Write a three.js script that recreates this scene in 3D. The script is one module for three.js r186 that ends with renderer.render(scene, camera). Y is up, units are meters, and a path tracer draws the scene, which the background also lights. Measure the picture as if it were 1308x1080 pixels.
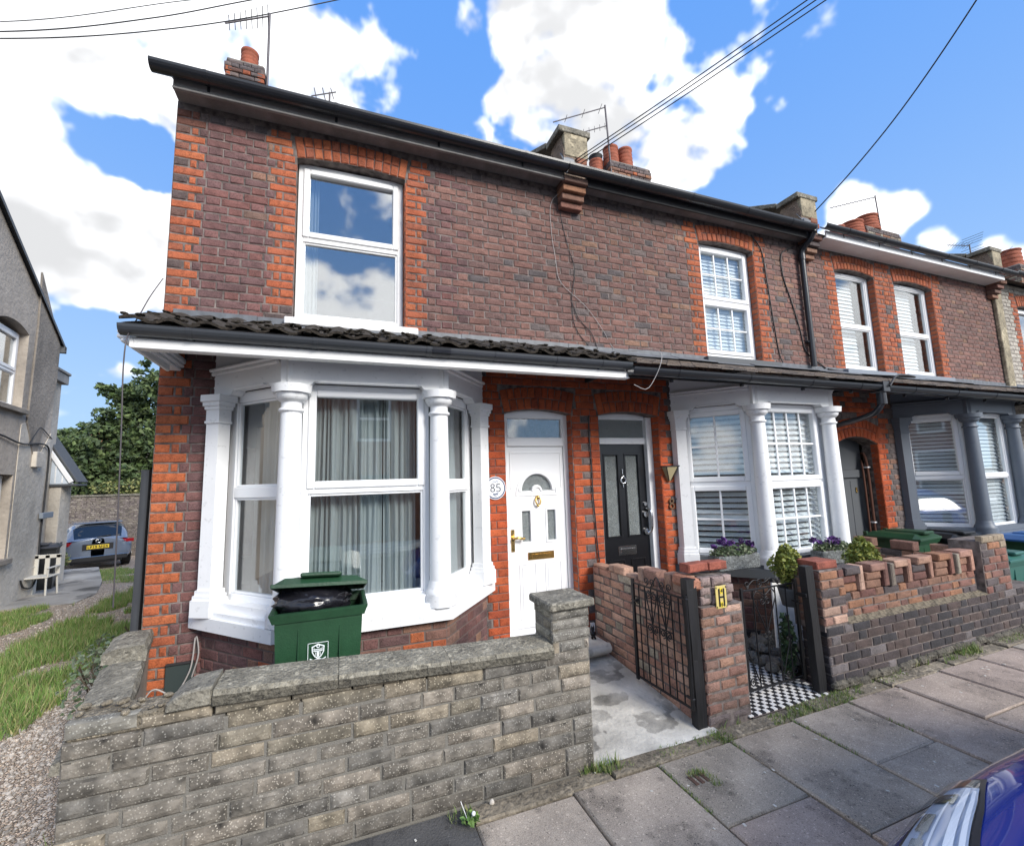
import * as THREE from 'three';
import { mergeGeometries, mergeVertices } from 'three/addons/utils/BufferGeometryUtils.js';
import { FontLoader } from 'three/addons/loaders/FontLoader.js';
import { TextGeometry } from 'three/addons/geometries/TextGeometry.js';

// ------------------------------------------------------------------ camera, sky, sun, exposure
const scene = new THREE.Scene();
const camera = new THREE.PerspectiveCamera(86.67, 1024 / 845, 0.05, 900);
camera.position.set(1.341, 1.859, 4.232);
camera.rotation.order = 'YXZ';
camera.rotation.set(0.12302, -0.36649, -0.02924);
camera.updateMatrixWorld();
const renderer = new THREE.WebGLRenderer({ antialias: true });
renderer.toneMapping = THREE.LinearToneMapping;
renderer.toneMappingExposure = 1.28;
renderer.shadowMap.enabled = true;
const SUN_DIR = new THREE.Vector3(0.36, 0.525, 0.77).normalize();
const sun = new THREE.DirectionalLight(new THREE.Color(1, 0.95, 0.875), 3.8);
sun.position.copy(SUN_DIR).multiplyScalar(60);
sun.castShadow = true; sun.shadow.radius = 42; sun.shadow.mapSize.set(2048, 2048);
Object.assign(sun.shadow.camera, { left: -30, right: 30, top: 30, bottom: -30, near: 1, far: 160 });
scene.add(sun);
const DEG = Math.PI / 180;
function rng(seed) { let s = seed | 0; return () => { s = (s + 0x6d2b79f5) | 0; let t = Math.imul(s ^ (s >>> 15), 1 | s); t = (t + Math.imul(t ^ (t >>> 7), 61 | t)) ^ t; return ((t ^ (t >>> 14)) >>> 0) / 4294967296; }; }
const R0 = rng(7), rr = (a, b, r = R0) => a + (b - a) * r(), pick = (l, r = R0) => l[Math.floor(r() * l.length)];
const clamp = (x, a = 0, b = 1) => Math.min(b, Math.max(a, x)), lerp = (a, b, t) => a + (b - a) * t, smooth = (a, b, x) => { const t = clamp((x - a) / (b - a)); return t * t * (3 - 2 * t); };
function hash3(x, y, z) { let h = Math.imul(x, 374761393) ^ Math.imul(y, 668265263) ^ Math.imul(z, 1274126177); h = Math.imul(h ^ (h >>> 13), 1274126177); return ((h ^ (h >>> 16)) >>> 0) / 4294967296; }
function vn3(x, y, z) {
  const i = Math.floor(x), j = Math.floor(y), k = Math.floor(z); let a = x - i, b = y - j, c = z - k; a = a * a * (3 - 2 * a); b = b * b * (3 - 2 * b); c = c * c * (3 - 2 * c);
  const L = (dj, dk) => { const p = hash3(i, j + dj, k + dk); return p + (hash3(i + 1, j + dj, k + dk) - p) * a; };
  const p = L(0, 0), q = L(0, 1); const p2 = p + (L(1, 0) - p) * b, q2 = q + (L(1, 1) - q) * b; return p2 + (q2 - p2) * c;
}
function fbm3(x, y, z, o) { let s = 0, a = 0.5, n = 0; for (let i = 0; i < o; i++) { s += a * vn3(x, y, z); n += a; a *= 0.5; x = x * 2.03 + 11.3; y = y * 2.03 + 5.7; z = z * 2.03 + 3.1; } return s / n; }
// a partly cloudy summer sky: bright cumulus with blue between
function makeSky() {
  const W = 2048, H = 1024, d = new Float32Array(W * H * 4);
  // cumulus masses by azimuth, elevation, radius (degrees) and strength
  const blobs = [[-27, 37, 15, 1], [-15, 45, 14, 1], [-6, 47, 9.5, 1], [-9, 40.5, 6, .9], [-27, 25, 9, 1], [-20, 23.5, 5.5, .9], [-22, 18.8, 4.6, .8], [-21, 52, 18, 1], [-36, 30, 16, 1], [-22, 9, 4.5, .9], [-27, 9, 6, .8], [-2, 40, 4.2, .55],
    [29, 49.5, 6.5, 1], [33, 44, 8, 1], [38.5, 41, 6, 1], [44.5, 38.4, 4.6, .95], [41.5, 36, 5.5, 1], [33, 38.5, 7, 1], [26, 39, 4.5, .9], [24.5, 42.6, 3.4, .8], [38, 49, 3.2, .7], [22, 37, 5, .8],
    [60, 24.6, 3.0, .95], [57.5, 23.4, 2.6, .8], [62.5, 23.6, 2.4, .7], [66.4, 20.3, 1.5, .5], [4.1, 45.3, 1.0, .35], [16, 30, 9, .7], [50, 16, 8, .7], [75, 10, 9, .8], [5, 22, 12, .8], [17.5, 49.2, 1.6, .35]].map(([a, e, r, w]) => [Math.sin(a * DEG) * Math.cos(e * DEG), Math.sin(e * DEG), -Math.cos(a * DEG) * Math.cos(e * DEG), r * DEG, w]);
  const hole = [[-19.4, 31.2, 2.6, 1.5], [-23.5, 14.2, 2.6, 1.2], [-20, 15.2, 1.8, 1]].map(([a, e, r, w]) => [Math.sin(a * DEG) * Math.cos(e * DEG), Math.sin(e * DEG), -Math.cos(a * DEG) * Math.cos(e * DEG), r * DEG, w]);
  const ax = [Math.sin(22 * DEG) * Math.cos(30 * DEG), Math.sin(30 * DEG), -Math.cos(22 * DEG) * Math.cos(30 * DEG)];
  for (let y = 0; y < H; y++) {
    const el = ((y + 0.5) / H - 0.5) * Math.PI, ce = Math.cos(el), se = Math.sin(el);
    for (let x = 0; x < W; x++) {
      const th = ((x + 0.5) / W - 0.5) * 2 * Math.PI, dx = Math.cos(th) * ce, dz = Math.sin(th) * ce, dy = se, o = (y * W + x) * 4;
      const e = Math.max(dy, 0);
      const h = Math.pow(1 - e, 2.1);
      let r = lerp(0.10, 0.44, h), g = lerp(0.29, 0.63, h), b = lerp(0.75, 0.82, h);
      if (dy > -0.02) {
        const wx = (fbm3(dx * 7 + 50, dy * 7, dz * 7, 3) - .5) * .12, wy = (fbm3(dx * 7, dy * 7 + 80, dz * 7, 3) - .5) * .12, vx = dx + wx * .75, vy = dy + wy * .75, vz = dz + (wx - wy) * .4, vl = Math.hypot(vx, vy, vz), ux = vx / vl, uy = vy / vl, uz = vz / vl, n = fbm3((dx + wx) * 6.5 + 4, (dy + wy) * 8, dz * 6.5 + 9, 7) - 0.5, n2 = fbm3((dx + wx * .5) * 24 + 31, (dy + wy * .5) * 28, dz * 24, 5) - 0.5;
        let cov = -1;
        for (const q of blobs) { const c = ux * q[0] + uy * q[1] + uz * q[2]; if (c > 0.7) { const a = Math.acos(Math.min(1, c)) / q[3]; const v = q[4] * (1.15 - a * a * 1.15); if (v > cov) cov = v; } }
        for (const q of hole) { const c = ux * q[0] + uy * q[1] + uz * q[2]; if (c > 0.9) { const a = Math.acos(Math.min(1, c)) / q[3] + n * 1.6 + n2 * .8; if (a < 1.6) cov = Math.min(cov, cov - q[4] * Math.max(0, 1.25 - a * Math.abs(a) * .8) * 1.4); } }
        const away = smooth(0.62, 0.42, dx * ax[0] + dy * ax[1] + dz * ax[2]);
        const wild = (fbm3(dx * 2.6 + 17, dy * 3.4, dz * 2.6, 4) - 0.5) * 5 - 0.02;
        cov = lerp(clamp(cov, -0.75, 1), clamp(wild, -1, 1), away);
        const den = Math.min(cov, .62) * 0.7 + n * 2.5 + n2 * 1.15 + .02, a0 = clamp(den / .42 + .04), a = Math.pow(a0 * a0 * (3 - 2 * a0), .75);
        if (a > 0) {
          const thick = smooth(0.12, .85, clamp(cov, 0, 1) * .45 - n2 * .9 + (fbm3((dx + wx) * 5 + 3, (dy + wy) * 11, dz * 5 + 8, 5) - .5) * 2.4);
          const face = 0.5 + 0.25 * (dx * SUN_DIR.x + dz * SUN_DIR.z) / Math.hypot(SUN_DIR.x, SUN_DIR.z) / Math.max(ce, .2) * ce;   // the sunlit sides of the clouds opposite the sun are brighter
          const l = lerp(1.0, 1.6, face) * (1 - 0.46 * thick);
          r = lerp(r, l, a); g = lerp(g, l * 1.01, a); b = lerp(b, l * 1.03, a);
        }
      }
      d[o] = r; d[o + 1] = g; d[o + 2] = b; d[o + 3] = 1;
    }
  }
  const t = new THREE.DataTexture(d, W, H, THREE.RGBAFormat, THREE.FloatType);
  t.mapping = THREE.EquirectangularReflectionMapping; t.magFilter = t.minFilter = THREE.LinearFilter; t.needsUpdate = true; return t;
}
scene.background = makeSky();
scene.environment = scene.background;

// ------------------------------------------------------------------ textures and materials
function h2(i, j, s) { return hash3(i, j, s * 7919 + 13); }
function vt(x, y, p, s) { const i = Math.floor(x), j = Math.floor(y); let a = x - i, b = y - j; a = a * a * (3 - 2 * a); b = b * b * (3 - 2 * b); const m = (k) => ((k % p) + p) % p; const q = h2(m(i), m(j), s), w = h2(m(i + 1), m(j), s), e = h2(m(i), m(j + 1), s), r = h2(m(i + 1), m(j + 1), s); return lerp(lerp(q, w, a), lerp(e, r, a), b); }
function ft(u, v, p, o, s) { let t = 0, a = .5, n = 0; for (let i = 0; i < o; i++) { t += a * vt(u * p, v * p, p, s + i); n += a; a *= .5; p *= 2; } return t / n; }
function cells(u, v, p, s) { const x = u * p, y = v * p, i = Math.floor(x), j = Math.floor(y); let d1 = 9, d2 = 9, id = 0; for (let a = -1; a < 2; a++) for (let b = -1; b < 2; b++) { const m = (k) => ((k % p) + p) % p, ii = m(i + a), jj = m(j + b), cx = i + a + h2(ii, jj, s), cy = j + b + h2(ii, jj, s + 1), d = Math.hypot(cx - x, cy - y); if (d < d1) { d2 = d1; d1 = d; id = h2(ii, jj, s + 2); } else if (d < d2) d2 = d; } return [d1, d2, id]; }
function tex(n, f) {
  const d = new Uint8Array(n * n * 4);
  for (let y = 0; y < n; y++) for (let x = 0; x < n; x++) { const c = f(x / n, y / n), o = (y * n + x) * 4; if (typeof c === 'number') d[o] = d[o + 1] = d[o + 2] = clamp(c) * 255; else { d[o] = clamp(c[0]) * 255; d[o + 1] = clamp(c[1]) * 255; d[o + 2] = clamp(c[2]) * 255; } d[o + 3] = 255; }
  const t = new THREE.DataTexture(d, n, n); t.wrapS = t.wrapT = THREE.RepeatWrapping; t.magFilter = THREE.LinearFilter; t.minFilter = THREE.LinearMipmapLinearFilter; t.generateMipmaps = true; t.needsUpdate = true; return t;
}
const T = {
  brick: tex(512, (u, v) => { const g = ft(u, v, 6, 6, 1), f = ft(u, v, 64, 3, 9), k = smooth(.62, .7, ft(u, v, 48, 2, 14)); return clamp(.86 + (g - .5) * .75 + (f - .5) * .35 - k * .2); }),
  brickB: tex(512, (u, v) => { const g = ft(u, v, 16, 6, 21), k = smooth(.6, .72, ft(u, v, 60, 2, 24)); return g - k * .5; }),
  speck: tex(512, (u, v) => { const g = ft(u, v, 8, 6, 31), c = cells(u, v, 46, 33), w = c[2] > .72 && c[0] < .26 + .2 * (c[2] - .72) ? 1 : 0; const dk = smooth(.55, .7, ft(u, v, 4, 4, 36)), b = .57 + (g - .5) * .8 - dk * .16; return w ? [1, 1, .98] : [b * 1.02, b * .985, b * .945]; }),
  rough: tex(512, (u, v) => ft(u, v, 12, 7, 41)),
  slab: tex(512, (u, v) => { const gum = cells(u, v, 9, 57), st = smooth(.56, .7, ft(u, v, 3, 4, 58)), g = ft(u, v, 4, 5, 51) + (gum[2] > .75 && gum[0] < .1 ? .35 : 0) - st * .25 - (gum[2] < .12 ? .3 * smooth(.3, .1, gum[0]) : 0), f = h2(Math.floor(u * 256), Math.floor(v * 256), 52), f2 = h2(Math.floor(u * 128), Math.floor(v * 128), 55), w = f2 > .985 ? .35 : f2 < .02 ? -.25 : 0; return .56 + (g - .5) * .45 + (f - .5) * .3 + w; }),
  conc: tex(512, (u, v) => { const g = ft(u, v, 3, 6, 61), k = smooth(.52, .62, ft(u, v, 5, 5, 64)), f = h2(Math.floor(u * 256), Math.floor(v * 256), 66); const b = .66 + (g - .5) * .75 - k * .28 + (f - .5) * .1; return [b, b * .995, b * .97]; }),
  gravel: tex(1024, (u, v) => { const c = cells(u, v, 72, 71), e = smooth(.02, .22, c[1] - c[0]), b = (.38 + c[2] * .6) * (.35 + .65 * e) * (1.15 - c[0] * .4), k = h2(Math.floor(c[2] * 999), 3, 5); return k < .12 ? [b, b * .99, b * .97] : [b, b * (.86 + k * .08), b * (.72 + k * .16)]; }),
  gravelB: tex(1024, (u, v) => { const c = cells(u, v, 72, 71); return smooth(0, .35, c[1] - c[0]) * (1 - c[0] * .5); }),
  render: tex(512, (u, v) => { const g = ft(u, v, 2, 6, 81), s = ft(u, v * .25, 8, 4, 84), f = ft(u, v, 40, 3, 86); return .62 + (g - .5) * .55 + (s - .5) * .25 + (f - .5) * .12; }),
  paint: tex(512, (u, v) => { const g = ft(u, v, 3, 5, 91), k = smooth(.68, .8, ft(u, v, 30, 4, 95)); return .97 - (g - .4) * .10 - k * .13; }),
  lichen: tex(512, (u, v) => { const g = ft(u, v, 6, 6, 101), k = smooth(.56, .7, ft(u, v, 22, 5, 104)) * smooth(.42, .58, ft(u, v, 4, 3, 106)), d = smooth(.56, .7, ft(u, v, 34, 4, 108)), f = ft(u, v, 90, 2, 109); const b = .42 + (g - .5) * .5 + k * .34 - d * .14 + (f - .5) * .3; return [b, b * .97, b * .88]; }),
  wood: tex(512, (u, v) => { const w = ft(u * 1, v * .08, 24, 4, 111); return .5 + (w - .5) * .9; }),
  fine: tex(256, (u, v) => ft(u, v, 32, 3, 121)),
  ripple: tex(256, (u, v) => { const a = ft(u, v, 10, 3, 131); return .5 + .5 * Math.sin((a * 7 + ft(u, v, 5, 2, 135) * 5) * 6.28); }),
};
function rep(t, s, s2) { const c = t.clone(); c.repeat.set(s, s2 ?? s); c.needsUpdate = true; return c; }
// s = repeats of the colour map per metre
function mat(c, rough = .8, o = {}) {
  const P = o.phys ? THREE.MeshPhysicalMaterial : THREE.MeshStandardMaterial, m = new P({ roughness: rough, metalness: o.metal ?? 0 });
  m.color.setRGB(c[0], c[1], c[2]);
  if (o.map) m.map = rep(o.map, o.s ?? 1, o.sy); if (o.bump) { m.bumpMap = rep(o.bump, o.bs ?? o.s ?? 1); m.bumpScale = o.h ?? .003; }
  if (o.vc) m.vertexColors = true; if (o.side) m.side = THREE.DoubleSide;
  if (o.phys) Object.assign(m, o.phys); return m;
}
const M = {
  mortar: mat([.27, .225, .205], .95, { map: T.rough, s: 2, bump: T.fine, bs: 6, h: .002 }), mortarDark: mat([.13, .1, .09], .95), mortarGrey: mat([.17, .16, .14], .95, { bump: T.fine, bs: 6, h: .003 }),
  brickMix: mat([1, 1, 1], .9, { vc: 1, map: T.brick, s: 2.3, bump: T.brickB, bs: 3, h: .004 }),
  stoneMix: mat([1, 1, 1], .95, { vc: 1, map: T.speck, s: 2, bump: T.rough, bs: 3, h: .008 }),
  white: mat([.80, .81, .82], .42, { map: T.paint, s: 1.3, bump: T.fine, bs: 2, h: .0006 }), upvc: mat([.82, .83, .84], .25), upvcOld: mat([.8, .8, .79], .3, { map: T.paint, s: 3 }),
  grime: mat([.8, .8, .79], .5, { map: T.paint, s: 4 }), fasciaOld: mat([.42, .40, .38], .6, { map: T.render, s: 1.5 }), soffit: mat([.34, .32, .31], .7, { map: T.render, s: 2 }),
  black: mat([.012, .013, .017], .35), gutterBlack: mat([.018, .02, .025], .3), gutterGrey: mat([.045, .05, .058], .35), iron: mat([.012, .012, .014], .45, { metal: .3 }), dark: mat([.02, .02, .022], .7),
  greyPaint: mat([.12, .142, .175], .5, { map: T.paint, s: 2 }), greyLight: mat([.2, .23, .27], .5, { map: T.paint, s: 2 }), slate: mat([.075, .082, .09], .6), lead: mat([.22, .24, .27], .5, { map: T.render, s: 2 }),
  glass: mat([.93, .96, .97], .02, { phys: { transmission: 1, thickness: 0, ior: 2.1, specularIntensity: 1 } }), glassUp: mat([.93, .96, .97], .02, { phys: { transmission: 1, thickness: 0, ior: 3, specularIntensity: 1 } }), obscure: mat([.8, .86, .86], .18, { bump: T.ripple, bs: 5, h: .006, phys: { transmission: .75, thickness: 0, ior: 1.6 } }),
  room: mat([.3, .28, .25], .9), floorIn: mat([.12, .08, .05], .7), net: mat([.52, .56, .555], .95, { side: 1, phys: { transmission: .35, thickness: 0 } }), slat: mat([.78, .79, .8], .5),
  brass: mat([.75, .5, .17], .25, { metal: 1 }), chrome: mat([.75, .76, .78], .18, { metal: 1 }), doorBlack: mat([.006, .006, .008], .3), terracotta: mat([.34, .095, .05], .85, { map: T.brick, s: 2 }),
  moss: mat([.028, .022, .014], 1, { bump: T.rough, bs: 8, h: .02 }), tileDark: mat([.075, .062, .052], .95, { map: T.lichen, s: 3, bump: T.rough, bs: 5, h: .006 }), tileBrown: mat([.15, .125, .105], .9, { map: T.lichen, s: 3 }), clay: mat([.11, .045, .028], .9),
  coping: mat([.43, .41, .365], .95, { map: T.lichen, s: 2, bump: T.rough, bs: 4, h: .012 }), conc: mat([.76, .735, .68], .95, { map: T.conc, s: 1.5, bump: T.rough, bs: 4, h: .006 }), asphalt: mat([.135, .13, .125], .95, { map: T.slab, s: 2, bump: T.fine, bs: 4, h: .004 }), asphaltRoad: mat([.1, .1, .1], .95, { map: T.slab, s: 2, bump: T.fine, bs: 4, h: .004 }),
  gravel: mat([.86, .755, .65], 1, { map: T.gravel, s: .8, bump: T.gravelB, bs: .8, h: .012 }), soil: mat([.05, .04, .03], 1, { bump: T.rough, bs: 3, h: .03 }),
  render: mat([.66, .585, .50], .95, { map: T.render, s: .35, bump: T.rough, bs: 1.5, h: .01 }), renderPale: mat([.84, .775, .675], .95, { map: T.render, s: .35, bump: T.rough, bs: 1.5, h: .01 }), renderDark: mat([.44, .39, .335], .95, { map: T.render, s: .5, bump: T.rough, bs: 2, h: .01 }),
  postBlack: mat([.012, .012, .015], .6, { map: T.wood, s: 2, bump: T.wood, bs: 2, h: .004 }), pebble: mat([1, 1, 1], .9, { vc: 0 }), greyWood: mat([.055, .06, .07], .75, { map: T.wood, s: 1 }),
  leaf: mat([1, 1, 1], .7, { vc: 1, side: 1, phys: { transmission: .25, thickness: 0 } }), bark: mat([.09, .07, .05], .95, { bump: T.wood, bs: 2, h: .02 }), cable: mat([.02, .02, .022], .6), cableWhite: mat([.38, .36, .35], .6), aerial: mat([.09, .08, .085], .5, { metal: .4 }),
  cream: mat([.62, .55, .42], .9, { map: T.lichen, s: 1 }), plaque: null,
};
// ------------------------------------------------------------------ geometry helpers
function tri(list) { const p = new Float32Array(list.length * 9); list.forEach((t, i) => t.forEach((v, k) => { p[i * 9 + k * 3] = v[0]; p[i * 9 + k * 3 + 1] = v[1]; p[i * 9 + k * 3 + 2] = v[2]; })); const g = new THREE.BufferGeometry(); g.setAttribute('position', new THREE.BufferAttribute(p, 3)); g.computeVertexNormals(); return g; }
function quads(list) { const l = []; for (const [a, b, c, d] of list) l.push([a, b, c], [a, c, d]); return tri(l); }
// chamfered box, centred
function cb(w, h, d, c = .004) {
  c = Math.min(c, w * .3, h * .3, d * .3); const X = w / 2, Y = h / 2, Z = d / 2, l = [];
  const P = (sx, sy, sz, ax) => [sx * (X - (ax === 0 ? 0 : c)), sy * (Y - (ax === 1 ? 0 : c)), sz * (Z - (ax === 2 ? 0 : c))];
  const q = (a, b, e, f) => { l.push([a, b, e], [a, e, f]); };
  for (const s of [1, -1]) {
    const o = (a, b, e, f) => (s > 0 ? q(a, b, e, f) : q(f, e, b, a));
    o(P(s, -1, 1, 0), P(s, -1, -1, 0), P(s, 1, -1, 0), P(s, 1, 1, 0)); o(P(-1, s, 1, 1), P(1, s, 1, 1), P(1, s, -1, 1), P(-1, s, -1, 1)); o(P(-1, -1, s, 2), P(1, -1, s, 2), P(1, 1, s, 2), P(-1, 1, s, 2));
  }
  for (const a of [1, -1]) for (const b of [1, -1]) {
    const f = (k, p1, p2, p3, p4) => (k > 0 ? q(p1, p2, p3, p4) : q(p4, p3, p2, p1));
    f(a * b, P(a, b, -1, 0), P(a, b, -1, 1), P(a, b, 1, 1), P(a, b, 1, 0)); f(a * b, P(-1, a, b, 1), P(-1, a, b, 2), P(1, a, b, 2), P(1, a, b, 1)); f(a * b, P(a, -1, b, 2), P(a, -1, b, 0), P(a, 1, b, 0), P(a, 1, b, 2));
    for (const e of [1, -1]) { const t = [P(a, b, e, 0), P(a, b, e, 1), P(a, b, e, 2)]; l.push(a * b * e > 0 ? t : t.reverse()); }
  }
  return tri(l);
}
const _m = new THREE.Matrix4(), _e = new THREE.Euler();
function at(g, x, y, z, ry = 0, rx = 0, rz = 0) { _e.set(rx, ry, rz, 'YXZ'); _m.makeRotationFromEuler(_e); _m.setPosition(x, y, z); return g.applyMatrix4(_m); }
// box by its limits
function bl(x0, x1, y0, y1, z0, z1, c = .004) { return at(cb(x1 - x0, y1 - y0, z1 - z0, c), (x0 + x1) / 2, (y0 + y1) / 2, (z0 + z1) / 2); }
function plain(g) { g = g.index ? g.toNonIndexed() : g; for (const k of Object.keys(g.attributes)) if (k !== 'position' && k !== 'normal' && k !== 'color') g.deleteAttribute(k); if (!g.attributes.normal) g.computeVertexNormals(); return g; }
function boxUV(g) {
  const p = g.attributes.position, n = g.attributes.normal, u = new Float32Array(p.count * 2);
  for (let i = 0; i < p.count; i += 3) {
    let ax = 0, ay = 0, az = 0; for (let k = 0; k < 3 && i + k < p.count; k++) { ax += Math.abs(n.getX(i + k)); ay += Math.abs(n.getY(i + k)); az += Math.abs(n.getZ(i + k)); }
    for (let k = 0; k < 3 && i + k < p.count; k++) { const x = p.getX(i + k), y = p.getY(i + k), z = p.getZ(i + k), o = (i + k) * 2; if (ay > ax && ay > az) { u[o] = x; u[o + 1] = z; } else if (ax > az) { u[o] = z + 7.3; u[o + 1] = y; } else { u[o] = x; u[o + 1] = y; } }
  }
  g.setAttribute('uv', new THREE.BufferAttribute(u, 2)); return g;
}
function mg(l) { l = [].concat(l).map(plain); const c = l.some((g) => g.attributes.color); if (c) for (const g of l) if (!g.attributes.color) paintG(g, [1, 1, 1]); return boxUV(l.length > 1 ? mergeGeometries(l) : l[0]); }
function paintG(g, c) { const n = g.attributes.position.count, a = new Float32Array(n * 3); for (let i = 0; i < n; i++) { a[i * 3] = c[0]; a[i * 3 + 1] = c[1]; a[i * 3 + 2] = c[2]; } g.setAttribute('color', new THREE.BufferAttribute(a, 3)); return g; }
function tube(pts, r, seg, rad = 6, closed = false) { const c = new THREE.CatmullRomCurve3(pts.map((p) => new THREE.Vector3(...p)), closed); return new THREE.TubeGeometry(c, seg ?? Math.max(2, pts.length * 4), r, rad, closed); }
function rod(a, b, r, rad = 6, r2 = r) { const A = new THREE.Vector3(...a), B = new THREE.Vector3(...b), d = B.clone().sub(A), g = new THREE.CylinderGeometry(r2, r, d.length(), rad); g.applyQuaternion(new THREE.Quaternion().setFromUnitVectors(new THREE.Vector3(0, 1, 0), d.normalize())); const m = A.add(B).multiplyScalar(.5); return g.translate(m.x, m.y, m.z); }
function lathe(pr, n = 20) { return new THREE.LatheGeometry(pr.map((p) => new THREE.Vector2(p[0], p[1])), n); }
function ext(pts, d, o = {}) { const s = new THREE.Shape(pts.map((p) => new THREE.Vector2(p[0], p[1]))); return new THREE.ExtrudeGeometry(s, { depth: d, bevelEnabled: !!o.b, bevelSize: o.b ?? 0, bevelThickness: o.b ?? 0, bevelOffset: -(o.b ?? 0), bevelSegments: 1, curveSegments: o.cs ?? 10 }); }
// extrude a section given in (z, y) along x from x0 to x1
function along(sec, x0, x1, b) { const g = ext(sec, x1 - x0, { b }); g.rotateY(Math.PI / 2); g.scale(1, 1, -1); const p = g.index; flip(g); return g.translate(x0, 0, 0); }
function flip(g) { if (g.index) { const a = g.index.array; for (let i = 0; i < a.length; i += 3) { const t = a[i]; a[i] = a[i + 1]; a[i + 1] = t; } } else { for (const k of Object.keys(g.attributes)) { const A = g.attributes[k], s = A.itemSize; for (let i = 0; i < A.count; i += 3) for (let c = 0; c < s; c++) { const t = A.array[i * s + c]; A.array[i * s + c] = A.array[(i + 1) * s + c]; A.array[(i + 1) * s + c] = t; } } } g.computeVertexNormals(); return g; }
// a wall-face frame: origin (ox, oz), facing angle a; local x along the face, y up, z outwards
function frame(ox, oz, a = 0, oy = 0) { return new THREE.Matrix4().makeRotationY(a).setPosition(ox, oy, oz); }
function onFace(l, F) { return [].concat(l).map((g) => { g.applyMatrix4(F); return g; }); }

const FONT = await new FontLoader().loadAsync('fonts/droid/droid_sans_bold.typeface.json'), FONTR = await new FontLoader().loadAsync('fonts/droid/droid_sans_regular.typeface.json');
function text(s, size, x, y, z, o = {}) { const g = new TextGeometry(s, { font: o.thin ? FONTR : FONT, size, depth: o.d ?? .0015, curveSegments: 5 }); if (o.mid) { g.computeBoundingBox(); g.translate(-(g.boundingBox.max.x + g.boundingBox.min.x) / 2, 0, 0); } if (o.sx) g.scale(o.sx, 1, 1); return g.translate(x, y, z); }

// ------------------------------------------------------------------ things and parts
const used = {};
function numbered(n) { used[n] = (used[n] ?? -1) + 1; return used[n] ? `${n}_${String(used[n]).padStart(3, '0')}` : n; }
function tag(o, label, category, group) { o.userData = { label, category }; if (group) o.userData.group = group; return o; }
function thing(name, label, category, pos = [0, 0, 0], group) { const o = new THREE.Group(); o.name = numbered(name); o.position.set(...pos); o.userData = { label, category }; if (group) o.userData.group = group; scene.add(o); return o; }
// a part whose geometry is in world coordinates, whatever its parent's base is
function part(parent, name, geos, m, label) { const o = new THREE.Mesh(mg(geos), m); o.name = name; o.castShadow = o.receiveShadow = true; if (parent.isGroup && parent.parent === scene) o.position.copy(parent.position).negate(); parent.add(o); if (label) o.userData.label = label; return o; }
function solo(name, geos, m, label, category, group) { const o = new THREE.Mesh(mg(geos), m); o.name = numbered(name); o.castShadow = o.receiveShadow = true; tag(o, label, category, group); scene.add(o); return o; }
function struct(name, geos, m) { const o = new THREE.Mesh(mg(geos), m); o.name = numbered(name); o.castShadow = o.receiveShadow = true; o.userData.kind = 'structure'; scene.add(o); return o; }
function stuffPart(parent, name, geos, m) { const o = part(parent, name, geos, m); o.userData.kind = 'stuff'; return o; }

// ------------------------------------------------------------------ bricks, stones
const TONE = {
  orange: [[.46, .125, .045], [.42, .108, .042], [.49, .145, .055], [.36, .10, .05], [.47, .12, .04]],
  quoinUp: [[.44, .12, .05], [.38, .11, .055], [.47, .14, .055], [.30, .10, .06], [.42, .105, .045]],
  sooty: [[.14, .075, .06], [.2, .085, .06], [.33, .1, .05], [.42, .12, .055], [.1, .07, .065]],
  door: [[.46, .095, .032], [.41, .085, .03], [.50, .11, .036], [.36, .075, .032], [.48, .09, .028]],
  purple: [[.18, .086, .08], [.14, .08, .08], [.215, .10, .09], [.16, .09, .09], [.12, .072, .072], [.2, .082, .068]],
  pink: [[.24, .13, .108], [.2, .108, .092], [.27, .14, .112], [.18, .102, .09], [.225, .11, .088], [.155, .098, .09]],
  grey: [[.15, .12, .115], [.12, .1, .1], [.18, .14, .13]],
  red: [[.25, .135, .095], [.21, .11, .085], [.28, .16, .11], [.19, .115, .09], [.26, .15, .115]],
  party: [[.46, .27, .19], [.40, .22, .16], [.52, .32, .23], [.34, .19, .145], [.44, .29, .22], [.56, .36, .27]],
  blue: [[.05, .042, .045], [.065, .05, .05], [.042, .038, .042], [.08, .056, .05]],
  mixed: [[.24, .11, .08], [.2, .1, .08], [.1, .08, .08], [.28, .15, .1], [.17, .075, .06], [.33, .16, .09]],
  stone: [[.33, .305, .265], [.30, .28, .245], [.40, .36, .305], [.235, .225, .205], [.315, .29, .25], [.36, .345, .315]],
  buff: [[.38, .335, .255], [.35, .31, .24], [.41, .36, .28], [.32, .29, .23]],
  stock: [[.3, .26, .2], [.24, .2, .16], [.35, .3, .22], [.19, .16, .135], [.28, .21, .16]],
};
for (const k of ['purple', 'pink', 'quoinUp', 'orange']) { const a = [0, 1, 2].map((i) => TONE[k].reduce((s, c) => s + c[i], 0) / TONE[k].length); TONE[k] = TONE[k].map((c) => c.map((v, i) => lerp(a[i], v, .62))); }
const toneMats = new Map(), geoCache = new Map();
function toneMat(c, stone) { const k = c.join() + stone; if (!toneMats.has(k)) toneMats.set(k, stone ? mat(c, .95, { map: T.speck, s: 2, bump: T.rough, bs: 3, h: .008 }) : mat(c, .9, { map: T.brick, s: 2.3, bump: T.brickB, bs: 3, h: .004 })); return toneMats.get(k); }
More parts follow.
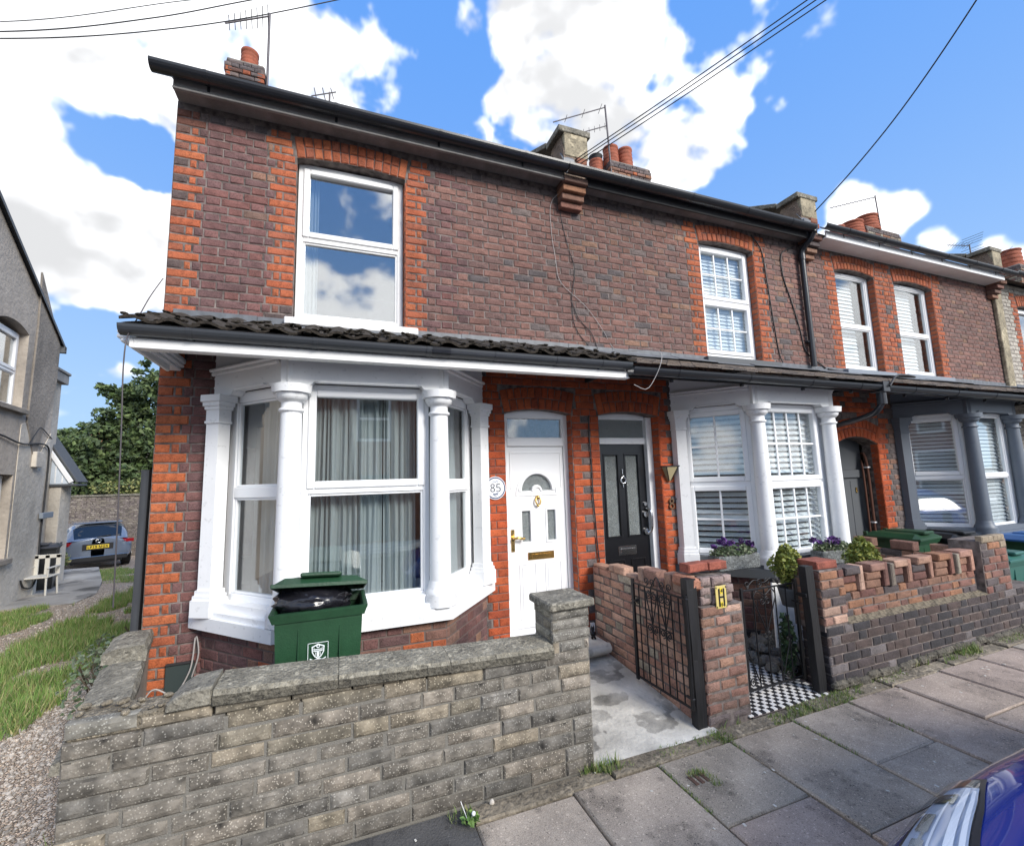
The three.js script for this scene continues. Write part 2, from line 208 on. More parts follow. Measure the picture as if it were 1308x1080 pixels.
function brickGeo(w, h, d, v, rough) {
  const r = rng(v * 977 + 5), j = rough, c = .006 + rough, X = w / 2, Y = h / 2, J = () => (r() - .5) * j * 2, l = [];
  const S = [[-1, -1], [1, -1], [1, 1], [-1, 1]], f = S.map(([a, b]) => [a * (X - c) + J(), b * (Y - c) + J(), J() * .5]), m = S.map(([a, b], i) => [a * X + J() * .6, b * Y + J() * .6, -c]), b = m.map((p) => [p[0], p[1], -d]);
  // the face is bowed a little in the middle
  if (rough > .0035) { const nx = Math.max(3, Math.round(w / .045)), ny = 3, G = (i, k) => { const u = i / nx, v = k / ny, bx = lerp(lerp(f[0][0], f[1][0], u), lerp(f[3][0], f[2][0], u), v), by = lerp(lerp(f[0][1], f[3][1], v), lerp(f[1][1], f[2][1], v), u), e = i === 0 || k === 0 || i === nx || k === ny; return e ? [bx, by, lerp(f[0][2], f[2][2], u)] : [bx + hash3(i, k, v * 9 + 1) * .006, by, .002 + hash3(i + Math.round(w * 999), k, Math.round(h * 999) + Math.round(f[0][0] * 1e5)) * rough * 1.2]; }; for (let i = 0; i < nx; i++) for (let k = 0; k < ny; k++) l.push([G(i, k), G(i + 1, k), G(i + 1, k + 1)], [G(i, k), G(i + 1, k + 1), G(i, k + 1)]); for (let i = 0; i < 4; i++) { const k = (i + 1) % 4; if (i % 2 === 0) { const row = i === 0 ? 0 : ny; for (let s = 0; s < nx; s++) { const a = G(i === 0 ? s : nx - s, row), c = G(i === 0 ? s + 1 : nx - s - 1, row), mm = (t) => [lerp(m[i][0], m[k][0], t), lerp(m[i][1], m[k][1], t), m[i][2]]; l.push([mm(s / nx), mm((s + 1) / nx), c], [mm(s / nx), c, a]); } } else { const col = i === 1 ? nx : 0; for (let s = 0; s < ny; s++) { const a = G(col, i === 1 ? s : ny - s), c = G(col, i === 1 ? s + 1 : ny - s - 1), mm = (t) => [lerp(m[i][0], m[k][0], t), lerp(m[i][1], m[k][1], t), m[i][2]]; l.push([mm(s / ny), mm((s + 1) / ny), c], [mm(s / ny), c, a]); } } l.push([b[i], b[k], m[k]], [b[i], m[k], m[i]]); } return tri(l); }
  const mid = [J() * 2, J(), .0015 + Math.abs(J()) * .6];
  for (let i = 0; i < 4; i++) { const k = (i + 1) % 4; l.push([f[i], f[k], mid], [m[i], m[k], f[k]], [m[i], f[k], f[i]], [b[i], b[k], m[k]], [b[i], m[k], m[i]]); }
  return tri(l);
}
function cachedBrick(w, h, d, v, rough) { const k = [Math.round(w * 400), Math.round(h * 400), Math.round(d * 100), v, rough].join(); if (!geoCache.has(k)) { const g = boxUV(brickGeo(Math.round(w * 400) / 400, Math.round(h * 400) / 400, d, v, rough)), u = g.attributes.uv, r = rng(v * 31 + Math.round(w * 400)); const a = r() * 3, b = r() * 3; for (let i = 0; i < u.count; i++) u.setXY(i, u.getX(i) + a, u.getY(i) + b); geoCache.set(k, g); } return geoCache.get(k); }
const camInv = camera.matrixWorld.clone().invert();
function pixelArea(p, w, h, n) { // rough area in view of a small face, used only to choose which pieces become single meshes
  const q = p.clone().applyMatrix4(camInv); if (q.z > -.3) return 0; if (Math.abs(q.x / q.z) > 1.25 || Math.abs(q.y / q.z) > 1.05) return 0; const v = camera.position.clone().sub(p), D = v.length(); return Math.max(0, v.dot(n) / D) * w * h / (q.z * q.z);
}
// list of {x, y, w, h, tone, rz, dz} on a face frame; the 300 that show largest are meshes of their own under parent
function lay(parent, F, list, o = {}) {
  const r = rng(o.seed ?? 3), d = o.d ?? .06, rough = o.rough ?? .0015, n = new THREE.Vector3(0, 0, 1).transformDirection(F), a = Math.atan2(n.x, n.z), name = o.name ?? 'brick';
  if (o.name !== 'stone') for (const b of list) if (b.tone === 'door' && !b.rz) { b.w += .0045; b.h += .0045; }
  for (const b of list) { b.p = new THREE.Vector3(b.x, b.y, (b.dz ?? 0) + (r() - .5) * (o.uneven ?? .003)).applyMatrix4(F); b.c = typeof b.tone === 'string' ? pick(TONE[b.tone], r) : b.tone; { const w = Math.round((fbm3(b.p.x * .9 + 3, b.p.y * 1.5, b.p.z * .9 + 8, 3) - .5) * 14) / 10, k = o.stone ? 1 + w * .25 : 1 + clamp(w, -.5, .5) * .42; b.c = b.c.map((v) => Math.round(v * k * 2000) / 2000); } b.v = Math.floor(r() * 4); b.a = pixelArea(b.p, b.w, b.h, n); b.rot = (b.rz ?? 0) + (r() - .5) * (o.tilt ?? .006); b.ang = a; b.d = b.d ?? d; b.rough = rough; b.name = name; b.stone = !!o.stone; }
  (parent.userData.pieces ??= []).push(...list);
}
const white = new THREE.Color();
function settle(parent, most = 300) {   // turns the collected pieces of a parent into meshes
  const all = parent.userData.pieces ?? []; delete parent.userData.pieces; all.sort((p, q) => q.a - p.a);
  const shift = parent.isGroup && parent.parent === scene ? parent.position.clone().negate() : new THREE.Vector3(), rest = [];
  all.forEach((b, i) => {
    if (i < most && b.a > 0) { const m = new THREE.Mesh(cachedBrick(b.w, b.h, b.d, b.v, b.rough), toneMat(b.c, b.stone)); m.name = b.name; m.position.copy(b.p).add(shift); _e.set(0, b.ang, b.rot, 'YXZ'); m.rotation.copy(_e); m.castShadow = m.receiveShadow = true; parent.add(m); return; }
    const g = cachedBrick(b.w, b.h, b.d, b.v, b.rough).clone(); _e.set(0, b.ang, b.rot, 'YXZ'); _m.makeRotationFromEuler(_e); _m.setPosition(b.p); g.applyMatrix4(_m); paintG(g, b.c); rest.push(g);
  });
  if (rest.length) { const m = new THREE.Mesh(mergeGeometries(rest), all[0].stone ? M.stoneMix : M.brickMix); m.name = all[0].name + (all[0].name.endsWith('s') ? '' : 's') + '_beyond'; m.position.copy(shift); m.userData.kind = 'stuff'; m.castShadow = m.receiveShadow = true; parent.add(m); }
}
const CH = .076;                                           // brick course
// Flemish field between a and b at row
function field(list, a, b, y, row, tone, r, o = {}) {
  const h = o.h ?? .0692, L = o.L ?? .2175, Hd = o.H ?? .1055, j = o.j ?? .0075, per = L + Hd + 2 * j; let x = Math.floor(a / per) * per - per + (row % 2 ? per / 2 : 0) + (o.shift ?? 0);
  while (x < b) { for (const w of [L, Hd]) { let p = Math.max(x, a), q = Math.min(x + w, b); const mid = x + w / 2; if (o.softA && x < a) p = mid >= a ? x : q; if (o.softB && x + w > b) q = mid < b ? x + w : p; if (q - p > .028) { const hd = w === Hd; list.push({ x: (p + q) / 2, y, w: q - p, h, tone: typeof tone === 'function' ? tone((p + q) / 2, y, row, hd) : tone }); } x += w + j; } }
}
function archHole(o, y) { // half open interval of an opening with a segmental arch, ring included
  if (y < o.y0 - .02 || y > o.spring + o.ring + o.rise) return null; if (y < o.spring - .03) return [o.x0, o.x1];
  const k = (y - o.spring) * .2 + .02; return [o.x0 - k, o.x1 + k];
}
function voussoirs(list, o, tone) {
  const hw = (o.x1 - o.x0) / 2, xc = (o.x0 + o.x1) / 2, Rr = (hw * hw + o.rise * o.rise) / (2 * o.rise), A = Math.asin(hw / Rr), yc = o.spring + o.rise - Rr, rings = o.rings ?? 2, rh = o.ring / rings;
  for (let q = 0; q < rings; q++) { const rad = Rr + q * rh, n = Math.round((2 * A * rad) / .077), s = 2 * A / n; for (let i = 0; i < n; i++) { const end = rings > 1 && (i === 0 || i === n - 1); if (end && q) continue; const a = -A + (i + .5) * s, rm = rad + (end ? o.ring : rh) / 2; list.push({ x: xc + rm * Math.sin(a), y: yc + rm * Math.cos(a), w: s * rm - .008, h: (end ? o.ring : rh) - .008, tone, rz: -a, dz: .004 }); } }
}
function archShape(o, pts = 10) { const hw = (o.x1 - o.x0) / 2, xc = (o.x0 + o.x1) / 2, Rr = (hw * hw + o.rise * o.rise) / (2 * o.rise), A = Math.asin(hw / Rr), yc = o.spring + o.rise - Rr, p = [[o.x0, o.y0], [o.x1, o.y0]]; for (let i = 0; i <= pts; i++) { const a = A - 2 * A * i / pts; p.push([xc + Rr * Math.sin(a), yc + Rr * Math.cos(a)]); } return p; }
// the front wall of one house: mortar plate with openings, bricks, arches and reveals
function facade(H, o) {
  const s = new THREE.Shape([[o.x0, o.y0], [o.x1, o.y0], [o.x1, o.y1], [o.x0, o.y1]].map((p) => new THREE.Vector2(...p)));
  for (const q of o.holes) { const pts = q.rise ? archShape(q) : [[q.x0, q.y0], [q.x1, q.y0], [q.x1, q.y1], [q.x0, q.y1]]; s.holes.push(new THREE.Path(pts.map((p) => new THREE.Vector2(...p)))); }
  const g = new THREE.ExtrudeGeometry(s, { depth: .215, bevelEnabled: false }); g.translate(0, 0, -.222);
  const wall = part(H, 'wall', g, o.mortar ?? M.mortar), list = [], F = frame(0, 0), r = rng(o.seed);
  const rows = Math.floor((o.y1 - o.y0) / CH);
  for (let i = 0; i < rows; i++) {
    const y = o.y0 + (i + .5) * CH; let iv = [{ a: o.x0 + .001, b: o.x1 - .001, l: o.left ?? null, r: o.right ?? null }];
    for (const q of o.holes.concat(o.skip ?? [])) { const e = q.rise ? archHole(q, y) : (y > q.y0 - .02 && y < q.y1 + .03 ? [q.x0, q.x1] : null); if (!e) continue; iv = iv.flatMap((t) => { const out = []; if (e[0] > t.a && t.a < e[0]) out.push({ a: t.a, b: Math.min(t.b, e[0]), l: t.l, r: e[0] < t.b ? q.side ?? null : t.r }); if (e[1] < t.b) out.push({ a: Math.max(t.a, e[1]), b: t.b, l: e[1] > t.a ? q.side ?? null : t.l, r: t.r }); return out; }); }
    for (const t of iv) {
      let a = t.a, b = t.b; const odd = i % 2;
      for (const [sd, dir] of [[t.l, 1], [t.r, -1]]) { if (!sd) continue; const w = odd ? [.2155] : [.1035, .05]; const tot = w.reduce((p, c) => p + c + .0095, 0); if (b - a < tot + .05) continue; let x = dir > 0 ? a : b; const corner = sd === 'corner' || sd === 'cornerUp';
        w.forEach((ww, k) => { const tn = typeof o.quoin === 'function' ? o.quoin(x, y, sd, k, odd) : o.quoin ?? 'orange'; list.push({ x: x + dir * ww / 2, y, w: ww, h: .067, tone: tn }); x += dir * (ww + .0095); }); if (dir > 0) a = x; else b = x; }
      if (b - a > .03) field(list, a, b, y, i, o.tone, r, { shift: o.shift, softA: o.sharedL && a < o.x0 + .01, softB: o.sharedR && b > o.x1 - .01 });
    }
  }
  for (const q of o.holes) if (q.rise) voussoirs(list, q, q.archTone ?? 'orange');
  lay(wall, F, list.concat(o.extra ?? []), { seed: o.seed, rough: .0026, uneven: .004, tilt: .012 });
  for (const q of o.holes) if (q.side) { // brick returns of the opening on the side that faces the camera, and its head
    const l = []; let i = 0; for (let y = q.y0 + CH / 2; y < (q.spring ?? q.y1); y += CH, i++) l.push({ x: -.05, y, w: .1, h: .067, tone: q.revealTone ?? q.archTone ?? 'orange' });
    lay(wall, frame(q.x1 - .004, 0, -Math.PI / 2), l.map((b) => ({ ...b, x: -.055, d: .03 })), { seed: 5 + o.seed, d: .03 });
  }
  return wall;
}
function windowGeo(x0, x1, y0, y1, ys, o = {}) { // frame and panes of a two-light window, face-local, outer face at z = 0
  const fw = o.fw ?? .05, sw = o.sw ?? .045, fr = [], panes = [], d = .06, e = .003;
  fr.push(bl(x0, x0 + fw, y0, y1, -d, 0), bl(x1 - fw, x1, y0, y1, -d, 0), bl(x0 + fw, x1 - fw, y1 - fw, y1, -d, 0), bl(x0 + fw, x1 - fw, y0, y0 + fw, -d, 0), bl(x0 + fw, x1 - fw, ys - fw / 2, ys + fw / 2, -d, 0));
  const lights = [[y0 + fw, ys - fw / 2, o.low ?? [1, 1], o.sashLow], [ys + fw / 2, y1 - fw, o.up ?? [1, 1], o.sashUp ?? 1]];
  for (const [a, b, mu, sash] of lights) {
    let p = x0 + fw, q = x1 - fw, u = a, v = b;
    if (sash) { const z = .014, zz = -.05; fr.push(bl(p - .012, p + sw, u - .012, v + .012, zz, z, .008), bl(q - sw, q + .012, u - .012, v + .012, zz, z, .008), bl(p + sw, q - sw, v - sw, v + .012, zz, z, .008), bl(p + sw, q - sw, u - .012, u + sw, zz, z, .008)); p += sw; q -= sw; u += sw; v -= sw; }
    else { fr.push(bl(p, p + .018, u, v, -.05, -.012), bl(q - .018, q, u, v, -.05, -.012), bl(p + .018, q - .018, v - .018, v, -.05, -.012), bl(p + .018, q - .018, u, u + .018, -.05, -.012)); p += .018; q -= .018; u += .018; v -= .018; }
    panes.push(bl(p - .004, q + .004, u - .004, v + .004, -.034, -.03, .0005));
    for (let i = 1; i < mu[0]; i++) { const x = lerp(p, q, i / mu[0]); fr.push(bl(x - .011, x + .011, u, v, -.029, -.012, .004)); }
    for (let i = 1; i < mu[1]; i++) { const y = lerp(u, v, i / mu[1]); fr.push(bl(p, q, y - .011, y + .011, -.029, -.0125, .004)); }
  }
  if (o.vent) fr.push(bl(lerp(x0, x1, .3), lerp(x0, x1, .7), y1 - .04, y1 - .022, .001, .01, .003));
  return { fr, panes };
}
// a window as a part of its house with its panes as sub-parts
function windowPart(H, F, x0, x1, y0, y1, ys, o = {}) { const { fr, panes } = windowGeo(x0, x1, y0, y1, ys, o), w = part(H, 'window', onFace(fr, F), o.mat ?? M.upvc); for (const p of panes) part(w, 'pane', onFace([p], F), o.glass ?? M.glassUp); return w; }
function curtain(x0, x1, y0, y1, z, n = 8, amp = .025, seed = 1) { // a hanging curtain with uneven folds
  const N = n * 9, l = [], k0 = seed * 3.7, Z = (x, y) => { const u = (x - x0) / (x1 - x0), w = fbm3(u * n * .7 + k0, y * .25, 1, 2) - .5, a = .25 + 1.3 * fbm3(u * n * .45 + 9, y * .2, k0, 2); return z + amp * a * Math.sin(6.283 * n * (u + w * 1.6 / n * 1.4) + k0) + amp * .35 * Math.sin(x * 260 + w * 20); }; const ny = 5;
  for (let i = 0; i < N; i++) for (let k = 0; k < ny; k++) { const a = lerp(x0, x1, i / N), b = lerp(x0, x1, (i + 1) / N), c = lerp(y0, y1, k / ny), d = lerp(y0, y1, (k + 1) / ny); l.push([[a, c, Z(a, c)], [b, c, Z(b, c)], [b, d, Z(b, d)], [a, d, Z(a, d)]]); } return quads(l); }
function blind(H, F, x0, x1, y0, y1, z, step, tilt, m = M.slat, wdt = step * .95) { for (let y = y0 + step / 2; y < y1; y += step) part(H, 'slat', onFace([at(cb(x1 - x0, .004, wdt, .001), (x0 + x1) / 2, y, z, 0, tilt)], F), m); }
// ------------------------------------------------------------------ the terrace
const EAVE = 5.15, RIDGE_Z = -4, RIDGE_Y = 7.25, BACK = -8;
function slabPoly(poly, y0, y1) { const g = ext(poly.map(([x, z]) => [x, -z]), y1 - y0); g.rotateX(-Math.PI / 2); return g.translate(0, y0, 0); }   // (x, z) outline between two heights
function shell(H, x0, x1, o = {}) {
  const xb = o.xBack ?? x0, e = .008;
  const side = (xa, za, xc, zc, t) => { const dx = xc - xa, dz = zc - za, L = Math.hypot(dx, dz), g = ext([[0, -.3], [L, -.3], [L, EAVE - .1], [L / 2, RIDGE_Y - .15], [0, EAVE - .1]], Math.abs(t)); g.translate(0, 0, Math.min(t, 0)); g.applyMatrix4(new THREE.Matrix4().makeBasis(new THREE.Vector3(dx / L, 0, dz / L), new THREE.Vector3(0, 1, 0), new THREE.Vector3(-dz / L, 0, dx / L)).setPosition(xa, 0, za)); return g; };
  part(H, 'side_wall', [side(x0 + e, -.24, xb + e, BACK, .12)], o.sideMat ?? M.mortar);
  part(H, 'side_wall', [side(x1 - e, -.24, x1 - e, BACK, -.12)], o.sideMat ?? M.mortar);
  part(H, 'back_wall', bl(xb + .14, x1 - .14, -.3, EAVE - .1, BACK, BACK + .12), o.sideMat ?? M.mortar);
  const inner = [[x0 + .14, -.225], [x1 - .14, -.225], [x1 - .14, BACK + .14], [xb + .14, BACK + .14]];
  part(H, 'interior', [slabPoly(inner, .15, .26), slabPoly(inner, 2.75, 2.9), slabPoly(inner, EAVE - .1, EAVE - .02), bl(x0 + .14, x1 - .14, .27, EAVE - .12, -3.7, -3.6)], M.room);
  const rf = (z0, y0, z1, y1) => quads([[[x0 - (o.over ?? 0), y0, z0], [x1, y0, z0], [x1, y1, z1], [lerp(x0, xb, z1 / BACK) - (o.over ?? 0), y1, z1]]]);
  const tiles = []; for (let i = 0; i < 22; i++) { for (const s of [0, 1]) { const t0 = i / 22, t1 = (i + 1.15) / 22; tiles.push(s ? rf(lerp(.16, RIDGE_Z, t0), lerp(EAVE + .05, RIDGE_Y, t0) + .03, lerp(.16, RIDGE_Z, t1), lerp(EAVE + .05, RIDGE_Y, t1)) : rf(lerp(BACK - .2, RIDGE_Z, t0), lerp(EAVE + .05, RIDGE_Y, t0) + .03, lerp(BACK - .2, RIDGE_Z, t1), lerp(EAVE + .05, RIDGE_Y, t1))); } }
  part(H, 'roof', tiles, M.tileBrown);
}
function offsetBay(b, off) { // outline of a canted bay pushed out by off, closed on the wall line
  const L = [[b.A, b.B], [b.B, b.C], [b.C, b.D]].map(([p, q]) => { const dx = q[0] - p[0], dz = q[1] - p[1], l = Math.hypot(dx, dz), nx = -dz / l, nz = dx / l; return [p[0] + nx * off, p[1] + nz * off, dx / l, dz / l]; });
  const X = (m, n) => { const d = m[2] * n[3] - m[3] * n[2], t = ((n[0] - m[0]) * n[3] - (n[1] - m[1]) * n[2]) / d; return [m[0] + m[2] * t, m[1] + m[3] * t]; };
  const W = [0, 0.001, 1, 0]; return [X(L[0], W), X(L[0], L[1]), X(L[1], L[2]), X(L[2], W)];
}
function bay(H, b) {
  const faces = [[b.A, b.B], [b.B, b.C], [b.C, b.D]].map(([p, q]) => { const dx = q[0] - p[0], dz = q[1] - p[1]; return { L: Math.hypot(dx, dz), F: frame(p[0], p[1], -Math.atan2(dz, dx)) }; });
  const y0 = b.sill ?? .80, top = 2.585, wt = b.wall;
  const plinth = part(H, 'bay_plinth', slabPoly(offsetBay(b, -.006), -.3, y0), M.mortarDark);
  const r = rng(b.seed);
  faces.forEach((f, k) => { const l = []; for (let i = 0; i * CH < y0 + .26; i++) { const y = y0 - (i + .5) * CH; field(l, .003, f.L - .003, y, i + k, (x) => { const e = (k === 1 && f.L - x < .26) || (k === 2 && x < .12) || (k === 1 && x < .2) || (k === 0 && f.L - x < .12); return e ? (r() < .75 ? 'red' : 'orange') : y < .2 ? 'blue' : r() < .12 ? 'red' : 'purple'; }, r); } lay(plinth, f.F, l, { seed: b.seed + k }); });
  settle(plinth, 110);
  const win = part(H, 'bay_window', faces.flatMap((f, k) => {
    const L = f.L, n0 = k ? .18 : .24, n1 = k === 2 ? .24 : .18, g = ext([[-.03, top], [n0 - .03, top], [n0, top + .018], [n0 + .015, top + .04], [L - n1 - .015, top + .04], [L - n1, top + .018], [L - n1 + .03, top], [L + .03, top], [L + .03, k === 1 ? 2.93 : 2.96], [-.03, k === 1 ? 2.93 : 2.96]], .1); g.translate(0, 0, -.1 - (k === 1 ? 0 : .003));
    const m = ext([[n0 + .04, top + .028], [L - n1 - .04, top + .028], [L - n1 - .06, top + .046], [n0 + .06, top + .046]], .02, { b: .004 }); m.translate(0, 0, -.012);
    return onFace([g, m, ...(k === 1 ? [] : [bl(.0, L - .06, 2.755, 2.785, .002, .03, .008), bl(0, L - .05, 2.785, 2.812, .002, .05, .008)])], f.F);
  }), b.paint);
  part(win, 'sill', [slabPoly(offsetBay(b, .065), y0 + .003, y0 + .095), slabPoly(offsetBay(b, .04), y0 + .095, y0 + .135), slabPoly(offsetBay(b, -.01), y0 + .135, y0 + .19)], b.sillMat ?? b.paint);
  const inb = (P, Q, S) => { const cx = (b.A[0] + b.D[0]) / 2; return [P[0] + Math.sign(cx - P[0]) * .045, P[1] - .03]; };
  for (const P of [b.B, b.C]) {
    const [cx, cz] = inb(P); const yb = y0 + .1;
    const base = [at(new THREE.CylinderGeometry(.125, .128, .09, 8), cx, yb + .045, cz, Math.PI / 8), lathe([[.118, yb + .09], [.118, yb + .10], [.108, yb + .125], [.096, yb + .14], [.092, yb + .165], [.083, yb + .19]], 24).translate(cx, 0, cz)];
    part(win, 'column_base', base, b.paint);
    const sh = []; for (let i = 0; i <= 8; i++) { const t = i / 8; sh.push([lerp(.083, .071, t * t * .7 + t * .3), lerp(yb + .17, 2.40, t)]); }
    part(win, 'column', lathe(sh, 28).translate(cx, 0, cz), b.paint);
    part(win, 'capital', [lathe([[.072, 2.385], [.084, 2.39], [.088, 2.4], [.084, 2.412], [.072, 2.416], [.071, 2.465], [.088, 2.468], [.09, 2.478], [.1, 2.482], [.108, 2.5], [.112, 2.52], [.112, 2.524]], 24).translate(cx, 0, cz), at(new THREE.CylinderGeometry(.148, .14, .06, 8), cx, 2.556, cz, Math.PI / 8)], b.paint);
  }
  for (const [P, s] of [[b.A, 1], [b.D, -1]]) {
    const sec = (k) => { const c = [P[0] + s * .055, .03]; return [[P[0] - s * .02, .001], [P[0] - s * .02, .085], [P[0] + s * .075, .14], [P[0] + s * .14, .06], [P[0] + s * .08, .001]].map(([x, z]) => [c[0] + (x - c[0]) * k, z <= .002 ? z : c[1] + (z - c[1]) * k]); }, pr = (k, a, c) => slabPoly(s > 0 ? sec(k) : sec(k).reverse(), a, c), yb = y0 + .1;
    part(win, 'pilaster', [pr(1.5, yb, yb + .12), pr(1.36, yb + .12, yb + .15), pr(1.2, yb + .15, yb + .185), pr(1, yb + .185, 2.36), pr(1.16, 2.36, 2.378), pr(1.05, 2.378, 2.47), pr(1.2, 2.47, 2.497), pr(1.36, 2.497, 2.53), pr(1.55, 2.53, 2.583)], b.paint);
    const bx = P[0] + s * .03; part(win, 'pilaster_stop', [at(new THREE.ConeGeometry(.014, .05, 4), bx + s * .03, 2.2, .118), bl(bx + s * .03 - .012, bx + s * .03 + .012, 2.16, 2.18, .1, .125)], b.paint);
  }
  const inset = b.inset ?? .106;
  faces.forEach((f, k) => {
    const side = k !== 1, w0 = k === 0 ? .07 : k === 2 ? .05 : .125, w1 = k === 2 ? .07 : k === 0 ? .05 : .125, F = f.F.clone().multiply(new THREE.Matrix4().makeTranslation(0, 0, -inset)), o = side ? b.side : b.front;
    const { fr, panes } = windowGeo(w0 - (side ? 0 : .01), f.L - w1 + (side ? 0 : .01), y0 + .15, top + .035, b.split, o);
    part(win, 'window_frame', onFace(fr, F), b.frameMat ?? M.upvc);
    for (const p of panes) part(win, 'pane', onFace([p], F), M.glass);
    if (b.blind) { const z = -inset - .1; for (const [a, c] of [[y0 + .22, b.split - .06], [b.split + .06, top - .08]]) for (let y = a; y < c; y += b.blind) part(win, 'slat', onFace([at(cb(f.L - w0 - w1 - .12, .005, b.blind * .9, .001), f.L / 2, y, z, 0, b.tilt ?? .6)], f.F), b.slatMat ?? M.slat); }
  });
  return { faces, win };
}
const HSEC = []; for (let i = 0; i <= 10; i++) { const a = Math.PI * (1 + i / 10); HSEC.push([Math.cos(a), Math.sin(a)]); }
function gutter(x0, x1, y, z, r = .058) { const o = HSEC.map(([c, s]) => [z + c * r, y + s * r]), i = HSEC.map(([c, s]) => [z + c * (r - .005), y + s * (r - .005)]).reverse(); return along([...o, ...i], x0, x1); }
function bracket(x, y, z, r = .062) { const o = HSEC.map(([c, s]) => [z + c * r, y + s * r]), i = HSEC.map(([c, s]) => [z + c * (r - .006), y + s * (r - .006)]).reverse(); return [along([...o, ...i], x - .014, x + .014), bl(x - .014, x + .014, y - .09, y - .02, z - r - .03, z - r + .004)]; }
function gutterPart(H, x0, x1, y, z, m, xs, r) { const g = part(H, 'gutter', gutter(x0, x1, y, z, r), m); for (const x of xs) part(g, 'bracket', bracket(x, y, z, (r ?? .058) + .004), m); return g; }
const RS = Math.atan2(.33, .9);
function leanTiles(H, x0, x1, big, m, o = {}) {
  const roof = part(H, 'porch_roof', [quads([[[x0, 2.885, .9], [x1, 2.885, .9], [x1, 3.22, -.005], [x0, 3.22, -.005]]]), ext([[0, 0], [.9, 0], [0, .33]], .03).rotateY(-Math.PI / 2).translate(x0 + .03, 2.88, 0)], M.dark), r = rng(x0 * 100 + 50), loose = [];
  if (big) {
    const w = .2, prof = []; for (let i = 0; i <= 8; i++) { const t = i / 8; prof.push([t * (w + .02) - w / 2, .016 * Math.sin(t * 6.28) + .01]); } const under = prof.map(([x, y]) => [x, y - .018]).reverse();
    for (let k = 0; k < 3; k++) for (let x = x0 + w / 2; x < x1 - .02; x += w) { const g = ext([...prof, ...under], .36); g.rotateX(RS); const s = k * .3; at(g, x, 3.035 + s * Math.sin(RS) + rr(-.004, .004, r) + k * .004, .565 - s * Math.cos(RS) + rr(-.008, .008, r), 0, rr(-.01, .01, r), rr(-.012, .012, r)); part(roof, 'roof_tile', g, m); }
  } else {
    for (let k = 0; k < 9; k++) for (let x = x0 + (k % 2 ? .083 : 0); x < x1; x += .166) { const g = cb(.16, .013, .2, .002); const s = k * .1; at(g, Math.min(x + .083, x1 - .08), 2.9 + s * Math.sin(RS) + rr(0, .006, r), .84 - s * Math.cos(RS), 0, RS - .07 + rr(-.02, .02, r), rr(-.02, .02, r)); loose.push(paintG(plain(g), pick([[.17, .14, .12], [.12, .1, .09], [.2, .165, .14], [.15, .115, .09], [.1, .09, .085]], r))); }
    stuffPart(roof, 'roof_tiles', loose, M.brickMix);
  }
  const fl = []; for (let x = x0; x < x1; x += .6) { const e = Math.min(x + .598, x1); fl.push(at(cb(e - x, .012, .16, .003), (x + e) / 2, 3.225 + rr(-.008, .008, r), .07, 0, RS + rr(0, .1, r), rr(-.01, .01, r)), at(cb(e - x, .09, .01, .002), (x + e) / 2, 3.26 + rr(-.008, .008, r), .006)); }
  part(roof, 'flashing', fl, M.lead);
  return roof;
}
const inUp = (y) => y > 2.95;

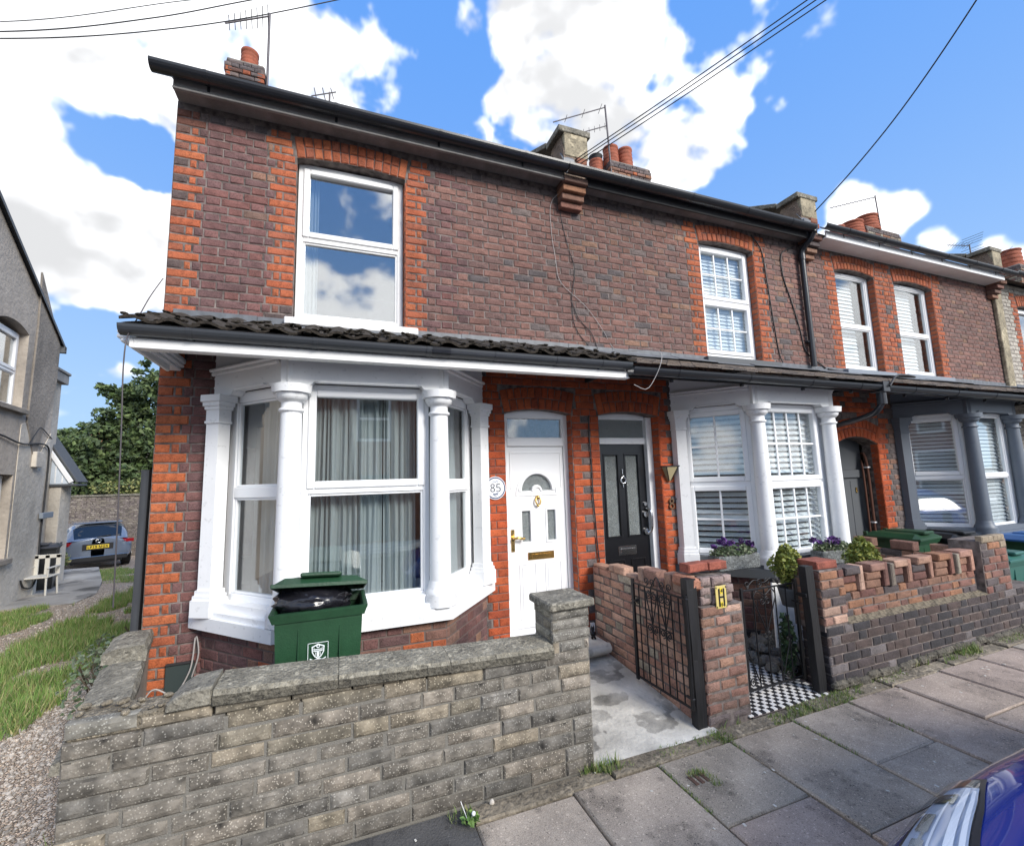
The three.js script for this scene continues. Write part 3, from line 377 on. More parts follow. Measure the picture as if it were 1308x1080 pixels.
// ---- number 85, the corner house
const H85 = thing('terraced_house', 'end terrace brick house numbered 85 with white bay and white front door', 'house', [1.9, 0, 0]);
{
  const pierRows = [], r = rng(85);
  for (let i = 0; i < 45; i++) { const y = -.3 + (i + .5) * CH, odd = i % 2; if (y < .1 || y > 2.98) continue;
    if (y < 2.53) { // pier between the two doors
      if (odd) pierRows.push({ x: 3.762, y, w: .208, h: .067, tone: 'door' }, { x: 3.93, y, w: .11, h: .067, tone: 'door' });
      else pierRows.push({ x: 3.708, y, w: .1, h: .067, tone: 'door' }, { x: 3.82, y, w: .106, h: .067, tone: 'grey' }, { x: 3.932, y, w: .1, h: .067, tone: 'door' });
      if (odd) pierRows.push({ x: 2.777, y, w: .2155, h: .067, tone: 'door' }, { x: 2.63, y, w: .06, h: .067, tone: 'grey' });
      else pierRows.push({ x: 2.833, y, w: .1035, h: .067, tone: 'door' }, { x: 2.745, y, w: .055, h: .067, tone: 'door' }, { x: 2.655, y, w: .105, h: .067, tone: r() < .8 ? 'grey' : 'door' });
    }
  }
  const wall = facade(H85, { x0: -.02, x1: 3.81, y0: -.3, y1: 5.16, seed: 11, left: 'corner', sharedR: true,
    holes: [{ x0: .917, x1: 1.894, y0: 3.31, spring: 4.856, rise: .04, ring: .215, side: 'win', archTone: 'quoinUp', revealTone: 'quoinUp' }, { x0: .46, x1: 2.55, y0: .95, y1: 2.6 }, { x0: 2.885, x1: 3.65, y0: .27, spring: 2.525, rise: .045, ring: .235, side: null, archTone: 'door' }],
    skip: [{ x0: 2.56, x1: 2.9, y0: .12, y1: 2.5 }, { x0: 3.64, x1: 3.9, y0: .12, y1: 2.5 }], extra: pierRows,
    quoin: (x, y, sd, k, odd) => inUp(y) ? (sd === 'corner' ? (!odd && k === 0 ? 'sooty' : y > 4.85 ? 'sooty' : 'quoinUp') : y < 3.4 ? 'sooty' : 'quoinUp') : 'orange',
    tone: (x, y, row, hd) => inUp(y) ? (y > 5.02 ? 'grey' : x < 1 ? (r() < .05 ? 'red' : 'purple') : x < 2.5 ? (r() < .5 ? 'purple' : 'pink') : r() < .06 ? 'grey' : 'pink') : x < 2.5 ? 'purple' : y > 2.45 ? (x < 2.75 ? (r() < .5 ? 'grey' : 'door') : 'door') : 'door' });
  lay(wall, frame(3.646, 0, -Math.PI / 2), Array.from({ length: 30 }, (_, i) => ({ x: -.06, y: .29 + i * CH, w: .1, h: .067, tone: 'door' })), { d: .03, seed: 8 });
  settle(wall, 300);
  shell(H85, -.02, 3.81, { xBack: -1.7, over: 0, sideMat: mat([.2, .115, .09], .95, { map: T.brick, s: 2, bump: T.brickB, bs: 2, h: .006 }) });
  const F0 = frame(0, -.1);
  windowPart(H85, F0, .925, 1.886, 3.335, 4.875, 4.125, { fw: .055, sashUp: 1, sashLow: 0, mat: M.upvcOld });
  part(H85, 'window_sill', bl(.862, 2.01, 3.238, 3.305, -.09, .075, .008), M.grime);
  part(H85, 'curtain', curtain(.96, 1.10, 3.38, 4.85, -.26, 3, .02, 4), M.net);
  const bb = bay(H85, { A: [.36, 0], B: [.95, .64], C: [2.135, .64], D: [2.66, 0], seed: 21, paint: M.white, split: 1.81, front: { sashUp: 1, sashLow: 0 }, side: { sashUp: 0, sashLow: 0, fw: .085 }, frameMat: M.upvc });
  for (const [k, a, b, y0, n, s] of [[1, .17, .46, .97, 5, 10], [1, .45, .71, .97, 4, 11], [1, .72, .98, .97, 4, 12], [0, .30, .56, .98, 4, 20], [0, .55, .76, .98, 3, 21], [2, .12, .40, .98, 4, 22], [2, .42, .7, .98, 4, 23]]) part(H85, 'net_curtain', onFace([curtain(a, b, y0, 2.58, -.26, n, .022, s)], bb.faces[k].F), M.net);
  // lower roof, gutter, fascia
  const pr = leanTiles(H85, .05, 3.84, true, M.tileDark); const mr = rng(77), ms = [];
  for (let k = 0; k < 3; k++) for (let i = 0; i < 190; i++) { const x = rr(.06, 3.83, mr), s = k * .3, g = plain(new THREE.IcosahedronGeometry(1, 1)); rough(g, .8, 1.7); g.scale(rr(.010, .034, mr), rr(.004, .011, mr), rr(.010, .03, mr)); ms.push(at(g, x, 2.925 + .018 * Math.sin((x - .05) / .22 * 6.28) + s * Math.sin(RS) + rr(-.012, .016, mr), .90 - s * Math.cos(RS) + rr(-.06, .012, mr), rr(0, 6, mr))); }
  stuffPart(pr, 'moss', ms, M.moss);
  gutterPart(H85, .055, 3.795, 2.868, .88, M.gutterGrey, [.42, 1.16, 1.95, 2.5, 3.05, 3.5], .06);
  part(H85, 'gutter_joint', gutter(1.98, 2.12, 2.868, .88, .064), M.gutterBlack);
  part(H85, 'fascia', [bl(.11, 3.80, 2.742, 2.805, .80, .855, .006), bl(.10, 3.80, 2.735, 2.75, .79, .868, .005), bl(.11, 3.80, 2.80, 2.90, .79, .82, .004), bl(.09, .112, 2.742, 2.805, .2, .855)], M.grime);
  part(H85, 'corbel', [bl(.0, .15, 2.815, 2.845, .005, .79, .008), bl(.02, .13, 2.79, 2.815, .005, .79, .008), bl(.0, .16, 2.845, 2.89, .005, .79, .008)], M.white);
  // eaves
  gutterPart(H85, -.13, 3.6, 5.235, .255, M.gutterBlack, [.25, 1.25, 2.2, 3.1], .066);
  part(H85, 'eaves_fascia', [bl(0, 3.6, 5.11, 5.25, .165, .188, .005), bl(0, 3.6, 5.11, 5.128, .188, .2, .004)], M.fasciaOld);
  part(H85, 'eaves_soffit', bl(-.01, 3.6, 5.145, 5.158, .003, .165, .002), M.soffit);
  // front door
  const zf = -.115, df = part(H85, 'door_frame', [bl(2.89, 2.945, .33, 2.53, zf - .07, zf, .004), bl(3.60, 3.66, .33, 2.54, zf - .07, zf, .004), bl(2.945, 3.60, 2.19, 2.285, zf - .07, zf - .001, .006), ext([[2.945, 2.485], [3.6, 2.485], [3.6, 2.555], [3.3, 2.585], [2.945, 2.56]], .06).translate(0, 0, zf - .065), bl(2.95, 2.963, 2.285, 2.485, zf - .05, zf - .012), bl(3.585, 3.6, 2.285, 2.485, zf - .05, zf - .012)], M.upvc);
  part(df, 'pane', bl(2.96, 3.588, 2.283, 2.488, zf - .04, zf - .035, .0005), M.glass);
  part(df, 'threshold', [bl(2.84, 3.70, .275, .33, -.16, .06, .006), bl(2.90, 3.65, .33, .365, -.17, -.06, .006)], M.upvc);
  const zd = zf - .02, ring = (r0, r1, a0, a1, d) => { const s = new THREE.Shape(); s.absarc(0, 0, r1, a0, a1, false); s.absarc(0, 0, r0, a1, a0, true); return new THREE.ExtrudeGeometry(s, { depth: d, bevelEnabled: true, bevelSize: .004, bevelThickness: .004, bevelSegments: 1, curveSegments: 18 }); };
  const bord = (x0, x1, y0, y1, t, d = .008) => [bl(x0 - t, x1 + t, y1, y1 + t, zd, zd + d, .003), bl(x0 - t, x1 + t, y0 - t, y0, zd, zd + d, .003), bl(x0 - t, x0, y0, y1, zd, zd + d, .003), bl(x1, x1 + t, y0, y1, zd, zd + d, .003)];
  const ac = [3.275, 1.69];
  const holes = new THREE.Shape([[2.95, .37], [3.595, .37], [3.595, 2.185], [2.95, 2.185]].map((p) => new THREE.Vector2(...p)));
  const arc = new THREE.Path(); arc.absarc(ac[0], ac[1] + .035, .172, 0, Math.PI, false); arc.absarc(ac[0], ac[1] + .035, .06, Math.PI, 0, true); holes.holes.push(arc);
  for (const [a, b] of [[3.095, 3.19], [3.384, 3.478]]) holes.holes.push(new THREE.Path([[a, 1.21], [b, 1.21], [b, 1.52], [a, 1.52]].map((p) => new THREE.Vector2(...p))));
  const leaf = part(H85, 'door', [new THREE.ExtrudeGeometry(holes, { depth: .05, bevelEnabled: false, curveSegments: 20 }).translate(0, 0, zd - .05), ring(.178, .205, 0, Math.PI, .008).translate(ac[0], ac[1] + .035, zd), ring(.222, .236, 0, Math.PI, .006).translate(ac[0], ac[1] + .0, zd), bl(3.035, 3.515, 1.672, 1.69, zd, zd + .008, .003), ring(.04, .056, 0, Math.PI, .008).translate(ac[0], ac[1] + .03, zd),
    ...bord(3.095, 3.19, 1.21, 1.52, .022), ...bord(3.384, 3.478, 1.21, 1.52, .022), ...bord(3.075, 3.21, 1.19, 1.54, .012, .004).slice(0), ...bord(3.065, 3.23, .46, .98, .012, .007), ...bord(3.352, 3.517, .46, .98, .012, .007), bl(3.085, 3.21, .48, .96, zd, zd + .006, .005), bl(3.372, 3.497, .48, .96, zd, zd + .006, .005), bl(2.975, 3.57, 2.115, 2.13, zd, zd + .006, .003), bl(2.975, 2.99, 1.75, 2.115, zd, zd + .006, .003), bl(3.555, 3.57, 1.75, 2.115, zd, zd + .006, .003)], M.upvc);
  part(leaf, 'pane', [new THREE.ExtrudeGeometry((() => { const s = new THREE.Shape(); s.absarc(ac[0], ac[1] + .035, .175, 0, Math.PI, false); s.absarc(ac[0], ac[1] + .035, .057, Math.PI, 0, true); return s; })(), { depth: .004, bevelEnabled: false, curveSegments: 18 }).translate(0, 0, zd - .025)], M.obscure);
  for (const [a, b] of [[3.09, 3.195], [3.379, 3.483]]) part(leaf, 'pane', bl(a, b, 1.205, 1.525, zd - .025, zd - .02, .0005), M.obscure);
  part(leaf, 'letter_plate', [bl(3.15, 3.445, 1.025, 1.10, zd, zd + .01, .004), bl(3.19, 3.405, 1.045, 1.08, zd + .01, zd + .016, .003)], M.brass);
  part(leaf, 'handle', [bl(2.97, 3.008, 1.12, 1.34, zd, zd + .01, .004), rod([2.989, 1.255, zd + .01], [2.989, 1.255, zd + .055], .012, 8), tube([[2.989, 1.255, zd + .05], [3.03, 1.262, zd + .058], [3.075, 1.25, zd + .055], [3.1, 1.252, zd + .05]], .013, 10, 8)], M.brass);
  part(leaf, 'knocker', [at(new THREE.SphereGeometry(.022, 10, 8), 3.275, 1.655, zd + .014), tube([[3.255, 1.65, zd + .02], [3.247, 1.61, zd + .028], [3.275, 1.572, zd + .032], [3.303, 1.61, zd + .028], [3.295, 1.65, zd + .02]], .008, 20, 6), at(new THREE.SphereGeometry(.014, 8, 6), 3.275, 1.57, zd + .02)], M.brass);
  part(H85, 'doorstep', [at(new THREE.CylinderGeometry(.045, .045, .9, 12), 3.3, .245, .36, 0, 0, Math.PI / 2), bl(2.86, 3.745, .18, .288, -.06, .355, .01), bl(2.88, 3.70, -.05, .18, -.06, .3, .01)], M.conc);
}
// ---- number 87
const H87 = thing('terraced_house', 'middle terrace brick house numbered 87 with white bay and black front door', 'house', [5.68, 0, 0]);
{
  const r = rng(87), right = [];
  for (let i = 0; i < 45; i++) { const y = -.3 + (i + .5) * CH, odd = i % 2; if (y < .1 || y > 2.53) continue; if (odd) right.push({ x: 4.9, y, w: .2155, h: .067, tone: 'door' }); else right.push({ x: 4.845, y, w: .1035, h: .067, tone: 'door' }, { x: 4.955, y, w: .1, h: .067, tone: 'grey' }); right.push({ x: 5.05, y, w: .08, h: .067, tone: 'grey' }); }
  const wall = facade(H87, { x0: 3.81, x1: 7.55, y0: -.3, y1: 5.16, seed: 12, sharedL: true, sharedR: true,
    holes: [{ x0: 5.632, x1: 6.576, y0: 3.29, spring: 4.846, rise: .045, ring: .22, side: 'win', archTone: 'quoinUp' }, { x0: 5.1, x1: 7.2, y0: .95, y1: 2.6 }, { x0: 3.99, x1: 4.79, y0: .27, spring: 2.525, rise: .045, ring: .24, side: null, archTone: 'door' }],
    skip: [{ x0: 3.7, x1: 4.0, y0: .12, y1: 2.5 }, { x0: 4.78, x1: 5.1, y0: .12, y1: 2.5 }], extra: right,
    quoin: (x, y) => inUp(y) ? 'quoinUp' : 'orange',
    tone: (x, y) => inUp(y) ? (y > 5.03 ? 'grey' : r() < .09 ? 'grey' : r() < .2 ? 'red' : 'pink') : x > 5.1 ? 'purple' : x > 4.98 ? 'grey' : 'door' });
  lay(wall, frame(4.786, 0, -Math.PI / 2), Array.from({ length: 30 }, (_, i) => ({ x: -.075, y: .29 + i * CH, w: .14, h: .067, tone: 'door' })), { d: .03, seed: 9 });
  settle(wall, 300);
  shell(H87, 3.81, 7.55);
  windowPart(H87, frame(0, -.1), 5.64, 6.568, 3.335, 4.87, 4.10, { fw: .055, sashUp: 1, sashLow: 1, up: [3, 2], low: [3, 2], glass: M.glass });
  part(H87, 'window_sill', bl(5.55, 6.81, 3.215, 3.29, -.09, .08, .006), M.slate);
  blind(H87, frame(0, 0), 5.68, 6.52, 3.38, 4.83, -.19, .05, 1.25, M.slat, .056);
  bay(H87, { A: [4.985, 0], B: [5.57, .66], C: [6.80, .66], D: [7.38, 0], seed: 22, sill: .745, paint: M.white, split: 1.73, front: { sashUp: 1, sashLow: 1, up: [4, 2], low: [4, 2] }, side: { sashUp: 1, sashLow: 1, up: [2, 2], low: [2, 2], fw: .07 }, blind: .064, tilt: .75, sillMat: M.slate });
  leanTiles(H87, 3.84, 7.55, false);
  gutterPart(H87, 3.78, 7.24, 2.82, .915, M.gutterBlack, [4.3, 5.2, 6.1, 6.9], .064);
  part(H87, 'fascia', bl(3.80, 7.55, 2.755, 2.865, .825, .848, .004), M.black);
  gutterPart(H87, 3.6, 7.45, 5.225, .265, M.gutterBlack, [4.4, 5.3, 6.2, 7.0], .072);
  part(H87, 'eaves_fascia', bl(3.89, 7.5, 5.09, 5.25, .165, .19, .005), M.dark);
  part(H87, 'eaves_soffit', bl(3.89, 7.5, 5.135, 5.15, .003, .165, .002), M.soffit);
  // black front door
  const zf = -.15, df = part(H87, 'door_frame', [bl(3.995, 4.075, .3, 2.53, zf - .07, zf, .004), bl(4.705, 4.785, .3, 2.53, zf - .07, zf + .03, .004), bl(4.075, 4.705, 2.215, 2.29, zf - .07, zf - .001, .006), ext([[4.075, 2.5], [4.705, 2.5], [4.705, 2.55], [4.4, 2.58], [4.075, 2.56]], .06).translate(0, 0, zf - .065)], M.white);
  part(df, 'pane', bl(4.07, 4.71, 2.288, 2.505, zf - .04, zf - .035, .0005), M.obscure);
  const zd = zf - .03, s = new THREE.Shape([[4.078, .31], [4.702, .31], [4.702, 2.212], [4.078, 2.212]].map((p) => new THREE.Vector2(...p))), pn = [[4.15, 4.32], [4.43, 4.60]];
  for (const [a, b] of pn) s.holes.push(new THREE.Path([[a, 1.18], [b, 1.18], [b, 2.09], [a, 2.09]].map((p) => new THREE.Vector2(...p))));
  const bord = (x0, x1, y0, y1, t) => [bl(x0, x1, y1 - t, y1, zd, zd + .008, .003), bl(x0, x1, y0, y0 + t, zd, zd + .008, .003), bl(x0, x0 + t, y0 + t, y1 - t, zd, zd + .008, .003), bl(x1 - t, x1, y0 + t, y1 - t, zd, zd + .008, .003)];
  const leaf = part(H87, 'door', [new THREE.ExtrudeGeometry(s, { depth: .045, bevelEnabled: false }).translate(0, 0, zd - .045), ...bord(4.13, 4.34, 1.16, 2.11, .02), ...bord(4.41, 4.62, 1.16, 2.11, .02), ...bord(4.14, 4.35, .42, .92, .018), ...bord(4.43, 4.63, .42, .92, .018)], M.doorBlack);
  for (const [a, b] of pn) part(leaf, 'pane', bl(a - .004, b + .004, 1.176, 2.094, zd - .025, zd - .02, .0005), M.obscure);
  part(leaf, 'letter_plate', [bl(4.27, 4.51, .965, 1.065, zd, zd + .01, .004), bl(4.295, 4.485, .99, 1.04, zd + .01, zd + .017, .004)], M.chrome);
  part(leaf, 'knocker', [at(new THREE.TorusGeometry(.034, .009, 6, 18), 4.375, 1.80, zd + .02), at(new THREE.SphereGeometry(.02, 8, 6), 4.375, 1.845, zd + .015), bl(4.37, 4.38, 1.72, 1.77, zd, zd + .02), rod([4.375, 1.87, zd + .01], [4.375, 1.93, zd + .01], .006)], M.chrome);
  part(leaf, 'lock', at(new THREE.CylinderGeometry(.022, .022, .02, 14), 4.665, 1.52, zd + .01, 0, Math.PI / 2), M.chrome);
  part(leaf, 'lock', at(new THREE.CylinderGeometry(.032, .032, .03, 16), 4.655, 1.405, zd + .015, 0, Math.PI / 2), M.chrome);
  part(leaf, 'handle', [tube([[4.67, 1.47, zd + .01], [4.69, 1.45, zd + .06], [4.697, 1.33, zd + .075], [4.69, 1.22, zd + .06], [4.672, 1.18, zd + .01]], .014, 20, 8), at(new THREE.CylinderGeometry(.034, .034, .03, 16), 4.652, 1.21, zd + .015, 0, Math.PI / 2)], M.chrome);
  part(H87, 'doorstep', bl(3.99, 4.79, .1, .3, -.2, .25, .012), M.conc);
}
// ---- the third house with two upper windows
const H89 = thing('terraced_house', 'third terrace brick house with grey painted bay and arched passage doorway', 'house', [10, 0, 0]);
{
  const r = rng(89);
  const wall = facade(H89, { x0: 7.55, x1: 12.5, y0: -.3, y1: 5.16, seed: 13, sharedL: true,
    holes: [{ x0: 8.23, x1: 9.14, y0: 3.29, spring: 4.83, rise: .05, ring: .22, side: 'win', archTone: 'quoinUp' }, { x0: 9.63, x1: 10.66, y0: 3.29, spring: 4.83, rise: .05, ring: .22, side: 'win', archTone: 'quoinUp' }, { x0: 9.3, x1: 11.25, y0: .95, y1: 2.6 }, { x0: 7.8, x1: 8.72, y0: .1, spring: 2.2, rise: .11, ring: .27, side: 'win', archTone: 'door', revealTone: 'door' }],
    quoin: (x, y) => inUp(y) ? 'quoinUp' : 'door',
    tone: (x, y) => inUp(y) ? (x > 9.12 && x < 9.66 ? (r() < .14 ? 'grey' : 'quoinUp') : r() < .1 ? 'red' : 'pink') : x > 8.9 ? (r() < .7 ? 'grey' : 'red') : r() < .3 ? 'grey' : 'door' });
  settle(wall, 300);
  shell(H89, 7.55, 12.5);
  for (const [a, b] of [[8.238, 9.132], [9.638, 10.652]]) { windowPart(H89, frame(0, -.1), a, b, 3.33, 4.86, 4.02, { fw: .06, sashUp: 0, sashLow: 0, vent: 1, glass: M.glass }); part(H89, 'window_sill', bl(a - .1, b + .13, 3.21, 3.29, -.09, .08, .006), M.greyLight); blind(H89, frame(0, 0), a + .08, b - .2, 3.42, 4.80, -.24, .06, 1.15, M.slat); }
  bay(H89, { A: [9.15, 0], B: [9.66, .66], C: [10.88, .66], D: [11.42, 0], seed: 23, paint: M.greyPaint, split: 1.70, front: { sashUp: 0, sashLow: 0, vent: 1 }, side: { sashUp: 1, sashLow: 0, fw: .07 }, blind: .055, tilt: 1.1 });
  leanTiles(H89, 7.55, 12.5, false);
  gutterPart(H89, 7.24, 12.5, 2.815, .915, M.gutterBlack, [7.9, 8.8, 9.7, 10.6], .064);
  part(H89, 'fascia', bl(7.55, 12.5, 2.755, 2.865, .825, .848, .004), M.black);
  part(H89, 'eaves_fascia', bl(7.72, 12.38, 5.115, 5.225, .24, .262, .004), M.upvc);
  part(H89, 'eaves_soffit', bl(7.72, 12.38, 5.115, 5.13, .003, .24, .002), M.upvcOld);
  gutterPart(H89, 7.6, 12.6, 5.255, .318, M.gutterBlack, [8.1, 8.9, 9.7, 10.5, 11.3, 12.1], .055);
  const pd = part(H89, 'passage_door', [bl(7.8, 8.72, .1, 1.72, -.3, -.25, .004), ...[8.0, 8.2, 8.4, 8.6].map((x) => bl(x - .004, x + .004, .15, 1.68, -.252, -.244)), bl(7.8, 8.72, 1.72, 1.84, -.3, -.22, .01), bl(7.8, 8.72, 1.84, 2.4, -.3, -.26), bl(8.24, 8.27, 1.84, 2.35, -.26, -.24)], M.slate);
  part(pd, 'handle', bl(8.5, 8.52, 1.5, 1.58, -.25, -.23), M.brass);
  part(H89, 'pipe', [tube([[8.69, 2.08, -.23], [8.67, 2.08, -.19], [8.66, 2.02, -.16], [8.66, .3, -.15]], .018, 30), tube([[8.69, 1.98, -.24], [8.64, 1.96, -.21], [8.62, 1.9, -.19], [8.62, .3, -.19]], .014, 30)], M.clay);
  part(H89, 'pipe_clip', [bl(8.63, 8.69, 1.86, 1.88, -.2, -.12), bl(8.63, 8.69, 1.06, 1.08, -.2, -.12)], M.upvc);
}
// ---- the pale house at the far end
const H91 = thing('terraced_house', 'pale cream brick house at the far end of the terrace', 'house', [15, 0, 0]);
{
  const wall = facade(H91, { x0: 12.52, x1: 17.5, y0: -.3, y1: 5.25, seed: 14, holes: [{ x0: 13.4, x1: 14.4, y0: 3.3, spring: 4.83, rise: .05, ring: .22, side: 'win', archTone: 'quoinUp' }], quoin: 'quoinUp', tone: [.47, .43, .37] });
  settle(wall, 60); shell(H91, 12.52, 17.5, { sideMat: M.cream });
  windowPart(H91, frame(0, -.1), 13.41, 14.39, 3.33, 4.86, 4.05, {}); part(H91, 'pier', bl(12.5, 12.72, 3.2, 5.2, .003, .06, .01), M.cream);
  leanTiles(H91, 12.52, 17.5, false); gutterPart(H91, 12.5, 17.5, 2.815, .915, M.gutterBlack, [13.4, 14.6], .064); gutterPart(H91, 12.6, 17.5, 5.29, .31, M.gutterBlack, [13.4, 14.6], .06);
  part(H91, 'fascia', bl(12.5, 17.5, 2.755, 2.865, .825, .848, .004), M.black);
}
// ------------------------------------------------------------------ ground, lane, pavement, road
const gp = (x) => .018 * (x - 2.5), gl = (z) => -.037 * (1.5 - z);
{
  const zs = [400, 3.06, 1.5, -4, -10, -22, -60, -400], yy = (z) => z > 1.6 ? -.30 : z < -24 ? -1.1 : gl(z) - .14, q = [];
  for (let i = 0; i < zs.length - 1; i++) q.push([[-400, yy(zs[i]), zs[i]], [400, yy(zs[i]), zs[i]], [400, yy(zs[i + 1]), zs[i + 1]], [-400, yy(zs[i + 1]), zs[i + 1]]]);
  struct('ground', quads(q), M.soil);
  // lane of gravel running back between the houses, slightly uneven
  const g = [], N = 70, K = 22, P = (i, k) => { const z = lerp(3.05, -19, Math.pow(i / N, 1.4)), x = lerp(-7.5 - Math.max(0, -z) * .2, z > 0 ? .21 : .1 - .02 * z, k / K); return [x, (z > 1.5 ? -.012 : gl(z)) + (fbm3(x * 1.1, 0, z * 1.1, 3) - .5) * .07 - .012, z]; };
  for (let i = 0; i < N; i++) for (let k = 0; k < K; k++) g.push([P(i, k), P(i, k + 1), P(i + 1, k + 1), P(i + 1, k)]);
  struct('lane', quads(g), M.gravel);
  struct('front_garden', quads([[[.15, .06, 1.3], [2.9, .06, 1.3], [2.9, .1, 0], [.0, .1, 0]]]), M.soil);
  const pv = struct('pavement', [bl(.2, 40, -.3, -.035, 1.42, 2.97, .002)], M.mortarGrey), r = rng(31), cols = [];
  for (let k = -3; k < 18; k++) cols.push(3.27 + .605 * k);
  const slabC = [[.60, .505, .40], [.56, .485, .39], [.62, .50, .405], [.59, .515, .42], [.64, .54, .435], [.60, .475, .39]].map((c) => mat(c, .92, { map: T.slab, s: 1.1, bump: T.slab, bs: 1.6, h: .004 }));
  const edgeM = mat([.42, .365, .295], .95, { map: T.lichen, s: 1.5, bump: T.rough, bs: 4, h: .01 });
  const slab = (x0, x1, z0, z1, m, n = 'slab') => { const w = x1 - x0 - .007, d = z1 - z0 - .007, g = boxUV(brickGeo(w, d, .06, Math.floor(r() * 1e6), .003)), u = g.attributes.uv, a = r() * 5, b = r() * 5; for (let i = 0; i < u.count; i++) u.setXY(i, u.getX(i) + a, u.getY(i) + b); const o = new THREE.Mesh(g, m); o.name = n; o.rotation.set(-Math.PI / 2 + rr(-.004, .004, r), rr(-.004, .004, r), 0); o.position.set((x0 + x1) / 2, gp((x0 + x1) / 2) + rr(-.004, .003, r), (z0 + z1) / 2); o.castShadow = o.receiveShadow = true; pv.add(o); };
  for (let i = 0; i < cols.length; i++) { const x = cols[i], odd = ((i % 2) + 2) % 2, js = odd ? [1.63, 2.20, 2.92] : [1.63, 2.52, 2.92]; if (x < 2) continue; for (let k = 0; k < js.length - 1; k++) slab(x, x + .605, js[k], js[k + 1], pick(slabC, r)); }
  for (let x = 2.06; x < 14; x += .9) slab(x, x + .9, 1.49, x < 5 ? 1.625 : 1.63, edgeM, 'edging');
  const as = part(pv, 'asphalt_patch', [bl(.22, 2.055, -.1, -.004, 1.49, 2.93, .004)], M.asphalt);
  const ir = part(pv, 'stopcock_cover', [bl(3.33, 3.47, 0, .019, 1.80, 1.90, .003), ...[0, 1, 2].map((i) => bl(3.345 + i * .043, 3.37 + i * .043, .019, .026, 1.81, 1.89, .002))], mat([.09, .05, .035], .8, { bump: T.rough, bs: 6, h: .004 }));
  struct('kerb', [...Array.from({ length: 44 }, (_, i) => bl(-.5 + i * .915, .405 + i * .915, -.25, gp(i * .9) * .7 - .004, 2.935, 3.06, .012))], M.conc);
  struct('road', bl(-60, 60, -.4, -.12, 3.06, 9.5, .01), M.asphaltRoad);
  struct('pavement', bl(-60, 60, -.3, .0, 9.51, 11.6, .01), M.conc);
  // concrete path to the white door, tiled path to the black door
  const cp = struct('path', quads([[[2.9, .005, 1.52], [3.9, .03, 1.52], [3.79, .09, 1.1], [2.9, .06, 1.1]], [[2.9, .06, 1.1], [3.79, .09, 1.1], [3.79, .165, .2], [2.9, .15, .2]], [[2.9, -.1, 1.52], [3.9, -.1, 1.52], [3.9, .03, 1.52], [2.9, .005, 1.52]]]), M.conc);
  const tp = struct('path', [quads([[[4.25, .034, 1.5], [5.14, .034, 1.5], [5.14, .115, 0], [4.0, .115, 0]]])], M.mortarDark), tb = mat([.02, .02, .022], .35), tw = mat([.72, .7, .66], .4), s = .0415; let n = 0;
  const tg = { }; for (let i = 0; i < 36; i++) for (let k = 0; k < 22; k++) { const z = 1.49 - (i + .5) * s, x = 5.10 - (k + .5) * s; if (z < .05 || x < 4.22) continue; const rest = 0; const y = lerp(.034, .115, (1.5 - z) / 1.5) + .004; const w = (i + k) % 2 ? tb : tw; if (n++ < 300 && !rest) { const o = new THREE.Mesh((tg.g ??= boxUV(cb(s - .002, .01, s - .002, .001))), w); o.name = 'tile'; o.position.set(x, y, z); o.rotation.x = .054; tp.add(o); } else (tg[(i + k) % 2] ??= []).push(at(cb(s - .002, .01, s - .002, .001), x, y, z, 0, .054)); }
  for (const k of [0, 1]) if (tg[k]) stuffPart(tp, 'tiles_beyond', tg[k], k ? tb : tw);
  // concrete pad and flagstones beside the left-hand house
  struct('patio', [slabPoly([[-4.95, -7.55], [-3.55, -7.5], [-3.56, -8.4], [-4.9, -8.9]], -.6, -.335), slabPoly([[-4.9, -8.91], [-3.57, -8.41], [-4.2, -10.3], [-5.3, -12.9], [-6.3, -12.9], [-5.3, -9.0]], -.8, -.375)], mat([.5, .47, .43], .95, { map: T.conc, s: .5, bump: T.rough, bs: 1, h: .01 }));
}
// grass: blades scattered over outlines on the lane
function inside(p, x, z) { let c = false; for (let i = 0, j = p.length - 1; i < p.length; j = i++) if ((p[i][1] > z) !== (p[j][1] > z) && x < (p[j][0] - p[i][0]) * (z - p[i][1]) / (p[j][1] - p[i][1]) + p[i][0]) c = !c; return c; }
const bladeGeo = (() => { const g = tri([[[-.5, 0, 0], [.5, 0, 0], [.32, .5, .08]], [[-.5, 0, 0], [.32, .5, .08], [-.32, .5, .08]], [[-.32, .5, .08], [.32, .5, .08], [.1, 1, .32]]]); return g; })();
const bladeMat = mat([1, 1, 1], .7, { side: 1, phys: { transmission: .25, thickness: 0 } });
function blades(name, list, cols, seed) { // list of [x, y, z, height, width]
  const r = rng(seed), m = new THREE.InstancedMesh(bladeGeo, bladeMat, list.length), q = new THREE.Quaternion(), c = new THREE.Color();
  list.forEach(([x, y, z, h, w], i) => { _e.set(rr(-.5, .5, r), rr(0, 6.28, r), rr(-.4, .4, r), 'YXZ'); q.setFromEuler(_e); m.setMatrixAt(i, new THREE.Matrix4().compose(new THREE.Vector3(x, y, z), q, new THREE.Vector3(w, h, h))); const p = pick(cols, r), k = rr(.75, 1.25, r); m.setColorAt(i, c.setRGB(p[0] * k, p[1] * k, p[2] * k)); });
  m.name = numbered(name); m.userData.kind = 'stuff'; m.castShadow = m.receiveShadow = true; scene.add(m); return m;
}
const GREEN = [[.15, .28, .05], [.12, .23, .04], [.2, .32, .07], [.26, .32, .1], [.4, .36, .17]];
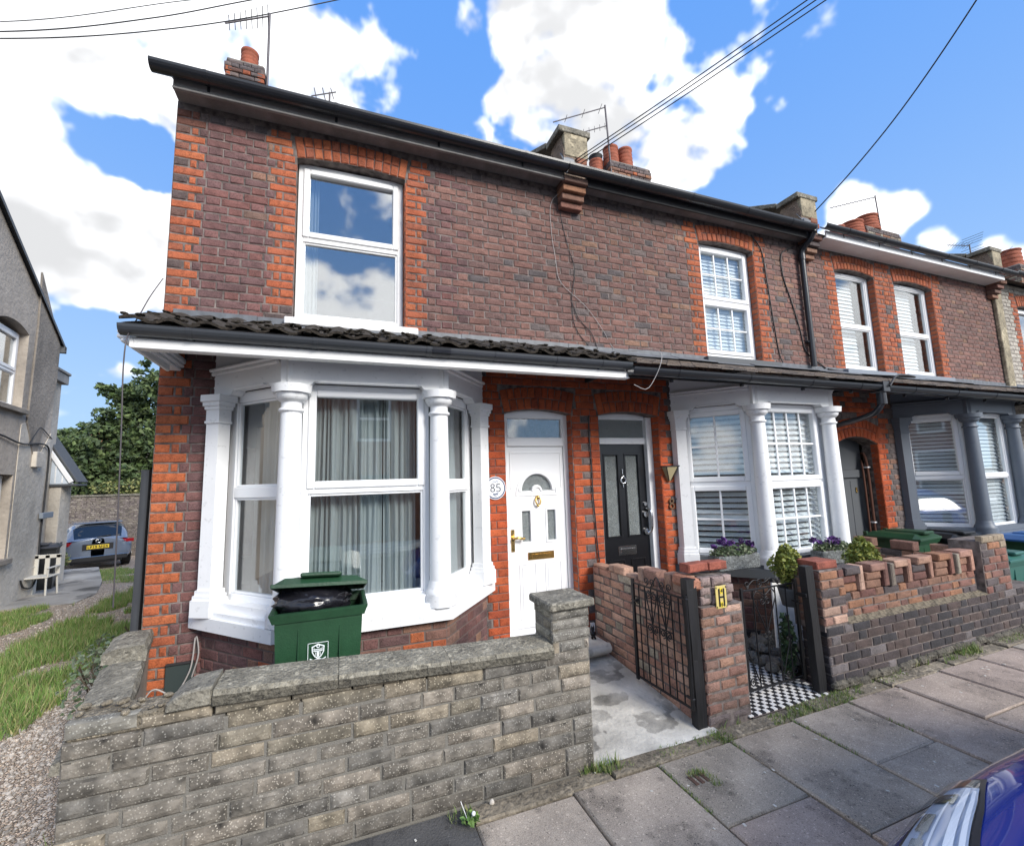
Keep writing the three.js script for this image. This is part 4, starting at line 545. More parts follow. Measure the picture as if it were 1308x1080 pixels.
{
  const r = rng(41), A = [[-1.05, -.55], [-1.7, -.7], [-2.5, -1.6], [-2.68, -4], [-2.78, -5.5], [-3.08, -9], [-2.3, -9.3], [-1.75, -6.5], [-1.3, -4.8], [-1.25, -3], [-1.15, -1.6]], B = [[-3.25, -4.4], [-3.22, -5.4], [-3.42, -7.3], [-3.7, -7.4], [-4.7, -7.35], [-4.4, -5]], C = [[-4.25, -10.3], [-3.3, -9.9], [-3.7, -13.3], [-5.5, -13.5]];
  const l = []; const put = (P, n, h0, h1, dens) => { const xs = P.map((p) => p[0]), zs = P.map((p) => p[1]); let k = 0; for (let t = 0; t < n * 8 && k < n; t++) { const x = rr(Math.min(...xs), Math.max(...xs), r), z = rr(Math.min(...zs), Math.max(...zs), r); const jx = (fbm3(x * 2, 3, z * 2, 3) - .5) * .5; if (!inside(P, x + jx, z + jx) || fbm3(x * 2.2 + 9, 1, z * 2.2, 3) < dens) continue; const hh = rr(h0, h1, r) * (.6 + fbm3(x * 3, 7, z * 3, 2)); l.push([x, gl(z) - .01, z, hh, rr(.006, .012, r)]); k++; } };
  put(A, 30000, .05, .15, .40); put(B, 9000, .03, .09, .42); put(C, 7000, .03, .08, .38);
  blades('grass', l, GREEN, 5);
  // weeds along the foot of the walls and in the pavement joints
  const w = [], wl = (x0, x1, z0, z1, n, h, k = .5) => { for (let i = 0; i < n; i++) { const x = rr(x0, x1, r), z = rr(z0, z1, r); if (fbm3(x * 5, 2, z * 5, 2) < k) continue; w.push([x, gp(x) - .008, z, rr(h * .4, h, r), rr(.004, .009, r)]); } };
  wl(2.62, 3.9, 1.5, 1.60, 900, .035, .5); wl(2.78, 3.05, 1.49, 1.58, 260, .09, .42); wl(3.8, 5.2, 1.50, 1.64, 1700, .04, .5); wl(3.95, 4.3, 1.5, 1.6, 260, .08, .45); wl(5.0, 8.5, 1.49, 1.60, 1800, .045, .52); wl(6.2, 7.4, 1.485, 1.58, 700, .10, .5); wl(3.36, 3.46, 1.78, 1.83, 120, .05, 0); wl(3.44, 3.5, 1.8, 1.95, 90, .05, 0);
  for (const x of [3.27, 3.875, 4.48, 5.085]) wl(x - .012, x + .012, 1.6, 2.1, 120, .03, .45);
  wl(1.93, 2.07, 1.5, 1.6, 60, .06, .3);
  for (let i = 0; i < 700; i++) { const z = rr(.9, 1.75, r), x = rr(.02, .17, r); if (r() < .3) continue; w.push([x, -.03, z, rr(.08, .3, r) * (z < 1.2 ? .7 : 1), rr(.006, .012, r)]); }
  blades('weeds', w, [[.12, .2, .04], [.16, .25, .05], [.2, .26, .08], [.3, .3, .12]], 6);
  // loose stones on the gravel
  const sg = new THREE.IcosahedronGeometry(1, 0), m = new THREE.InstancedMesh(sg, M.pebble, 15000), c = new THREE.Color(), q = new THREE.Quaternion();
  for (let i = 0; i < 15000; i++) { const z = i < 11000 ? rr(-2, 2.6, r) : rr(-12, -2, r), x = rr(z > -2 ? -2.2 : -3.6, z > .2 ? .14 : -.15 + Math.min(0, z) * .2, r), s = rr(.005, .014, r) * (i > 11000 ? 1.3 : 1); _e.set(rr(0, 6, r), rr(0, 6, r), 0); q.setFromEuler(_e); m.setMatrixAt(i, new THREE.Matrix4().compose(new THREE.Vector3(x, (z > 1.5 ? -.01 : gl(z)) + (fbm3(x * 1.1, 0, z * 1.1, 3) - .5) * .07 - .008, z), q, new THREE.Vector3(s * rr(.8, 1.5, r), s * .7, s))); const k = rr(.2, .58, r); m.setColorAt(i, c.setRGB(k, k * .9, k * .79)); }
  m.name = 'gravel'; m.userData.kind = 'stuff'; m.castShadow = m.receiveShadow = true; scene.add(m);
}
// ------------------------------------------------------------------ front walls and pillars
const F90 = -Math.PI / 2;
{
  const W = thing('garden_wall', 'low front wall of pale rock faced stone blocks before house 85', 'wall', [1.55, 0, 1.38]), r = rng(51), list = [], pil = [];
  const body = part(W, 'wall_core', [bl(.196, 2.9, -.1, .722, 1.30, 1.470, .002), bl(2.637, 2.902, .6, 1.0, 1.20, 1.470, .002)], M.mortarGrey);
  for (let i = 0; i < 9; i++) { const y = -.005 + (i + .5) * .0825; let x = .19; const tn = (x) => (i > 5 && x > .7 && x < 2.0 && r() < .6 ? 'buff' : r() < .08 ? 'buff' : 'stone'); while (x < 2.905) { let w = pick([.19, .24, .30, .34, .42], r); if (2.905 - x - w < .14) w = 2.905 - x; list.push({ x: x + w / 2 - .004, y: y + rr(-.002, .002, r), w: w - .008, h: .0755, tone: (() => { const t = tn(x), c = pick(TONE[t], r), k = i === 0 ? .72 : i === 1 ? .86 : 1; return c.map((v) => v * k); })(), dz: rr(-.003, .007, r) }); x += w; } }
  { let x = .77; while (x < 2.0) { const w = rr(.25, .38, r), h = .06 - (x - .77) * .037; if (h > .02) list.push({ x: x + w / 2, y: .737 + h / 2, w: w - .01, h, tone: 'buff' }); x += w; } list.push({ x: .33, y: .778, w: .272, h: .076, tone: [.36, .35, .31] }, { x: .62, y: .764, w: .29, h: .055, tone: 'buff' }); }
  for (let i = 0; i < 4; i++) list.push({ x: 2.772, y: .728 + i * .0675 + .034, w: i === 0 ? .17 : .28, h: .06, tone: [.33, .32, .29] }, ...(i === 0 ? [{ x: 2.885, y: .762, w: .04, h: .06, tone: 'stone' }] : []));
  lay(body, frame(0, 1.478), list, { seed: 52, d: .05, rough: .0040, stone: 1, name: 'stone', uneven: .005, tilt: .014 });
  const le = []; for (let i = 0; i < 9; i++) { const y = -.005 + (i + .5) * .0825; le.push({ x: -.09, y, w: .17, h: .072, tone: 'stone' }); }
  lay(body, frame(.19, 1.478, F90), le, { seed: 53, d: .04, rough: .004, stone: 1, name: 'stone' });
  const pl = []; for (let i = 0; i < 4; i++) { const y = .728 + i * .0675 + .034; if (i % 2) pl.push({ x: -.14, y, w: .275, h: .06, tone: [.40, .38, .31] }); else pl.push({ x: -.07, y, w: .13, h: .06, tone: 'buff' }, { x: -.208, y, w: .135, h: .06, tone: [.36, .34, .29] }); }
  lay(body, frame(2.63, 1.478, F90), pl, { seed: 54, d: .05, rough: .004, stone: 1, name: 'stone' });
  settle(body, 300);
  const grime = (g) => { const n = g.attributes.normal, c = new Float32Array(n.count * 3); for (let i = 0; i < n.count; i++) { const k = n.getY(i) < .45 ? .62 : 1.22; c[i * 3] = k; c[i * 3 + 1] = k * .99; c[i * 3 + 2] = k * .96; } g.setAttribute('color', new THREE.BufferAttribute(c, 3)); }; M.copingV = mat([.42, .40, .355], .95, { vc: 1, map: T.lichen, s: 2.4, bump: T.rough, bs: 6, h: .014 });  // tints coping by face direction: upward faces paler, all others darker
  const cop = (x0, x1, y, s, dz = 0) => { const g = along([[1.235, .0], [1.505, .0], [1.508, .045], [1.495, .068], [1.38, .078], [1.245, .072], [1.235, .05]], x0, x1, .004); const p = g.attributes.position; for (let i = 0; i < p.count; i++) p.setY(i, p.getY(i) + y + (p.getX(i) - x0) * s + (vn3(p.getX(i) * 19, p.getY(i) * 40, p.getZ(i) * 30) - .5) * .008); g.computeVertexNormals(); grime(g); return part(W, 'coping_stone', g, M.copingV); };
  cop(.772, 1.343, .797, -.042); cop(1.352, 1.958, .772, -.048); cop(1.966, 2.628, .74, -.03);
  { const g = ext([[.575, .793], [.766, .797], [.766, .887], [.645, .875], [.6, .848], [.578, .832]], .22, { b: .008 }); g.translate(0, 0, 1.27); part(W, 'coping_stone', g, M.coping); }
  { const l = [], rq = rng(9); for (let i = 0; i < 14; i++) { const s = rr(.008, .022, rq), g = new THREE.IcosahedronGeometry(s, 1), p = g.attributes.position; g.scale(1.5, .7, 1); l.push(at(g, rr(.2, .56, rq), .815 + rr(0, .02, rq), rr(1.32, 1.47, rq), rr(0, 6, rq))); } part(W, 'broken_mortar', [...l, bl(.2, .575, .73, .812, 1.29, 1.472, .01)], mat([.42, .37, .3], .98, { map: T.lichen, s: 3, bump: T.rough, bs: 5, h: .02 })); }
  part(W, 'pillar_cap', at((() => { const g = cb(.335, .052, .335, .009), p = g.attributes.position; for (let i = 0; i < p.count; i++) p.setY(i, p.getY(i) + (vn3(p.getX(i) * 15, 3, p.getZ(i) * 15) - .5) * .008); return g; })(), 2.77, 1.026, 1.345, .02), M.coping);
}
{
  const W = thing('garden_wall', 'rough rendered low side wall with weathered coping running along the lane', 'wall', [.05, 0, .7]), P = (t, x) => [lerp(.17, -.16, t) + x, lerp(1.46, .0, t)];
  const seg = (a, b, y0, y1, x0, x1) => { const g = slabPoly([P(a, x0), P(a, x1), P(b, x1), P(b, x0)], y0, y1), p = g.attributes.position; return g; };
  part(W, 'wall_body', [seg(.01, .72, -.15, .66, .02, .2), seg(.72, .99, -.15, .74, .02, .2)], M.render);
  const cs = (a, b, y, h, s) => { const k = 8, sec = [[-.02, 0], [.215, 0], [.222, h * .6], [.205, h], [.05, h * .95], [-.02, h * .6]], l = [], pt = (i, j) => { const t = lerp(a, b, i / k), q = P(t, sec[j][0]); return [q[0] + (vn3(i * 3.1 + a * 50, j * 2.3, 5) - .5) * .015, y + (t - a) * s + sec[j][1] + (vn3(i * 2.7 + a * 90, j * 4.1, 9) - .5) * .016, q[1]]; };
    for (let i = 0; i < k; i++) for (let j = 0; j < 6; j++) l.push([pt(i, j), pt(i, (j + 1) % 6), pt(i + 1, (j + 1) % 6), pt(i + 1, j)].reverse()); const cap = (i, f) => { for (let j = 1; j < 5; j++) { const q = [pt(i, 0), pt(i, j), pt(i, j + 1), pt(i, j + 1)]; l.push(f ? q.reverse() : q); } }; cap(0, 0); cap(k, 1); return part(W, 'coping_stone', quads(l), M.coping); };
  cs(.005, .30, .60, .07, .06); cs(.305, .71, .635, .085, .06); cs(.715, .985, .735, .1, .0);
}
{ // brick wall between the two paths
  const W = thing('garden_wall', 'narrow weathered brick wall with stepped top dividing the two front paths', 'wall', [3.85, 0, .7]), l = [], r = rng(61);
  const body = part(W, 'wall_core', [bl(3.806, 3.9, -.1, .93, .03, 1.40, .002)], M.mortar);
  for (let i = 0; i < 12; i++) { const y = .045 + (i + .5) * .0745; field(l, .04, 1.39, y, i, () => r() < .14 ? 'buff' : 'party', r, { h: .064, shift: rr(-.02, .02, r) }); }
  for (const [a, b, h] of [[.05, .3, .03], [.34, .42, .07], [.43, .6, .075], [.63, .78, .035], [.8, .88, .12], [.89, 1.06, .125], [1.08, 1.14, .07], [1.15, 1.23, .135], [1.24, 1.38, .14]]) l.push({ x: (a + b) / 2, y: .935 + h / 2, w: b - a - .006, h: h - .004, tone: 'party', d: .11, dz: rr(0, .006, r) });
  lay(body, frame(3.80, 0, F90), l, { seed: 62, rough: .003, uneven: .006 }); settle(body, 300);
}
{ // gate pillar with hydrant plate
  const W = thing('gate_pillar', 'crumbling brown brick gate pillar carrying a yellow hydrant plate', 'pillar', [4.06, 0, 1.32]), l = [], s = [], r = rng(71);
  const body = part(W, 'pillar_core', [bl(3.866, 4.264, -.1, .862, 1.17, 1.472, .002), bl(3.90, 4.2, .86, 1.07, 1.2, 1.452, .03)], M.mortar);
  for (let i = 0; i < 11; i++) { const y = .035 + (i + .5) * .0752, odd = i % 2, sh = odd ? [.13, .15, .115] : [.2155, .185]; let x = 3.858; for (const w of sh) { l.push({ x: x + w / 2, y, w: w - .006, h: .066, tone: i < 1 ? 'grey' : r() < .12 ? 'party' : 'red' }); x += w + .003; } s.push({ x: -.055, y, w: odd ? .1 : .1, h: .066, tone: 'red' }, { x: -.2, y, w: .17, h: .066, tone: 'red' }); }
  for (let i = 0; i < 3; i++) { const y = .90 + i * .068; let x = 3.89; for (const w of [.1, .115, .09]) { l.push({ x: x + w / 2, y, w: w - .006, h: .06, tone: r() < .6 ? [.27, .2, .18] : 'mixed', dz: -.018 + rr(-.012, .012, r), rz: rr(-.06, .06, r) }); x += w + .004; } }
  lay(body, frame(0, 1.478), l, { seed: 72, rough: .004, uneven: .008 }); lay(body, frame(3.858, 1.478, F90), s, { seed: 73, rough: .004, d: .04 }); settle(body, 120);
  part(W, 'broken_brick', [at(cb(.16, .09, .2, .02), 3.86, 1.03, 1.36, .2, .1, -.25)], toneMat([.42, .19, .12], false));
  const hp = solo('hydrant_sign', [bl(4.0, 4.105, .84, 1.005, 1.479, 1.487, .003)], mat([.62, .50, .17], .45, { map: T.paint, s: 6 }), 'yellow metal hydrant plate with a black letter H on brick pillar', 'hydrant sign');
  part(hp, 'letter', [bl(4.024, 4.036, .855, .985, 1.487, 1.491, .001), bl(4.070, 4.082, .855, .985, 1.487, 1.491, .001), bl(4.036, 4.070, .917, .930, 1.487, 1.491, .001)], M.black);
  part(hp, 'number_plate', [bl(4.041, 4.065, .948, .99, 1.487, 1.490, .001), bl(4.040, 4.064, .85, .888, 1.487, 1.490, .001)], mat([.72, .55, .04], .4));
  part(hp, 'numeral', [text('4', .026, 4.0435, .957, 1.490), text('6', .026, 4.0425, .857, 1.490)], M.black);
  part(hp, 'screw', [[4.007, .993], [4.098, .993], [4.007, .852], [4.098, .852]].map(([x, y]) => bl(x - .003, x + .003, y - .007, y + .007, 1.487, 1.4895, .001)), M.dark);
}
{ // loose bricks on the pillars
  const r = rng(81); for (const [x, y, z, a, w, lab] of [[3.93, 1.135, 1.36, .06, .2, 'loose red brick lying on top of the crumbling gate pillar, left one'], [4.13, 1.13, 1.35, -.1, .17, 'loose red brick lying on top of the crumbling gate pillar, right one']]) { const o = new THREE.Mesh(cachedBrick(w, .065, .1, 2, .003), toneMat([.34, .1, .065], false)); o.name = numbered('loose_brick'); o.position.set(x, y, z + .05); o.rotation.y = a; tag(o, lab, 'brick'); scene.add(o); const b = new THREE.Mesh(boxUV(bl(-w / 2 + .004, w / 2 - .004, -.03, .032, -.099, -.004, .004)), o.material); b.name = 'brick_body'; o.add(b); }
}
{ // front wall of 87
  const W = thing('garden_wall', 'dark blue brick front wall with red stepped brick top before house 87', 'wall', [6.75, 0, 1.4]), lo = [], up = [], r = rng(91);
  const body = part(W, 'wall_core', [bl(5.178, 8.6, -.1, .535, 1.25, 1.471, .002), bl(5.44, 7.6, .5, .72, 1.26, 1.402, .002), bl(5.16, 5.455, .5, 1.0, 1.20, 1.468, .002), bl(7.6, 8.1, .5, 1.06, 1.2, 1.468, .002)], M.mortar);
  for (let i = 0; i < 7; i++) { const y = .535 - (i + .5) * .0755; field(lo, 5.173, 8.6, y, i, (x) => r() < .05 + (x > 7.6 ? .1 : 0) ? [.16, .14, .14] : 'blue', r, { L: .222, H: .107 }); }
  for (let i = 0; i < 3; i++) field(up, 5.47, 7.56, .545 + (i + .5) * .073, i, () => 'mixed', r, { h: .063 });
  for (let i = 0; i < 6; i++) { const x = 5.475 + i * .35; up.push({ x: x + .295, y: .765 + .108, w: .062, h: .215, tone: r() < .5 ? 'party' : 'mixed', dz: .016, d: .12 }); if (i % 3 === 1) up.push({ x: x + .36, y: .765 + .1, w: .055, h: .2, tone: 'stock', dz: .04, d: .16 }); for (let k = 0; k < 2; k++) up.push({ x: x + .125 + rr(-.01, .01, r), y: .80 + k * .072, w: .21, h: .064, tone: 'mixed', d: .12 }); up.push({ x: x + .18, y: .80 + 2 * .073, w: .2, h: .066, tone: r() < .6 ? 'party' : 'mixed', dz: .02, d: .14 }); }
  const pr = []; for (let i = 0; i < 6; i++) { const y = .545 + (i + .5) * .0745, odd = i % 2; (odd ? [[5.265, .2155], [5.42, .08]] : [[5.21, .1035], [5.36, .18]]).forEach(([x, w]) => lo.push({ x, y, w: w - .004, h: .066, tone: i < 2 ? 'party' : 'mixed' })); pr.push({ x: -.06, y, w: .11, h: .066, tone: 'red' }, { x: -.19, y, w: .13, h: .066, tone: 'red' }); }
  for (let i = 0; i < 8; i++) { const y = .53 + (i + .5) * .073; (i % 2 ? [[7.72, .22], [7.96, .22]] : [[7.66, .11], [7.84, .22], [8.02, .12]]).forEach(([x, w]) => lo.push({ x, y, w: w - .006, h: .064, tone: i > 4 && r() < .5 ? [.3, .24, .17] : 'mixed', dz: i > 5 ? rr(-.01, .02, r) : 0 })); }
  lay(body, frame(0, 1.478), lo, { seed: 92, rough: .0025, uneven: .004 }); lay(body, frame(0, 1.41), up, { seed: 93, rough: .003, uneven: .006 }); lay(body, frame(5.155, 1.478, F90), pr, { seed: 94, rough: .003 });
  const ll = []; for (let i = 0; i < 8; i++) { const y = .535 - (i + .5) * .0755; ll.push({ x: -.06, y, w: .11, h: .067, tone: 'blue' }, { x: -.18, y, w: .11, h: .067, tone: 'blue' }); } lay(body, frame(5.172, 1.478, F90), ll, { seed: 95, rough: .003 });
  settle(body, 300);
  { const g = along([[1.40, .53], [1.474, .53], [1.474, .537], [1.40, .568]], 5.46, 7.62); const p = g.attributes.position; part(W, 'mortar_ledge', g, mat([.37, .31, .215], .95, { map: T.rough, s: 3, bump: T.rough, bs: 6, h: .03 })); }
  part(W, 'wall_footing', [...Array.from({ length: 24 }, (_, i) => at(cb(.16, .07, .07, .02), 5.25 + i * .14, gp(5.25 + i * .14) + .02 + rr(-.015, .02, r), 1.47 + rr(-.01, .012, r), 0, rr(-.2, .2, r)))], mat([.2, .185, .16], .95, { map: T.lichen, s: 2, bump: T.rough, bs: 5, h: .02 }));
  const o = new THREE.Mesh(cachedBrick(.24, .065, .1, 1, .002), toneMat([.30, .09, .06], false)); o.name = numbered('loose_brick'); o.position.set(5.30, 1.035, 1.45); o.rotation.y = -.05; tag(o, 'red brick laid on the pier beside the second black post', 'brick'); scene.add(o); const b = new THREE.Mesh(boxUV(bl(-.115, .115, -.03, .032, -.2, -.004, .004)), o.material); b.name = 'brick_body'; o.add(b);
}
{ // wall between the gardens of 87 and the third house
  const W = thing('garden_wall', 'red brick side wall with raised blocks between bins and evergreens', 'wall', [7.67, 0, .7]), l = [], r = rng(101);
  const body = part(W, 'wall_core', bl(7.622, 7.72, -.1, .86, .02, 1.38, .002), M.mortar);
  for (let i = 0; i < 12; i++) field(l, .03, 1.37, -.02 + (i + .5) * .0745, i, 'mixed', r, { h: .065 });
  for (const [a, b] of [[.2, .42], [.62, .86], [1.02, 1.25]]) l.push({ x: (a + b) / 2, y: .93, w: b - a, h: .1, tone: 'red', d: .11 });
  lay(body, frame(7.616, 0, F90), l, { seed: 102, rough: .003 }); settle(body, 150);
}
// ------------------------------------------------------------------ posts and gates
function rough(g, a, f) { const p = g.attributes.position; for (let i = 0; i < p.count; i++) { const x = p.getX(i), y = p.getY(i), z = p.getZ(i); p.setXYZ(i, x + (vn3(x * f + 3, y * f * .4, z * f) - .5) * a, y + (vn3(x * f, y * f, z * f + 7) - .5) * a, z + (vn3(x * f, y * f * .4 + 5, z * f) - .5) * a); } g.computeVertexNormals(); return g; }
function post(x, z, h, label, lean) { const t = thing('gate_post', label, 'post', [x, 0, z], 'black gate posts'); const g = new THREE.BoxGeometry(.085, h, .065, 3, 14, 3).toNonIndexed(); g.translate(0, h / 2, 0); rough(g, .012, 16); g.rotateZ(lean); g.translate(x, 0, z); part(t, 'timber', g, M.postBlack); return t; }
const post1 = post(3.808, 1.435, 1.075, 'black timber gate post standing against the pillar with the hydrant plate', .015), post2 = post(5.068, 1.435, 1.05, 'black timber gate post leaning beside the dark blue brick wall', .02);
part(post1, 'hinge', [bl(3.72, 3.745, .93, .945, 1.40, 1.48), bl(3.72, 3.745, .24, .255, 1.40, 1.48)], M.iron);
part(post2, 'latch_plate', bl(4.985, 5.005, .80, .83, 1.36, 1.46), M.iron);
function spiral(cx, cy, r, turns, a0, dir, rad = .005) { const p = []; const n = Math.ceil(turns * 12); for (let i = 0; i <= n; i++) { const t = i / n, a = a0 + dir * t * turns * 6.283, q = r * (1 - t * .8); p.push([cx + q * Math.cos(a), cy + q * Math.sin(a), 0]); } return tube(p, rad, n * 2, 5); }
function gate(label, W, h, M4, style) {
  const t = thing('iron_gate', label, 'gate', [0, 0, 0].map((_, i) => M4.elements[12 + i]), 'wrought iron garden gates'), add = (n, l) => part(t, n, [].concat(l).map((g) => g.applyMatrix4(M4)), M.iron);
  const b = .006, nb = style ? 5 : 8;
  add('stile', bl(-.012, .012, 0, h, -.008, .008, .002)); add('stile', bl(W - .015, W + .015, -.02, h + .01, -.01, .01, .002)); add('rail', bl(0, W, h - .03, h - .018, -.007, .007, .001)); add('rail', bl(0, W, .0, .014, -.007, .007, .001));
  const X = (i) => W * i / nb;
  for (let i = 1; i < nb; i++) add('bar', rod([X(i), .01, 0], [X(i), h - .02, 0], b, 6));
  const s = [];
  if (!style) {
    add('rail', bl(X(2), X(6), h * .60, h * .60 + .008, -.005, .005, .001));
    for (const [a, c] of [[2, 4], [4, 6]]) { const m = (X(a) + X(c)) / 2, dx = (X(c) - X(a)) / 2; s.push(rod([X(a), h - .05, 0], [m, h * .6, 0], .005), rod([X(c), h - .05, 0], [m, h * .6, 0], .005)); for (const k of [-1, 1]) s.push(spiral(m + k * dx * .45, h - .085, .036, 1.6, Math.PI / 2, k), spiral(m + k * dx * .45, h * .6 - .03, .034, 1.6, -Math.PI / 2, -k)); }
    for (const [x, k] of [[X(4) - .06, 1], [X(4) + .06, -1], [X(4) - .14, 1], [X(4) + .13, -1]]) s.push(spiral(x, h + .022, .032, 1.4, -Math.PI / 2, k)); s.push(tube([[X(3), h - .02, 0], [X(3.5), h + .03, 0], [X(4), h + .075, 0], [X(4.5), h + .03, 0], [X(5), h - .02, 0]], .005, 20, 5));
  } else {
    s.push(rod([X(1), h * .86, 0], [X(2), h * .52, 0], .005), rod([X(3), h * .86, 0], [X(2), h * .52, 0], .005), tube([[X(1), h * .9, 0], [X(1.3), h - .04, 0], [X(2), h * .9, 0], [X(2.7), h - .04, 0], [X(3), h * .9, 0]], .005, 20, 5));
    for (const k of [-1, 1]) s.push(spiral(X(2) + k * .03, h * .84, .034, 1.5, Math.PI / 2, k), spiral(X(2) + k * .026, h * .5, .026, 1.5, Math.PI / 2, k), spiral(X(2) + k * .05, h + .025, .036, 1.5, -Math.PI / 2, -k), spiral(X(4) + k * .022, h * .42, .022, 1.4, Math.PI / 2, k));
    s.push(rod([X(4), h * .40, 0], [X(3), .02, 0], .005), rod([X(4), h * .40, 0], [W, .06, 0], .005), spiral(X(.5), h + .02, .03, 1.4, -Math.PI / 2, 1), spiral(X(3.4), h + .02, .03, 1.4, -Math.PI / 2, -1), spiral(X(4.3), .07, .035, 1.5, 0, 1), spiral(X(3.6), .05, .03, 1.5, 3, -1), rod([0, .35, 0], [X(1), .04, 0], .005), spiral(X(.4), .06, .035, 1.5, 1, 1), tube([[X(.5), h, 0], [X(1.2), h + .05, 0], [X(2), h + .02, 0], [X(2.8), h + .05, 0], [X(3.4), h, 0]], .005, 20, 5));
  }
  add('scrollwork', s); add('latch', [bl(W - .05, W + .02, h * .78, h * .78 + .012, -.015, .02), at(new THREE.TorusGeometry(.018, .006, 5, 12), W - .03, h * .78, .02), bl(W - .02, W + .03, h * .74, h * .76, -.01, .012)]);
  return t;
}
gate('black iron gate swung open along the stepped brick wall', .62, .79, new THREE.Matrix4().makeRotationY(Math.PI / 2 + .03).setPosition(3.735, .172, 1.46), 0);
gate('black iron scroll gate across the black and white tiled path', .64, .80, new THREE.Matrix4().makeRotationY(.02).setPosition(4.44, .105, 1.31), 1);

// ------------------------------------------------------------------ wheelie bins
const binGreen = mat([.026, .098, .044], .45, { map: T.render, s: 1.2, bump: T.fine, bs: 4, h: .0008 }), binDark = mat([.016, .018, .02], .4), binBlue = mat([.03, .11, .3], .4), binTeal = mat([.03, .12, .1], .4);
function bin(label, body, lidM, o = {}) {
  const t = thing('wheelie_bin', label, 'bin', [0, 0, 0], o.group), W = o.w ?? .56, D = o.d ?? .62, H = o.h ?? 1.0;
  const ring = (w, d, y, z = 0) => [[-w / 2, y, d / 2 + z], [w / 2, y, d / 2 + z], [w / 2, y, -d / 2 + z], [-w / 2, y, -d / 2 + z]], lv = [ring(W * .78, D * .74, .05, -.02), ring(W * .80, D * .76, H * .3, -.02), ring(W * .885, D * .9, H * .93), ring(W * .885, D * .9, H * .955)], q = [];
  for (let i = 0; i < lv.length - 1; i++) for (let k = 0; k < 4; k++) { const n = (k + 1) % 4; q.push([lv[i][k], lv[i][n], lv[i + 1][n], lv[i + 1][k]]); } q.push([lv[0][3], lv[0][2], lv[0][1], lv[0][0]]);
  const rim = (y0, y1, w0, w1, d0, d1) => { const a = ring(w0, d0, y0), b = ring(w1, d1, y1), c = ring(w1 - .05, d1 - .05, y1), e = ring(w1 - .07, d1 - .07, y0), l = []; for (let k = 0; k < 4; k++) { const n = (k + 1) % 4; l.push([a[k], a[n], b[n], b[k]], [b[k], b[n], c[n], c[k]], [c[k], c[n], e[n], e[k]], [e[k], e[n], a[n], a[k]]); } return quads(l); };
  part(t, 'body', [quads(q), bl(-.12, -.112, H * .15, H * .9, D * .40, D * .452, .004), bl(.112, .12, H * .15, H * .9, D * .40, D * .452, .004)], body);
  part(t, 'rim', [rim(H * .945, H * .99, W * .93, W * .99, D * .95, D), rim(H * .985, H * 1.0, W * .99, W, D, D * 1.01)], body);
  part(t, 'inside', quads([[[-W * .4, H * .7, D * .38], [W * .4, H * .7, D * .38], [W * .4, H * .7, -D * .38], [-W * .4, H * .7, -D * .38]]]), M.dark);
  const lid = (() => { const N = 8, l = [], P = (i, k) => { const u = i / N - .5, v = k / N - .5, e = Math.max(Math.abs(u), Math.abs(v)) * 2; return [u * W * 1.02, .045 * (1 - Math.pow(e, 4)) + (e > .98 ? -.02 : 0), v * D * 1.02]; }; for (let i = 0; i < N; i++) for (let k = 0; k < N; k++) l.push([P(i, k), P(i, k + 1), P(i + 1, k + 1), P(i + 1, k)]); const sk = []; for (let k = 0; k < 1; k++) sk.push(bl(-W * .51, W * .51, -.045, -.02, -D * .51, -D * .49, .004), bl(-W * .51, W * .51, -.045, -.015, D * .49, D * .515, .004), bl(-W * .51, -W * .49, -.045, -.02, -D * .49, D * .49, .004), bl(W * .49, W * .51, -.045, -.02, -D * .49, D * .49, .004)); return [...[quads(l)], ...sk, bl(-W * .22, W * .22, .03, .062, -D * .2, D * .5, .01), ...[-1, 1].map((s) => bl(s * W * .46 - .02, s * W * .46 + .02, -.01, .035, -D * .5, -D * .42, .006))]; })();
  const lm = new THREE.Matrix4().makeTranslation(0, H + .035, -D * .5).multiply(new THREE.Matrix4().makeRotationFromEuler(new THREE.Euler(-(o.open ?? 0), 0, o.roll ?? 0))).multiply(new THREE.Matrix4().makeTranslation(0, o.lift ?? 0, D * .5)).multiply(new THREE.Matrix4().makeScale(o.lid ?? 1, o.lid ? .8 : 1, 1));
  part(t, 'lid', lid.map((g) => g.applyMatrix4(lm)), lidM);
  part(t, 'handle', rod([-W * .4, H * .97, -D * .56], [W * .4, H * .97, -D * .56], .014, 8), body);
  for (const s of [-1, 1]) part(t, 'wheel', [at(new THREE.CylinderGeometry(.1, .1, .045, 18), s * W * .40, .1, -D * .36, 0, 0, Math.PI / 2)], M.dark);
  return t;
}
